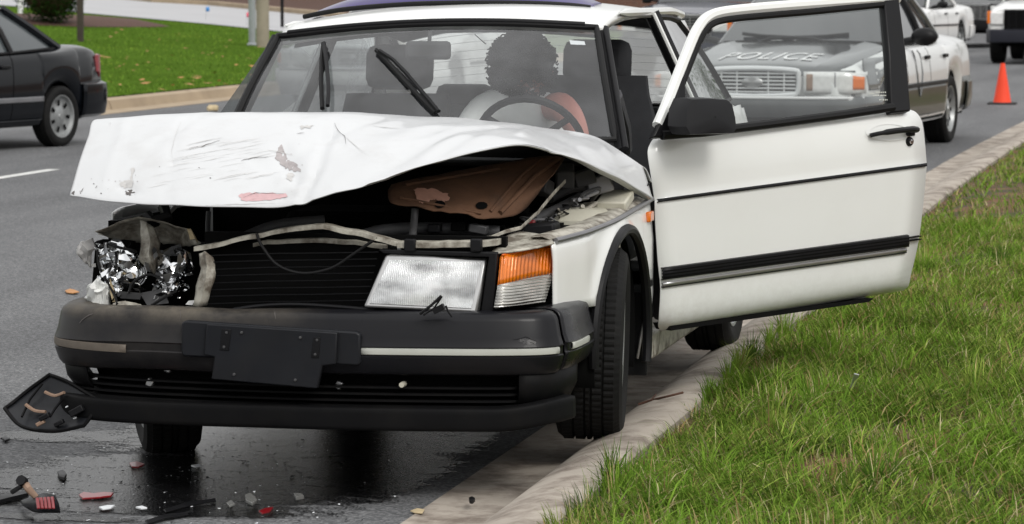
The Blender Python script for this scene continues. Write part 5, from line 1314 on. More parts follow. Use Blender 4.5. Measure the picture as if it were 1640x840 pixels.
# steering wheel
sc = Vector((.33, .98, .985)); sn = Vector((0, .86, .5)).normalized(); sa = Vector((1, 0, 0)); sb_ = sn.cross(sa)
b = MB(); b.tube([sc + (sa * math.cos(q) + sb_ * math.sin(q)) * .19 for q in lin(0, 2 * math.pi, 36)[:-1]], .014, 8, closed=True); sw = b.build('steering_wheel', 'black_trim', car)
b = MB(); b.box(sc - sn * .01, (.16, .05, .10), Matrix.Rotation(-.6, 3, 'X'))
for q in (0.25, math.pi - .25, math.pi * 1.2, -math.pi * .2): b.tube([sc, sc + (sa * math.cos(q) + sb_ * math.sin(q)) * .185], .014, 6)
b.build('wheel_hub', 'black_trim', sw, bevel=.01)
b = MB(); b.tube([sc - sn * .02, sc - sn * .3], .03, 10); b.build('steering_column', 'black_trim', sw)
# rear-view mirror
mc = at(686, 81, Y=.86)
b = MB(); b.box(mc, (.165, .03, .066)); rv = b.build('rear_view_mirror', 'dash', car, bevel=.014)
b = MB(); b.tube([mc + Vector((.0, .012, .02)), mc + Vector((.0, .03, .07))], .007, 6); b.build('mirror_stalk', 'dash', rv)
# grey cloth edge of the door opening and belt
b = MB(); b.tube(spline([at(x, y, Y=.74 + .16 * k) for k, (x, y) in enumerate(((986, 152), (993, 178), (1000, 205), (1002, 240)))], 4), .024, 8); b.build('door_seal', 'grey_cloth', car)
b = MB(); b.tube([Vector((.70, 1.78, 1.18)), Vector((.69, 1.76, .8)), Vector((.66, 1.7, .45))], .022, 6, flat=.15); b.build('seat_belt', 'black_rubber', car)
b = MB(); b.grid([[p * 1.0 + Vector((-p.x * .06, .05, -.036)) for p in r] for r in rows_roof]); b.facing((0, 0, -1)); b.build('headliner', 'seat_cloth', car)
b = MB(); P = [lerp(TL, TR, .62) + Vector((0, .01, -.01)), lerp(TL, TR, .66) + Vector((0, -.02, -.045))]; b.tube(P, .002, 5); b.build('aerial_wire', 'black_rubber', car)

# ================================================================== the driver
person = thing('person', 'person with big dark curly hair and pale shirt slumped forward behind the steering wheel', 'person', (.40, 1.5, .58), keep=True)
def skin_body(name, nodes, edges, m, parent, sub=2, root=0):
    me = bpy.data.meshes.new(name); o0 = ORIG.get(parent.name, Vector()) if parent else Vector()
    me.from_pydata([tuple(Vector(n_[0]) - o0) for n_ in nodes], edges, [])
    ob = bpy.data.objects.new(name, me); col.objects.link(ob); ob.parent = parent
    md = ob.modifiers.new('skin', 'SKIN'); md.use_smooth_shade = True
    if not me.skin_vertices: me.attributes.new('skin', 'FLOAT', 'POINT') if False else None
    bm = bmesh.new(); bm.from_mesh(me); ly = bm.verts.layers.skin.verify()
    bm.verts.ensure_lookup_table()
    for i, n_ in enumerate(nodes):
        r = n_[1]; bm.verts[i][ly].radius = (r, r) if not isinstance(r, tuple) else r; bm.verts[i][ly].use_root = (i == root)
    bm.to_mesh(me); bm.free()
    s2 = ob.modifiers.new('sub', 'SUBSURF'); s2.levels = sub; s2.render_levels = sub
    me.materials.append(M[m]); ORIG[ob.name] = o0
    return ob
hc = at(834, 102, Y=1.27)          # middle of the hair as seen
body = skin_body('body', [((.40, 1.52, .64), (.17, .13)), ((.36, 1.53, .78), (.15, .11)), ((.28, 1.47, .95), (.155, .12)), ((.22, 1.35, 1.08), (.13, .10)), ((.225, 1.28, 1.15), (.06, .06)), ((.235, 1.27, 1.21), (.055, .055)),
                  ((.10, 1.27, 1.11), (.075, .075)), ((.05, 1.13, 1.0), (.055, .055)), ((.14, 1.00, .98), (.042, .042)),
                  ((.34, 1.30, 1.10), (.065, .065))],
                 [(0, 1), (1, 2), (2, 3), (3, 4), (4, 5), (3, 6), (6, 7), (7, 8), (3, 9)], 'shirt', person)
skin_body('legs', [((.40, 1.52, .64), (.16, .12)), ((.32, 1.40, .63), (.085, .085)), ((.31, 1.05, .70), (.07, .07)), ((.31, .82, .42), (.05, .05)), ((.49, 1.40, .63), (.085, .085)), ((.49, 1.05, .70), (.07, .07)), ((.49, .82, .42), (.05, .05))], [(0, 1), (1, 2), (2, 3), (0, 4), (4, 5), (5, 6)], 'trousers', person)
# bare arm propped up beside the head, fist closed
ax_, el_p = at(893, 170, Y=1.25), at(905, 178, Y=1.10)
fist = sc + (sa * math.cos(.35) + sb_ * math.sin(.35)) * .19 + Vector((.0, .01, .0))
skin_body('arm', [((.34, 1.30, 1.10), (.058, .058)), ((.395, 1.19, 1.115), (.056, .056)), ((.455, 1.11, 1.07), (.050, .050)), ((.49, 1.06, 1.01), (.040, .040)), (tuple(fist), (.030, .030))], [(0, 1), (1, 2), (2, 3), (3, 4)], 'skin', person)
hand = MB(); hand.ball(fist + Vector((-.02, 0, .005)), (.042, .03, .04), 14, 9); ho = hand.build('hand', 'skin', person)
for k in range(4):
    p0 = fist + Vector((-.045, -.012, .028 - .018 * k)); b = MB(); b.tube([p0 + Vector((.03, -.02, 0)), p0 + Vector((0, -.03, .002)), p0 + Vector((-.022, -.012, 0)), p0 + Vector((-.012, .012, -.002))], [.0095, .0095, .009, .0075], 8); b.build('finger', 'skin', ho)
b = MB(); b.tube([fist + Vector((.0, -.03, .03)), fist + Vector((-.025, -.045, .036)), fist + Vector((-.05, -.04, .022))], [.011, .0105, .008], 8); b.build('thumb', 'skin', ho)
# head bowed: the face looks down at the wheel, the crown towards the windshield
hm_ = Matrix.Translation(hc + Vector((.02, .03, -.04))) @ Matrix.Rotation(R_(55), 4, 'X')
b = MB(); hr = []
for i in range(15):
    th = math.pi * i / 14
    hr.append([Vector((.075 * math.sin(th) * math.cos(q) * (1 - .12 * smooth01(.2, -1, math.cos(th))), .095 * math.sin(th) * math.sin(q) - .012 * smooth01(.0, -1, math.cos(th)), .115 * math.cos(th))) for q in lin(0, 2 * math.pi, 20)[:-1]])
b.grid(hr, closed_u=True)
b.xform(hm_); head = b.build('head', 'skin', person)
for nm, pts, r in (('nose', [(0, -.088, .015), (0, -.108, -.012), (0, -.09, -.02)], [.008, .013, .008]), ('mouth', [(-.024, -.084, -.048), (0, -.092, -.046), (.024, -.084, -.048)], [.004, .007, .004]), ('ear', [(-.076, 0, .02), (-.084, .006, .0), (-.076, .0, -.028)], [.008, .013, .007]), ('ear', [(.076, 0, .02), (.084, .006, .0), (.076, .0, -.028)], [.008, .013, .007])):
    b = MB(); b.tube([hm_ @ Vector(p) for p in pts], r, 8); b.build(nm, 'skin', head)
for s in (-1, 1):
    b = MB(); b.ball((.03 * s, -.083, .022), (.012, .008, .008), 10, 6); b.xform(hm_); b.build('eye', 'letter_white', head)
b = MB(); g2 = random.Random(5)
for i in range(1300):         # curls: short bent strands through the hair's volume
    d = Vector((g2.gauss(0, 1), g2.gauss(0, 1), g2.gauss(0, 1))).normalized()
    rad = g2.uniform(.9, 1.02); c = hc + Vector((d.x * .122, d.y * .115 + .02, d.z * .112 - (.02 if d.z < 0 else 0))) * 1.0 * 1
    c = hc + (c - hc) * rad; t = d.orthogonal().normalized(); t.rotate(Matrix.Rotation(g2.uniform(0, 6.28), 3, d)); u = d.cross(t); rr = g2.uniform(.004, .008)
    b.tube([c + (t * math.cos(q) + u * math.sin(q)) * rr + d * q * .0025 for q in lin(0, 5.2, 6)], .0032, 4)
hair = b.build('hair', 'hair', head)
b = MB(); hr2 = []
for i in range(13):
    th = math.pi * i / 12
    hr2.append([hc + Vector((.118 * math.sin(th) * math.cos(q), .112 * math.sin(th) * math.sin(q) + .02, .108 * math.cos(th))) for q in lin(0, 2 * math.pi, 24)[:-1]])
for r in hr2:
    for i in range(len(r)): r[i] = hc + (r[i] - hc) * (1.0 + .02 * noise.noise(r[i] * 30))
b.grid(hr2, closed_u=True); b.build('hair_mass', 'hair', head)
# ================================================================== other vehicles
def section(P, y, z0=None, z1=None, off=0.0, n=12):
    w, sh, ct, zb = curve1(P['w'], y), curve1(P['sh'], y), curve1(P['ct'], y), curve1(P['zb'], y)
    for (cy, cz, R) in P['arch']:
        if abs(y - cy) < R: zb = max(zb, cz + math.sqrt(R * R - (y - cy) ** 2))
    pts = []
    H = sh - zb
    for t, dx in ((0, -.05), (.08, -.025), (.25, -.006), (.5, 0), (.7, -.006), (.85, -.02), (.95, -.04), (1, -.065)):
        z = zb + H * t; pts.append((w + dx + off, z))
    pts += [(w - .13, sh + (ct - sh) * .45), (w * .72, sh + (ct - sh) * .8), (w * .4, ct - .008), (0, ct)]
    return pts

def shell(P, y0, y1, n, m, root, name='body'):
    rows = []
    ys = lin(y0, y1, n)
    for (cy, cz, R) in P['arch']: ys += [cy - R + .002, cy - R - .002, cy + R - .002, cy + R + .002, cy - R + .02, cy + R - .02]
    ys = sorted(y for y in ys if y0 <= y <= y1)
    for y in ys:
        s = section(P, y); rows.append([Vector((x, y, z)) for x, z in s] + [Vector((-x, y, z)) for x, z in s[-2::-1]])
    b = MB(); b.grid(rows); b.facing((0, 0, 1))
    k = len(rows[0]); b.f.append(tuple(range(k))); o = len(b.v) - k; b.f.append(tuple(o + i for i in range(k))[::-1])
    ob = b.build(name, m, root, angle=38)
    return ob

def band(P, y0, y1, za, zb_, m, root, s, off=.004, name='lower_panel', n=40):
    """painted or plastic band on the flank between two heights"""
    rows = []
    ys = lin(y0, y1, n)
    for y in ys:
        sec = section(P, y); lo = max(za, sec[0][1]); hi = max(lo + .002, zb_); r = []
        for k in range(6):
            z = lo + (hi - lo) * k / 5; x = None
            for (xa, z_a), (xb, z_b) in zip(sec[:8], sec[1:8]):
                if z_a <= z <= z_b + 1e-6: x = xa + (xb - xa) * (z - z_a) / max(1e-6, z_b - z_a); break
            if x is None: x = sec[0][0] if z < sec[0][1] else sec[7][0]
            r.append(Vector((s * (x + off), y, z)))
        rows.append(r)
    b = MB(); b.grid(rows); b.facing((s, 0, 0)); return b.build(name, m, root, solid=.003)

def greenhouse(G, root, paint, gl, pillar=None, roof_m=None):
    (yb, zb_, hb_), (yt, zt, ht_), (yr, zr, hr_), (yd, zd, hd_) = G      # cowl, header, rear header, rear deck
    def arc(y, z, h, bow, n=8): return [Vector((h * u, y + bow * (u * u - 1), z + .02 * (1 - u * u))) for u in lin(-1, 1, n)]
    rf = [arc(yt, zt, ht_, .06), arc(lerp((yt, 0, 0), (yr, 0, 0), .35).x, zt + .035, (ht_ + hr_) / 2 + .01, 0), arc(lerp((yt, 0, 0), (yr, 0, 0), .7).x, zr + .035, hr_ + .01, 0), arc(yr, zr, hr_, -.05)]
    b = MB(); b.grid(refine(rf, 2, 4)); b.facing((0, 0, 1)); b.build('roof', roof_m or paint, root, solid=.02)
    b = MB(); b.grid([arc(yb, zb_, hb_, .12), arc((yb + yt) / 2, (zb_ + zt) / 2 + .02, (hb_ + ht_) / 2, .09), arc(yt, zt, ht_, .06)]); b.facing((0, -1, 1)); b.build('windshield', gl, root)
    b = MB(); b.grid([arc(yr, zr, hr_, -.05), arc((yr + yd) / 2, (zr + zd) / 2 + .03, (hr_ + hd_) / 2, -.06), arc(yd, zd, hd_, -.08)]); b.facing((0, 1, 1)); b.build('rear_window', gl, root)
    for s in (1, -1):
        bo = [Vector((s * (hb_ + .03), yb + .12, zb_ - .04)), Vector((s * (hb_ + .06), (yb + yd) / 2, (zb_ + zd) / 2 - .04)), Vector((s * (hd_ + .03), yd - .12, zd - .03))]
        to = [Vector((s * ht_, yt + .05, zt)), Vector((s * (ht_ + hr_) / 2 * 1.02, (yt + yr) / 2, (zt + zr) / 2 + .02)), Vector((s * hr_, yr - .03, zr))]
        b = MB(); b.grid(refine([bo, [lerp(p, q, .5) + Vector((s * .015, 0, 0)) for p, q in zip(bo, to)], to], 4, 3)); b.facing((s, 0, 0)); b.build('side_window', gl, root)
        b = MB(); b.tube([bo[0], lerp(bo[0], to[0], .5) + Vector((s * .015, 0, 0)), to[0]], .035, 8); b.build('front_pillar', pillar or paint, root)
        b = MB(); b.tube([bo[2], lerp(bo[2], to[2], .5) + Vector((s * .015, 0, 0)), to[2]], .05, 8); b.build('rear_pillar', pillar or paint, root)
        m1, m2 = lerp(bo[1], bo[0], -.12), lerp(to[1], to[0], -.12)
        b = MB(); b.tube([m1, lerp(m1, m2, .5) + Vector((s * .02, 0, 0)), m2], .032, 8); b.build('middle_pillar', 'black_trim', root)
        b = MB(); b.tube([p + Vector((s * .006, 0, 0)) for p in to], .02, 6); b.build('roof_rail', paint, root)
        b = MB(); b.tube([p + Vector((s * .008, 0, .01)) for p in spline(bo, 4)], .014, 6); b.build('belt_line', 'black_trim', root)

def wheels(root, spots, R, w, rim_m='silver_rim', spokes=8, rimR=None):
    for (x, y) in spots: make_wheel(root, Vector((x, y, R)), side=1 if x > 0 else -1, R=R, w=w, lug=False, rim_m=rim_m, spokes=spokes, rimR=rimR or R * .66)

def text_mesh(s, size, shear=0.0, bold=.0):
    cu = bpy.data.curves.new('lettering', 'FONT'); cu.body = s; cu.size = size; cu.align_x = 'CENTER'; cu.shear = shear; cu.offset = bold; cu.resolution_u = 3; cu.space_character = 1.12
    ob = bpy.data.objects.new('lettering', cu); col.objects.link(ob); bpy.context.view_layer.update()
    me = bpy.data.meshes.new_from_object(ob.evaluated_get(bpy.context.evaluated_depsgraph_get()))
    V = [v.co.copy() for v in me.vertices]; Fc = [tuple(p.vertices) for p in me.polygons]
    col.objects.unlink(ob); bpy.data.objects.remove(ob); bpy.data.curves.remove(cu); bpy.data.meshes.remove(me)
    return V, Fc

SED = dict(w=[(-2.46, .74), (-2.38, .86), (-2.15, .94), (-1.4, .985), (0, .99), (1.5, .985), (2.5, .93), (2.88, .82)],
           sh=[(-2.46, .70), (-2.2, .79), (-1.4, .875), (-.7, .925), (0, .945), (1.5, .97), (2.4, .985), (2.88, .90)],
           ct=[(-2.46, .76), (-2.3, .845), (-1.9, .915), (-1.4, .965), (-.8, 1.02), (-.4, 1.0), (1.2, 1.0), (1.8, 1.065), (2.6, 1.04), (2.88, .95)],
           zb=[(-2.46, .36), (-2.3, .30), (0, .26), (2.6, .30), (2.88, .42)], arch=[(-1.45, .335, .385), (1.46, .335, .385)])

def big_sedan(name, label, cat, group, body_m, hood_m, lower_m, police):
    root = thing(name, label, cat, (0, 0, 0), 0, group)
    body = shell(SED, -2.46, 2.88, 66, body_m, root)
    # the bonnet is a lid of its own, a hair proud
    rows = []
    for y in lin(-2.40, -.80, 18):
        s = section(SED, y); w, sh, ct = curve1(SED['w'], y), curve1(SED['sh'], y), curve1(SED['ct'], y)
        hx = [(w - .15, sh + (ct - sh) * .42), (w * .72, sh + (ct - sh) * .8 + .004), (w * .62, ct - .0), (w * .58, ct - .012), (w * .3, ct - .001), (0, ct + .002)]
        rows.append([Vector((x, y, z + .008)) for x, z in hx] + [Vector((-x, y, z + .008)) for x, z in hx[-2::-1]])
    b = MB(); b.grid(rows); b.facing((0, 0, 1)); hoodp = b.build('hood', hood_m, root, solid=.01, angle=30); hv = b.bvh()
    for s in (1, -1):
        band(SED, -2.12, -.72, .62, .90, hood_m, root, s, .003, 'front_wing') if police else None
        band(SED, -1.02, 1.03, .28, .64, lower_m, root, s) if police else None
        band(SED, 1.88, 2.75, .32, .64, lower_m, root, s) if police else None
        band(SED, -1.02, 1.06, .60, .635, 'black_trim', root, s, .012, 'rub_strip')
    greenhouse(((-.80, 1.02, .76), (-.02, 1.42, .60), (1.02, 1.42, .60), (1.78, 1.06, .70)), root, body_m, 'dark_glass', 'police_grey' if police else None)
    # nose: panel, grille, lamps, bumper
    b = MB(); b.grid(refine([[Vector((x, -2.47 + .10 * (abs(x) / .9) ** 3, z)) for x in (-.88, -.6, -.3, 0, .3, .6, .88)] for z in (.50, .62, .80)], 3, 2)); b.facing((0, -1, 0)); b.build('nose_panel', hood_m, root, solid=.03)
    def ypl(x): return -2.475 + .10 * (abs(x) / .9) ** 3
    gp = [(-.40, .615), (-.405, .76), (-.36, .80), (0, .815), (.36, .80), (.405, .76), (.40, .615), (.33, .585), (0, .575), (-.33, .585)]
    b = MB(); b.prism([Vector((x, ypl(x) - .02, z)) for x, z in gp], (0, .03, 0)); gr = b.build('grille', 'deep_black', root)
    b = MB(); b.tube([Vector((x, ypl(x) - .03, z)) for x, z in spline([(x, z, 0) for x, z in gp], 3, True) for x, z in [(x, z)]] if False else [Vector((p.x, ypl(p.x) - .028, p.y)) for p in spline([(x, z, 0) for x, z in gp], 3, True)], .024, 8, closed=True); b.build('grille_frame', 'bright_metal', gr)
    for k in range(6):
        z = .612 + .032 * k
        b = MB(); b.tube([Vector((x, ypl(x) - .03, z)) for x in (-.38, 0, .38)], .0085, 6); b.build('grille_bar', 'bright_metal', gr)
    for x in (-.28, -.14, .14, .28):
        b = MB(); b.tube([(x, ypl(x) - .03, .59), (x, ypl(x) - .03, .80)], .007, 6); b.build('grille_bar', 'bright_metal', gr)
    b = MB(); b.lathe([(0, .012), (.045, .010), (.055, 0)], 20, (0, 0, 0), (0, -1, 0)); b.xform(Matrix.Translation((0, ypl(0) - .04, .695)) @ Matrix.Diagonal((1.75, 1, .85, 1))); b.build('oval_emblem', 'dull_metal', gr)
    for s in (1, -1):
        def yh(x): return -2.505 + .10 * (x / .9) ** 3 + 2.1 * max(0, x - .82) ** 1.5
        def lensg(x0, x1, z0, z1, off, n_=10):
            return [[Vector((s * (x0 + (x1 - x0) * i / n_), yh(x0 + (x1 - x0) * i / n_) - off, z0 + (z1 - z0) * k / 4 - .02 * smooth01(.8, .95, x0 + (x1 - x0) * i / n_) * (k / 4))) for i in range(n_ + 1)] for k in range(5)]
        b = MB(); b.grid(lensg(.45, .955, .60, .79, 0)); b.facing((0, -1, 0)); hl_ = b.build('headlight', 'lens', root, solid=.05)
        b = MB(); b.grid(lensg(.865, .945, .635, .765, .005)); b.facing((0, -1, 0)); b.build('turn_signal', 'amber', hl_, solid=.004)
        b = MB(); b.grid(lensg(.475, .53, .625, .77, .004)); b.facing((0, -1, 0)); b.build('lens_tint', 'dull_tan' if police else 'lens', hl_, solid=.003)  # tan strip painted for the orange reflections at the police lamp's inner end
        b = MB(); b.grid(lensg(.715, .725, .61, .785, .004)); b.facing((0, -1, 0)); b.build('lens_divider', 'steel_grey', hl_, solid=.003)
        # mirrors
        b = MB(); b.ball((s * 1.08, -.48, 1.065), (.125, .075, .085), 16, 10); mr_ = b.build('side_mirror', 'black_trim', root)
        b = MB(); b.tube([(s * .84, -.47, 1.0), (s * .90, -.48, 1.02), (s * 1.0, -.48, 1.04)], .035, 8); b.build('mirror_arm', 'black_trim', mr_)
        # doors: seams and handles
        for y in (-.72, .28, 1.12):
            rws = [Vector((s * (x + .002), y + (.0 if y < 1 else .25 * (z - .6)), z)) for x, z in section(SED, y)[1:8]]
            b = MB(); b.tube([q - Vector((s * .003, 0, 0)) for q in rws], .004, 5); b.build('door_seam', 'black_rubber', root)
        for y in (.14, .98):
            b = MB(); b.box((s * (curve1(SED['w'], y) - .006), y, .865), (.03, .16, .035)); b.build('door_handle', 'black_trim', root, bevel=.008)
        b = MB(); b.prism([Vector((s * .80, 2.87, .62)), Vector((s * .80, 2.87, .84)), Vector((s * .45, 2.90, .84)), Vector((s * .45, 2.90, .62))], (0, .03, 0)); b.build('tail_light', 'red_lens', root, bevel=.01)
    bs = [(.0, .40), (-.05, .42), (-.07, .48), (-.07, .54), (-.04, .575), (.0, .58)]
    bp_ = [(.985, -1.86), (.975, -2.05), (.94, -2.28), (.84, -2.43), (.5, -2.50), (0, -2.52), (-.5, -2.50), (-.84, -2.43), (-.94, -2.28), (-.975, -2.05), (-.985, -1.86)]
    rows = []
    for (x, y) in [(p.x, p.y) for p in spline([(x, y, 0) for x, y in bp_], 3)]:
        d = Vector((x * .35, y + 1.7, 0)).normalized(); rows.append([Vector((x, y, z)) - d * o_ * -1 * -1 if False else Vector((x, y, z)) + d * (-o_) * .6 for o_, z in bs] + [Vector((x, y, .27)) - d * .04])
        rows[-1] = rows[-1][-1:] + rows[-1][:-1]
    b = MB(); b.grid(rows); b.facing((0, -1, 0)); bpr = b.build('front_bumper', hood_m, root, solid=.01, angle=50)
    b = MB(); b.tube([Vector((x, y - .045, .565)) for x, y in bp_[2:9]], .012, 6); b.build('bumper_strip', 'letter_white' if police else 'dull_metal', bpr)
    b = MB(); b.box((0, -2.50, .36), (1.1, .04, .07)); b.build('lower_intake', 'deep_black', bpr, bevel=.01)
    rbp = [(.97, 2.1), (.93, 2.55), (.80, 2.84), (.4, 2.95), (0, 2.97), (-.4, 2.95), (-.80, 2.84), (-.93, 2.55), (-.97, 2.1)]
    b = MB(); b.grid([[Vector((x * k, y * k2, z)) for k, k2, z in ((.97, .985, .30), (1.0, 1.0, .34), (1.01, 1.012, .45), (1.01, 1.012, .58), (.985, .99, .60))] for x, y in [(p.x, p.y) for p in spline([(x, y, 0) for x, y in rbp], 3)]]); b.facing((0, 1, 0)); b.build('rear_bumper', lower_m if police else body_m, root, solid=.01)
    for s in (1, -1):
        P_ = [(-.28 * s, -.86, 1.005), (-.2 * s, -.84, 1.03), (.3 * s, -.78, 1.05), (.5 * s, -.72, 1.07)]
        b = MB(); b.tube([Vector(p) + Vector((-.05, -.08, .02)) for p in P_], .016, 6); b.build('wiper', 'black_trim', root)
    b = MB(); b.box((0, .2, .28), (1.7, 4.6, .05)); b.build('underbody', 'deep_black', root)
    wheels(root, [(.84, -1.45), (-.84, -1.45), (.84, 1.46), (-.84, 1.46)], .335, .225, 'silver_rim', 10)
    if police:
        V, Fc = text_mesh('POLICE', .215, .3, .001)
        b = MB(); vv = []
        for v in V:
            x, y = v.x * 1.12, -2.14 + v.y * 2.2
            h_ = hv.ray_cast(Vector((x, y, 3)), Vector((0, 0, -1)))
            vv.append((h_[0] if h_[0] else Vector((x, y, 1))) + Vector((0, 0, .006)))
        b.add(vv, Fc); b.facing((0, 0, 1)); b.build('police_lettering', 'letter_white', hoodp, smooth=False, label='white letters reading POLICE on the hood')
        for s in (1, -1):        # crest on the front door
            cp_ = [(-.13, .90), (-.10, .935), (0, .95), (.10, .935), (.13, .90), (.12, .72), (.07, .58), (0, .50), (-.07, .58), (-.12, .72)]
            def on(dy, z):
                y = -.22 + dy; sec = section(SED, y); x = 0
                for (xa, z_a), (xb, z_b) in zip(sec[:8], sec[1:8]):
                    if z_a <= z <= z_b: x = xa + (xb - xa) * (z - z_a) / max(1e-6, z_b - z_a)
                return Vector((s * (x + .012), y, z))
            P_ = [on(a, z) for a, z in cp_]; c = sum(P_, Vector()) / len(P_)
            b = MB(); b.add(P_ + [c], [(i, (i + 1) % 10, 10) for i in range(10)]); b.facing((s, 0, 0)); cr_ = b.build('door_crest', 'police_grey', root, smooth=False)
            b = MB(); Q = [lerp(p, c, .3) + Vector((s * .004, 0, 0)) for p in P_]; b.add(Q + [c + Vector((s * .004, 0, 0))], [(i, (i + 1) % 10, 10) for i in range(10)]); b.facing((s, 0, 0)); b.build('crest_centre', 'gold_badge', cr_, smooth=False)
    return root

def put(root, X, Y, rz): root.location = (X, Y, zg(max(X, -2), Y)); root.rotation_euler = (0, 0, rz)

pc = big_sedan('police_car', 'grey and silver police car with POLICE on its hood, seen through the open door window', 'police car', 'cars stopped behind the wreck', 'silver_body', 'police_grey', 'police_lower', True)
th = math.atan2(.48, 3.9)     # nose swung a little into the street
# rear kerb-side wheel stands at (.36, 20.5)
rw_ = Matrix.Rotation(-th, 3, 'Z') @ Vector((.95, 1.46, 0))
put(pc, .36 - rw_.x, 20.5 - rw_.y, -th)

ws = big_sedan('white_sedan', 'white sedan stopped farther back, seen through the windshield of the wreck', 'car', 'cars stopped behind the wreck', 'plain_white', 'plain_white', 'plain_white', False)
cpos = at(582, 103, Y=24.0); put(ws, cpos.x, 26.5, R_(-4))

# ---- dark coupe passing in the far lane
CP = dict(w=[(-2.15, .66), (-2.0, .76), (-1.3, .835), (0, .85), (1.3, .845), (1.9, .80), (2.18, .72), (2.25, .66)],
          sh=[(-2.15, .60), (-1.9, .70), (-1.2, .80), (-.5, .87), (.3, .90), (1.3, .93), (1.9, .95), (2.15, .90), (2.25, .72)],
          ct=[(-2.15, .64), (-1.9, .75), (-1.2, .87), (-.7, .93), (.3, .93), (1.2, .95), (1.6, 1.0), (2.05, .985), (2.2, .93), (2.25, .75)],
          zb=[(-2.15, .34), (-1.9, .25), (0, .22), (1.6, .24), (1.9, .30), (2.25, .42)], arch=[(-1.31, .30, .335), (1.31, .30, .335)])
cp = thing('dark_coupe', 'shiny black two-door coupe driving along the far lane, only its rear half in view', 'car')
shell(CP, -2.15, 2.25, 60, 'black_paint', cp)
greenhouse(((-.78, .93, .70), (.02, 1.34, .53), (.78, 1.34, .52), (1.62, .985, .62)), cp, 'black_paint', 'grey_glass')
for s in (1, -1):
    band(CP, -1.95, 2.2, .46, .50, 'black_trim', cp, s, .014, 'rub_strip') if False else None
    band(CP, -.95, .96, .455, .505, 'steel_grey', cp, s, .012, 'rub_strip')
    band(CP, -.94, .95, .20, .285, 'black_paint', cp, s, .02, 'side_skirt')
    for y in (-.62, .45):
        b = MB(); b.tube([Vector((s * (x + .001), y + .1 * (z - .5), z)) for x, z in section(CP, y)[1:8]], .004, 5); b.build('door_seam', 'deep_black', cp)
    b = MB(); b.box((s * .845, .34, .80), (.03, .15, .035)); b.build('door_handle', 'black_trim', cp, bevel=.008)
    tl = [Vector((s * .735, 2.10, .66)), Vector((s * .755, 2.05, .72)), Vector((s * .735, 2.08, .88)), Vector((s * .66, 2.17, .895)), Vector((s * .40, 2.235, .88)), Vector((s * .40, 2.25, .68))]
    b = MB(); b.prism(tl, (.012 * s, .03, 0)); t_ = b.build('tail_light', 'red_lens', cp, bevel=.01)
    b = MB(); b.prism([Vector((s * .752, 2.03, .72)), Vector((s * .735, 2.05, .885)), Vector((s * .70, 2.14, .89)), Vector((s * .725, 2.11, .70))], (.022 * s, .022, 0)); b.build('turn_lens', 'red_lens', t_)
rbp = [(.835, 1.66), (.83, 1.9), (.79, 2.13), (.66, 2.27), (.3, 2.34), (0, 2.35), (-.3, 2.34), (-.66, 2.27), (-.79, 2.13), (-.83, 1.9), (-.835, 1.66)]
b = MB(); b.grid([[Vector((x * k, y * k2, z)) for k, k2, z in ((.93, .97, .27), (1.0, 1.0, .30), (1.015, 1.008, .40), (1.02, 1.01, .52), (1.015, 1.008, .60), (.96, .975, .635))] for x, y in [(p.x, p.y) for p in spline([(x, y, 0) for x, y in rbp], 3)]]); b.facing((0, 1, 0)); b.build('rear_bumper', 'black_paint', cp, solid=.01)
b = MB(); b.box((0, -.2, .24), (1.5, 3.2, .05)); b.build('underbody', 'deep_black', cp)
wheels(cp, [(.745, -1.31), (-.745, -1.31), (.745, 1.31), (-.745, 1.31)], .298, .185, 'silver_rim', 7, .205)
tc_ = R_(-13); rw_ = Matrix.Rotation(tc_, 3, 'Z') @ Vector((.82, 1.31, 0)); gp_ = at(99, 235, Z=0)
cp.location = (gp_.x - rw_.x, gp_.y - rw_.y, 0); cp.rotation_euler = (0, 0, tc_)

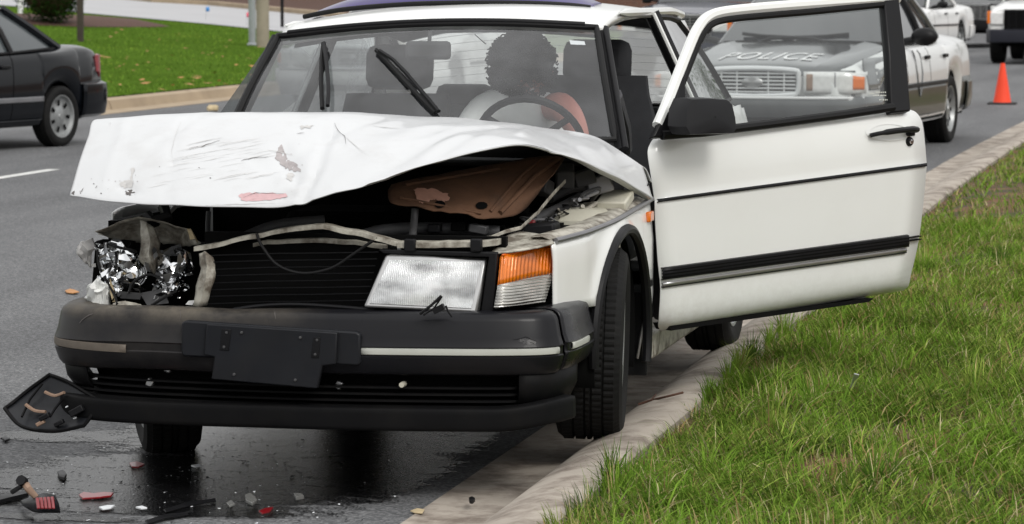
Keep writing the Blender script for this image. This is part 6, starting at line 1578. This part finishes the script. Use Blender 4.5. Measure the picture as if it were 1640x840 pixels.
# ---- pickups and a second white car in the queue far behind
TR_ = dict(w=[(-2.75, .90), (-2.6, .97), (-1.5, 1.0), (2.9, .99)], sh=[(-2.75, .98), (-2.4, 1.04), (-1.0, 1.10), (2.9, 1.12)], ct=[(-2.75, 1.05), (-2.4, 1.13), (-1.9, 1.19), (-1.1, 1.23), (-.6, 1.2), (2.9, 1.15)],
           zb=[(-2.75, .55), (-2.5, .46), (2.7, .46), (2.9, .55)], arch=[(-1.75, .38, .46), (1.75, .38, .46)])
def pickup(name, label, paint, group, grille_m='black_trim', bump_m='chrome', oval=False):
    root = thing(name, label, 'truck', (0, 0, 0), 0, group)
    shell(TR_, -2.75, 2.9, 48, paint, root)
    greenhouse(((-1.0, 1.21, .84), (-.35, 1.78, .70), (1.0, 1.78, .70), (1.35, 1.20, .82)), root, paint, 'dark_glass')
    b = MB(); b.box((0, -2.765, .83), (1.28, .05, .36)); g_2 = b.build('grille', 'deep_black', root, bevel=.02)
    for k in range(7):
        b = MB(); b.box((0, -2.795, .69 + .047 * k), (1.22, .02, .014)); b.build('grille_bar', grille_m, g_2)
    for k in range(9):
        b = MB(); b.box((-.56 + .14 * k, -2.793, .83), (.010, .014, .32)); b.build('grille_bar', grille_m, g_2)
    b = MB(); b.tube([(-.64, -2.80, .65), (.64, -2.80, .65), (.64, -2.80, 1.01), (-.64, -2.80, 1.01)], .022, 6, closed=True); b.build('grille_frame', grille_m, g_2)
    if oval:
        b = MB(); b.lathe([(0, .014), (.05, .012), (.06, 0)], 20, (0, 0, 0), (0, -1, 0)); b.xform(Matrix.Translation((0, -2.80, .86)) @ Matrix.Diagonal((2.0, 1, .95, 1))); b.build('oval_emblem', 'dull_metal', g_2)
    for s in (1, -1):
        b = MB(); b.box((s * .78, -2.765, .86), (.26, .05, .24)); h_ = b.build('headlight', 'lens', root, bevel=.02)
        b = MB(); b.box((s * .93, -2.73, .88), (.08, .09, .24)); b.build('turn_signal', 'amber', h_, bevel=.012)
        b = MB(); b.box((s * 1.12, -.75, 1.32), (.16, .10, .24)); mm = b.build('side_mirror', 'black_trim', root, bevel=.03)
        b = MB(); b.tube([(s * .85, -.72, 1.22), (s * 1.06, -.74, 1.26)], .02, 6); b.build('mirror_arm', 'black_trim', mm)
        b = MB(); b.box((s * .78, 2.91, .95), (.2, .04, .3)); b.build('tail_light', 'red_lens', root, bevel=.01)
    b = MB(); b.grid([[Vector((x, y - o_, z)) for o_, z in ((-.06, .40), (.04, .42), (.06, .52), (.05, .64), (-.04, .66))] for x, y in ((-1.0, -2.55), (-.9, -2.78), (-.4, -2.86), (0, -2.87), (.4, -2.86), (.9, -2.78), (1.0, -2.55))]); b.facing((0, -1, 0)); bb = b.build('front_bumper', bump_m, root, solid=.02)
    b = MB(); b.box((0, -2.90, .55), (.32, .02, .14)); b.build('number_plate', 'inset_strip', bb)
    b = MB(); b.box((0, 0, .48), (1.6, 5.2, .1)); b.box((0, -2.5, .4), (1.5, .1, .14)); b.build('underbody', 'deep_black', root)
    wheels(root, [(.86, -1.75), (-.86, -1.75), (.86, 1.75), (-.86, 1.75)], .385, .25, 'silver_rim', 6)
    return root
GQ = 'vehicles queued far behind the police car'
t1 = pickup('navy_truck', 'dark navy truck with grid grille and oval emblem just above the wreck roof', 'navy_paint', GQ, 'dull_metal', 'navy_paint', True)
p_ = at(1076, 40, Y=40.0); put(t1, p_.x + .42, 42.75, R_(-8))
t2 = pickup('white_truck', 'white pickup with dark bumper at the top right edge beyond the cone', 'plain_white', GQ, 'black_trim', 'dark_bumper')
p_ = at(1607, 88, Z=.28); put(t2, p_.x + .90, 50 + 1.75, R_(-3))
t3 = pickup('dark_truck', 'dark pickup half hidden between the white sedan and the white pickup', 'black_paint', GQ, 'dull_metal', 'black_trim')
p_ = at(1580, 66, Z=.36); put(t3, p_.x - .5, p_.y + 4, R_(-3))
w2 = copy_tree(ws); w2['label'] = 'white car behind the police car, left of the dark pickup'; w2['group'] = GQ
p_ = at(1536, 74, Z=.30); put(w2, p_.x - 1.2, p_.y - 1.0, R_(-12))

# ================================================================== street furniture and small things
def cone_at(x, y):
    p = at(x, y, Z=zg(.4, 28)); c = thing('traffic_cone', 'orange traffic cone standing in the gutter by the kerb', 'cone', p)
    b = MB(); b.lathe([(.028, .70), (.034, .70), (.034, .68), (.135, .035), (.15, .03), (.15, .028)], 24, (0, 0, 0), (0, 0, 1)); b.xform(Matrix.Diagonal((.85, .85, .76, 1))); b.build('cone_body', 'orange_cone', c)
    b = MB(); b.box((0, 0, .016), (.36, .36, .03)); b.build('cone_base', 'cone_base', c, bevel=.01)
cone_at(1605, 168)

def lawn_pt(x, y): return at_plane(x, y, LP, LN)
p_ = lawn_pt(421, 76)
b = MB(); b.tube([p_ + Vector((0, 0, z)) for z in lin(-.2, 9, 8)], [.135 - .004 * k for k in range(9)], 14); tag(b.build('utility_pole', 'wood_pole'), 'weathered wooden utility pole on the lawn bank', 'pole')
p_ = lawn_pt(404, 73)
gpo = thing('metal_post', 'grey galvanised post beside the wooden utility pole', 'pole', p_)
b = MB(); b.tube([(0, 0, -.2), (0, 0, 3.4)], .075, 14); b.build('post', 'galvanised', gpo)
b = MB(); b.lathe([(0, 0), (.11, 0), (.11, .03), (.08, .05)], 14, (0, 0, .0), (0, 0, 1)); b.build('base_plate', 'galvanised', gpo)
p_ = lawn_pt(129, 67)
sg = thing('sign_post', 'dark wooden post standing on the lawn near the shrub', 'post', p_)
b = MB(); b.box((0, 0, 1.0), (.11, .11, 2.2)); b.build('post', 'dark_wood', sg, bevel=.01)
b = MB(); b.box((-.02, -.06, 1.9), (.5, .03, .4)); b.build('sign_panel', 'galvanised', sg, bevel=.01)
p_ = lawn_pt(452, 45)
b = MB(); b.tube([p_ + Vector((0, 0, -.3)), p_ + Vector((0, 0, 3))], .045, 10); tag(b.build('thin_post', 'black_trim'), 'thin black post beyond the utility pole at the drive', 'post')
p_ = lawn_pt(33, 26)
b = MB(); b.tube([p_ + Vector((0, 0, -.3)), p_ + Vector((0, 0, 2.6))], .07, 10); tag(b.build('white_post', 'letter_white'), 'white post behind the coupe roof at the left edge', 'post')
for x, y, m_, lb in ((395, 43, 'pink_plastic', 'small pink marker flag at the edge of the drive'), (330, 33, 'blue_plastic', 'small blue marker flag at the edge of the drive')):
    p_ = lawn_pt(x, y); f = thing('marker_flag', lb, 'flag', p_)
    b = MB(); b.tube([(0, 0, -.05), (0, 0, .36)], .004, 5); b.build('wire', 'dull_metal', f)
    b = MB(); b.grid([[Vector((.002 + .10 * u, .012 * math.sin(u * 5), .24 + .12 * v)) for u in lin(0, 1, 5)] for v in (0, 1)]); b.build('flag_cloth', m_, f, solid=.002)

# shrub and trees
def leaf_cloud(name, spots, n, size, cols, parent, seed):
    g = np.random.default_rng(seed); P = []; T = []
    for _ in range(n):
        c, r = spots[g.integers(len(spots))]; d = g.normal(size=3); d /= np.linalg.norm(d); k = g.uniform(.55, 1.05)
        P.append(np.array(c) + d * np.array(r) * k); T.append(cols[g.integers(len(cols))] * g.uniform(.6, 1.3))
    P = np.array(P); T = np.array(T); n = len(P)
    o = blades(name, P - np.array(ORIG.get(parent.name, Vector())) if parent else P, g.uniform(.7, 1.3, n) * size, g.uniform(.7, 1.2, n) * size * .55, g.uniform(0, 6.28, n), g.uniform(.2, 3.0, n), T, 'foliage', 2)
    if parent: o.parent = parent
    return o
DG = np.array([(.02, .055, .012), (.03, .075, .015), (.015, .04, .01), (.045, .09, .02)])
p_ = lawn_pt(80, 41)
sh_ = thing('round_shrub', 'dark green clipped shrub in the mulch bed behind the coupe', 'shrub', p_, keep=True)
leaf_cloud('foliage', [(tuple(p_ + Vector((0, 0, .85))), (.85, .85, .85)), (tuple(p_ + Vector((.1, 0, .75))), (.6, .7, .7))], 9000, .07, DG, sh_, 3)
b = MB(); b.ball(p_ + Vector((0, 0, .85)), (.62, .62, .66), 14, 9); b.build('inner_branches', 'mulch', sh_)
b = MB(); b.tube([p_ + Vector((0, 0, -.1)), p_ + Vector((0, 0, .6))], .05, 8); b.build('stem', 'wood_pole', sh_)
g2 = random.Random(9)
for i, (x, y, h) in enumerate(((-20, 95, 9), (-12, 104, 11), (-2, 110, 10), (8, 100, 12), (17, 92, 10))):
    t = thing('broadleaf_tree', ['broad tree at the left end of the far tree row', 'tall tree above the wreck roof in the far row', 'round tree behind the queue of vehicles', 'tall tree at the end of the street', 'broad tree beyond the white pickup'][i], 'tree', (x, y, .2), 0, 'trees far down the street', keep=True)
    b = MB(); b.tube([Vector((x, y, -.2)), Vector((x + .1, y, h * .3)), Vector((x - .1, y + .1, h * .6))], [.25, .2, .1], 8)
    for k in range(5):
        q = k * 1.3; b.tube([Vector((x, y, h * (.3 + .05 * k))), Vector((x + math.cos(q) * h * .18, y + math.sin(q) * h * .18, h * (.55 + .05 * k)))], [.08, .03], 6)
    b.build('trunk', 'wood_pole', t)
    sp = [((x + g2.uniform(-.25, .25) * h, y + g2.uniform(-.25, .25) * h, h * g2.uniform(.35, .85)), (h * .17, h * .17, h * .13)) for _ in range(14)]
    leaf_cloud('crown', sp, 5000, .30, np.array([(.04, .09, .02), (.06, .11, .025), (.03, .07, .015)]), t, i)

# brick building behind the drive
M['brick_wall'] = mat('brick_wall', (.24, .085, .055), .85, var=.3, vs=30)
m_ = M['brick_wall']; N, L = m_.node_tree.nodes, m_.node_tree.links
bt = N.new('ShaderNodeTexBrick'); bt.inputs['Color1'].default_value = (.26, .09, .055, 1); bt.inputs['Color2'].default_value = (.19, .065, .045, 1); bt.inputs['Mortar'].default_value = (.34, .3, .27, 1); bt.inputs['Scale'].default_value = 4.6
mp_ = N.new('ShaderNodeMapping'); mp_.inputs['Rotation'].default_value = (math.pi / 2, 0, 0); tcn = N.new('ShaderNodeTexCoord'); L.new(tcn.outputs['Object'], mp_.inputs[0]); L.new(mp_.outputs[0], bt.inputs['Vector']); L.new(bt.outputs['Color'], N['Principled BSDF'].inputs['Base Color'])
bp0 = lerp(rb[3], rb[6], .5); bdir = (rb[6] - rb[2]); bdir.z = 0; bdir.normalize(); bnx = Vector((-bdir.y, bdir.x, 0))
if bnx.dot(bp0 - CAM) < 0: bnx = -bnx
bc = bp0 + bnx * 7.5
bld = thing('brick_building', 'long red brick building beyond the drive with white window frames', 'building', bc, math.atan2(bdir.y, bdir.x))
sgn = 1
b = MB(); b.box((0, 3, 1.9), (34, 6, 4.0)); b.build('wall', 'brick_wall', bld, smooth=False)
b = MB(); b.box((0, 3, 4.0), (35, 7, .25)); b.build('roof', 'galvanised', bld)
for k in range(9):
    x = -15 + k * 3.6
    b = MB(); b.box((x, -.02, 1.9), (1.5, .10, 1.6)); w_ = b.build('window', 'letter_white', bld, bevel=.02)
    b = MB(); b.box((x, -.06, 1.9), (1.3, .06, 1.4)); b.build('pane', 'dark_glass', w_)
    b = MB(); b.box((x, -.08, 1.06), (1.7, .16, .08)); b.build('sill', 'letter_white', w_)

# ================================================================== debris on the road and verge
b = MB(); net_ = refine([[at(x, y, Y=Y) for x, y, Y in r] for r in ([(80, 601, -.72), (108, 612, -.75), (135, 628, -.80), (158, 642, -.86)], [(48, 624, -.72), (80, 640, -.76), (115, 650, -.80), (152, 656, -.86)], [(22, 645, -.74), (55, 664, -.80), (100, 673, -.83), (146, 668, -.87)], [(8, 655, -.77), (35, 684, -.84), (85, 692, -.87), (135, 683, -.88)])], 5, 5)
b.grid(net_); b.facing((0, -.6, 1)); trn = b.build('torn_spoiler_end', 'plate_plastic', bumper, solid=.006, label='torn spoiler corner hanging down beside the bumper')
per3 = [r[0] for r in net_] + net_[-1][1:-1] + [r[-1] for r in net_[::-1]] + net_[0][1:-1][::-1]
b = MB(); b.tube([p + Vector((0, -.003, .002)) for p in per3], .006, 6, closed=True); b.build('spoiler_rim', 'lip_plastic', trn)
for pts in ([(72, 628), (88, 634), (103, 629)], [(41, 648), (56, 658), (73, 660)]):
    b = MB(); b.tube(spline([at(x, y, Y=-.81) for x, y in pts], 4), .010, 6, flat=.5); b.build('spoiler_bracket', 'dull_tan', trn)
for x, y, m_, s in ((72, 668, 'black_trim', .022), (65, 678, 'dull_tan', .018), (95, 678, 'black_trim', .02), (124, 658, 'black_trim', .03), (144, 645, 'paper', .008), (120, 670, 'paper', .008), (107, 652, 'paper', .006)):
    b = MB(); b.box(at(x, y, Y=-.86), (s * 1.6, s, s * .7), Matrix.Rotation(-.5, 3, 'Y')); b.build('spoiler_clip', m_, trn, bevel=.003)
for pts in ([(100, 640, -.80), (88, 655, -.82), (80, 668, -.85)], [(68, 615, -.74), (48, 640, -.76), (35, 668, -.83)]):
    b = MB(); b.tube([at(x, y, Y=Y - .004) for x, y, Y in pts], .004, 5); b.build('spoiler_rib', 'lip_plastic', trn)

def gpt(x, y, z=0.0): return at(x, y, Z=z)
fr = thing('lamp_fragment', 'broken red lamp lens on a dark plastic shell at the lower left', 'debris', gpt(66, 815, 0))
fl = gpt(66, 815, 0)
def loc(x, y, z): return gpt(x, y, z) - fl
b = MB(); b.grid(refine([[loc(33, 802, .02), loc(50, 796, .05), loc(70, 790, .07), loc(88, 793, .06)], [loc(36, 810, .02), loc(52, 806, .055), loc(74, 802, .075), loc(94, 806, .05)], [loc(52, 820, .012), loc(62, 822, .03), loc(80, 822, .03), loc(97, 822, .01)]], 4, 4)); b.facing((0, -.5, 1)); b.build('lamp_shell', 'plate_plastic', fr, solid=.006)
for k in range(5):
    b = MB(); x0 = 57 + 6 * k; b.prism([loc(x0, 799 - .4 * k, .084), loc(x0 + 5.3, 798.5 - .4 * k, .086), loc(x0 + 7.5, 816, .062), loc(x0 + 2.2, 816.5, .060)], (0, -.002, .004)); b.build('lens_rib', 'red_lens', fr, bevel=.002)
b = MB(); b.tube([loc(38, 772, .10), loc(46, 784, .085), loc(58, 797, .06)], [.012, .011, .009], 8); b.build('bulb_holder', 'dull_tan', fr)
b = MB(); b.tube([loc(33, 769, .11), loc(38, 773, .10)], .016, 8); b.tube([loc(36, 778, .09), loc(20, 788, .06)], .008, 6); b.build('bulb_socket', 'black_trim', fr)

def flat_bit(name, label, cat, pix, m, th_=.006, lift=.004, group=None, seed=0):
    g = random.Random(seed); P = [gpt(x, y, lift + g.uniform(0, .006)) for x, y in pix]
    b = MB(); b.prism(P, (0, 0, th_)); o = b.build(name, m, None, bevel=.0015, smooth=True)
    c = sum(P, Vector()) / len(P); c.z = 0
    o.data.transform(Matrix.Translation(-c)); o.location = c
    return tag(o, label, cat, group)
GD = 'crash debris scattered on the road'
flat_bit('red_shard', 'long jagged red plastic shard on the wet road, largest red piece', 'debris', [(126, 795), (134, 791), (150, 793), (166, 791), (182, 792), (178, 797), (160, 799), (146, 800), (132, 801)], 'red_lens', group=GD)
flat_bit('red_shard', 'red plastic shard in the puddle near the front wheel', 'debris', [(207, 744), (220, 742), (232, 746), (222, 751), (211, 750)], 'red_lens', group=GD, seed=1)
flat_bit('red_shard', 'small red shard at the bottom edge on dry asphalt', 'debris', [(414, 821), (424, 817), (438, 815), (432, 822), (420, 825)], 'red_lens', group=GD, seed=2)
flat_bit('white_sliver', 'thin white plastic sliver on the road below the red shard', 'debris', [(158, 815), (172, 812), (184, 812), (178, 816), (164, 818)], 'paper', group=GD, seed=3)
flat_bit('white_sliver', 'thin pale sliver lying farther right on the wet road', 'debris', [(306, 748), (318, 746), (324, 748), (312, 750)], 'paper', group=GD, seed=4)
flat_bit('white_sliver', 'thin pale sliver near the lower middle of the wet road', 'debris', [(217, 815), (228, 813), (236, 816), (226, 817)], 'paper', group=GD, seed=5)
flat_bit('clear_chunk', 'lump of clear lens plastic on the road at the bottom', 'debris', [(392, 798), (400, 794), (408, 799), (412, 806), (404, 811), (394, 806)], 'clear_lens_ribs', .01, group=GD, seed=6)
flat_bit('clear_chunk', 'small clear lens chunk left of the larger lump', 'debris', [(362, 809), (370, 805), (376, 810), (368, 814)], 'clear_lens_ribs', .008, group=GD, seed=7)
flat_bit('clear_chunk', 'flat grey lens chip under the bumper shadow', 'debris', [(470, 796), (482, 796), (487, 800), (474, 802)], 'clear_lens_ribs', .012, group=GD, seed=8)
flat_bit('black_chunk', 'black plastic chunk lying on the wet road', 'debris', [(92, 760), (101, 757), (107, 764), (103, 770), (95, 768)], 'black_trim', .010, group=GD, seed=9)
flat_bit('black_stick', 'black plastic strip lying at the left edge beside the lamp fragment', 'debris', [(-12, 803), (20, 795), (44, 791), (46, 796), (20, 802), (-12, 810)], 'black_trim', .012, group=GD, seed=10)
flat_bit('black_stick', 'thin black strip on the road at the bottom', 'debris', [(232, 836), (262, 826), (300, 822), (302, 826), (264, 832), (236, 841)], 'black_trim', .004, group=GD, seed=11)
flat_bit('black_stick', 'curved black strip under the front of the wreck', 'debris', [(262, 818), (300, 806), (345, 800), (346, 804), (302, 812), (266, 822)], 'black_trim', .004, group=GD, seed=12)
flat_bit('tan_leaf', 'curled pale leaf on the edge of the gutter at the bottom', 'leaf', [(657, 820), (668, 816), (680, 818), (676, 824), (664, 823)], 'leaf_pale', .004, group=GD, seed=13)
flat_bit('orange_leaf', 'orange leaf on the road left of the wreck', 'leaf', [(104, 467), (112, 464), (120, 466), (127, 469), (116, 471), (107, 470)], 'leaf_tan', .005, seed=14)
flat_bit('black_chunk', 'small black crumb on the gutter slab', 'debris', [(751, 803), (756, 801), (761, 804), (757, 808), (752, 807)], 'black_trim', .012, .02, GD, 15)
flat_bit('black_chunk', 'small dark scrap on the road at the left edge', 'debris', [(2, 704), (10, 702), (16, 706), (8, 709)], 'black_trim', .008, group=GD, seed=16)
# crumbs of glass and plastic, past counting
b = MB(); g2 = random.Random(21)
for i in range(230):
    x = g2.gauss(250, 190); y = g2.uniform(705, 842) if g2.random() < .8 else g2.uniform(560, 700)
    if x < -30 or x > 640 or y < 690 and x > 140: continue
    c = gpt(x, y, .004); s = g2.uniform(.0015, .0065) * (1.7 if g2.random() < .06 else 1)
    b.add([c + Vector((g2.uniform(-1, 1) * s, g2.uniform(-1, 1) * s * 1.5, g2.uniform(0, .7) * s)) for _ in range(4)], [(0, 1, 2), (0, 2, 3), (0, 3, 1), (1, 3, 2)])
tag(b.build('glass_crumbs', 'paper', None, smooth=False), 'tiny pale crumbs of broken glass spread over the road', 'debris', kind='stuff')
b = MB()
for i in range(260):
    x = g2.gauss(300, 230); y = g2.uniform(700, 842)
    if x < -30 or x > 700: continue
    c = gpt(x, y, .004); s = g2.uniform(.002, .009)
    b.add([c + Vector((g2.uniform(-1, 1) * s, g2.uniform(-1, 1) * s * 2, g2.uniform(0, .6) * s)) for _ in range(4)], [(0, 1, 2), (0, 2, 3), (0, 3, 1), (1, 3, 2)])
tag(b.build('plastic_crumbs', 'black_trim', None, smooth=False), 'tiny black plastic crumbs spread over the road', 'debris', kind='stuff')

# leaked fluid under and before the engine, widened to paint the road's shade too
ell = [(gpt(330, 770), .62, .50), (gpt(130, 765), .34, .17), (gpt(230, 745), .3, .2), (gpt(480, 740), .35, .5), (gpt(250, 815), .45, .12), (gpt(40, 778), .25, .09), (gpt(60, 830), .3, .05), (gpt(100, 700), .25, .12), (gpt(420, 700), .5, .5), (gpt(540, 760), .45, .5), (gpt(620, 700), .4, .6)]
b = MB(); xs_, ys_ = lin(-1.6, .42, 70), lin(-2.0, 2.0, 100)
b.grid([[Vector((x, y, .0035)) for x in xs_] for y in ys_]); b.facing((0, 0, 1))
sp_ = b.build('spill_and_shade', 'wet_shade_film', None, smooth=False)
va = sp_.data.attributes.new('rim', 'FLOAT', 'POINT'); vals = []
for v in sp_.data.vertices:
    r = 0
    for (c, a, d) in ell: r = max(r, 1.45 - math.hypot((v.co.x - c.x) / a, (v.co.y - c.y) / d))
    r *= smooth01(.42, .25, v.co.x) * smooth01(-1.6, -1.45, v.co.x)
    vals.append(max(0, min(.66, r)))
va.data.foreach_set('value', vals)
tag(sp_, 'dark wet puddle of leaked fluid and painted shade on the road under the wrecked front', 'puddle', kind='structure')

# on the verge and the far side
pp = at(1366, 613, Z=.22)
b = MB(); b.grid(refine([[at(1360, 624, Z=.17), at(1364, 612, Z=.20), at(1368, 598, Z=.24)], [at(1366, 622, Z=.175), at(1371, 612, Z=.20), at(1376, 600, Z=.235)]], 4, 2)); b.facing((0, -1, 1))
tag(b.build('paper_scrap', 'paper', None, solid=.002), 'crumpled white scrap caught in the verge grass', 'litter')
b = MB(); b.tube(spline([at(1022, 648, Z=.10), at(1045, 641, Z=.115), at(1070, 635, Z=.135), at(1094, 629, Z=.145)], 4), .004, 6); b.tube([at(1043, 642, Z=.115), at(1050, 632, Z=.12)], .003, 5); tag(b.build('twig', 'mulch'), 'thin dark twig lying across the kerb behind the front tyre', 'twig')
b = MB(); c = at(340, 170, Z=.16)
b.ball(c - Vector((0, 0, .03)), (.07, .10, .035), 8, 5)
b.v = [p + Vector((noise.noise(p * 9), noise.noise(p * 9 + Vector((5, 0, 0))), noise.noise(p * 9 + Vector((0, 5, 0))))) * .05 for p in b.v]
tag(b.build('litter', 'leaf_pale'), 'pale crumpled litter on the far kerb', 'litter')
b = MB()
for i in range(70):
    c = lawn_pt(g2.uniform(140, 440), g2.uniform(50, 160)) + Vector((0, 0, .07)); s = g2.uniform(.04, .09); q = g2.uniform(0, 6.28)
    b.add([c + Vector((math.cos(q + k * 1.57) * s * (1 if k % 2 else .5), math.sin(q + k * 1.57) * s * (1 if k % 2 else .5), g2.uniform(0, .03))) for k in range(4)], [(0, 1, 2, 3)])
tag(b.build('fallen_leaves', 'leaf_tan', None, smooth=False), 'scattered tan leaves on the far lawn', 'leaves', kind='stuff')
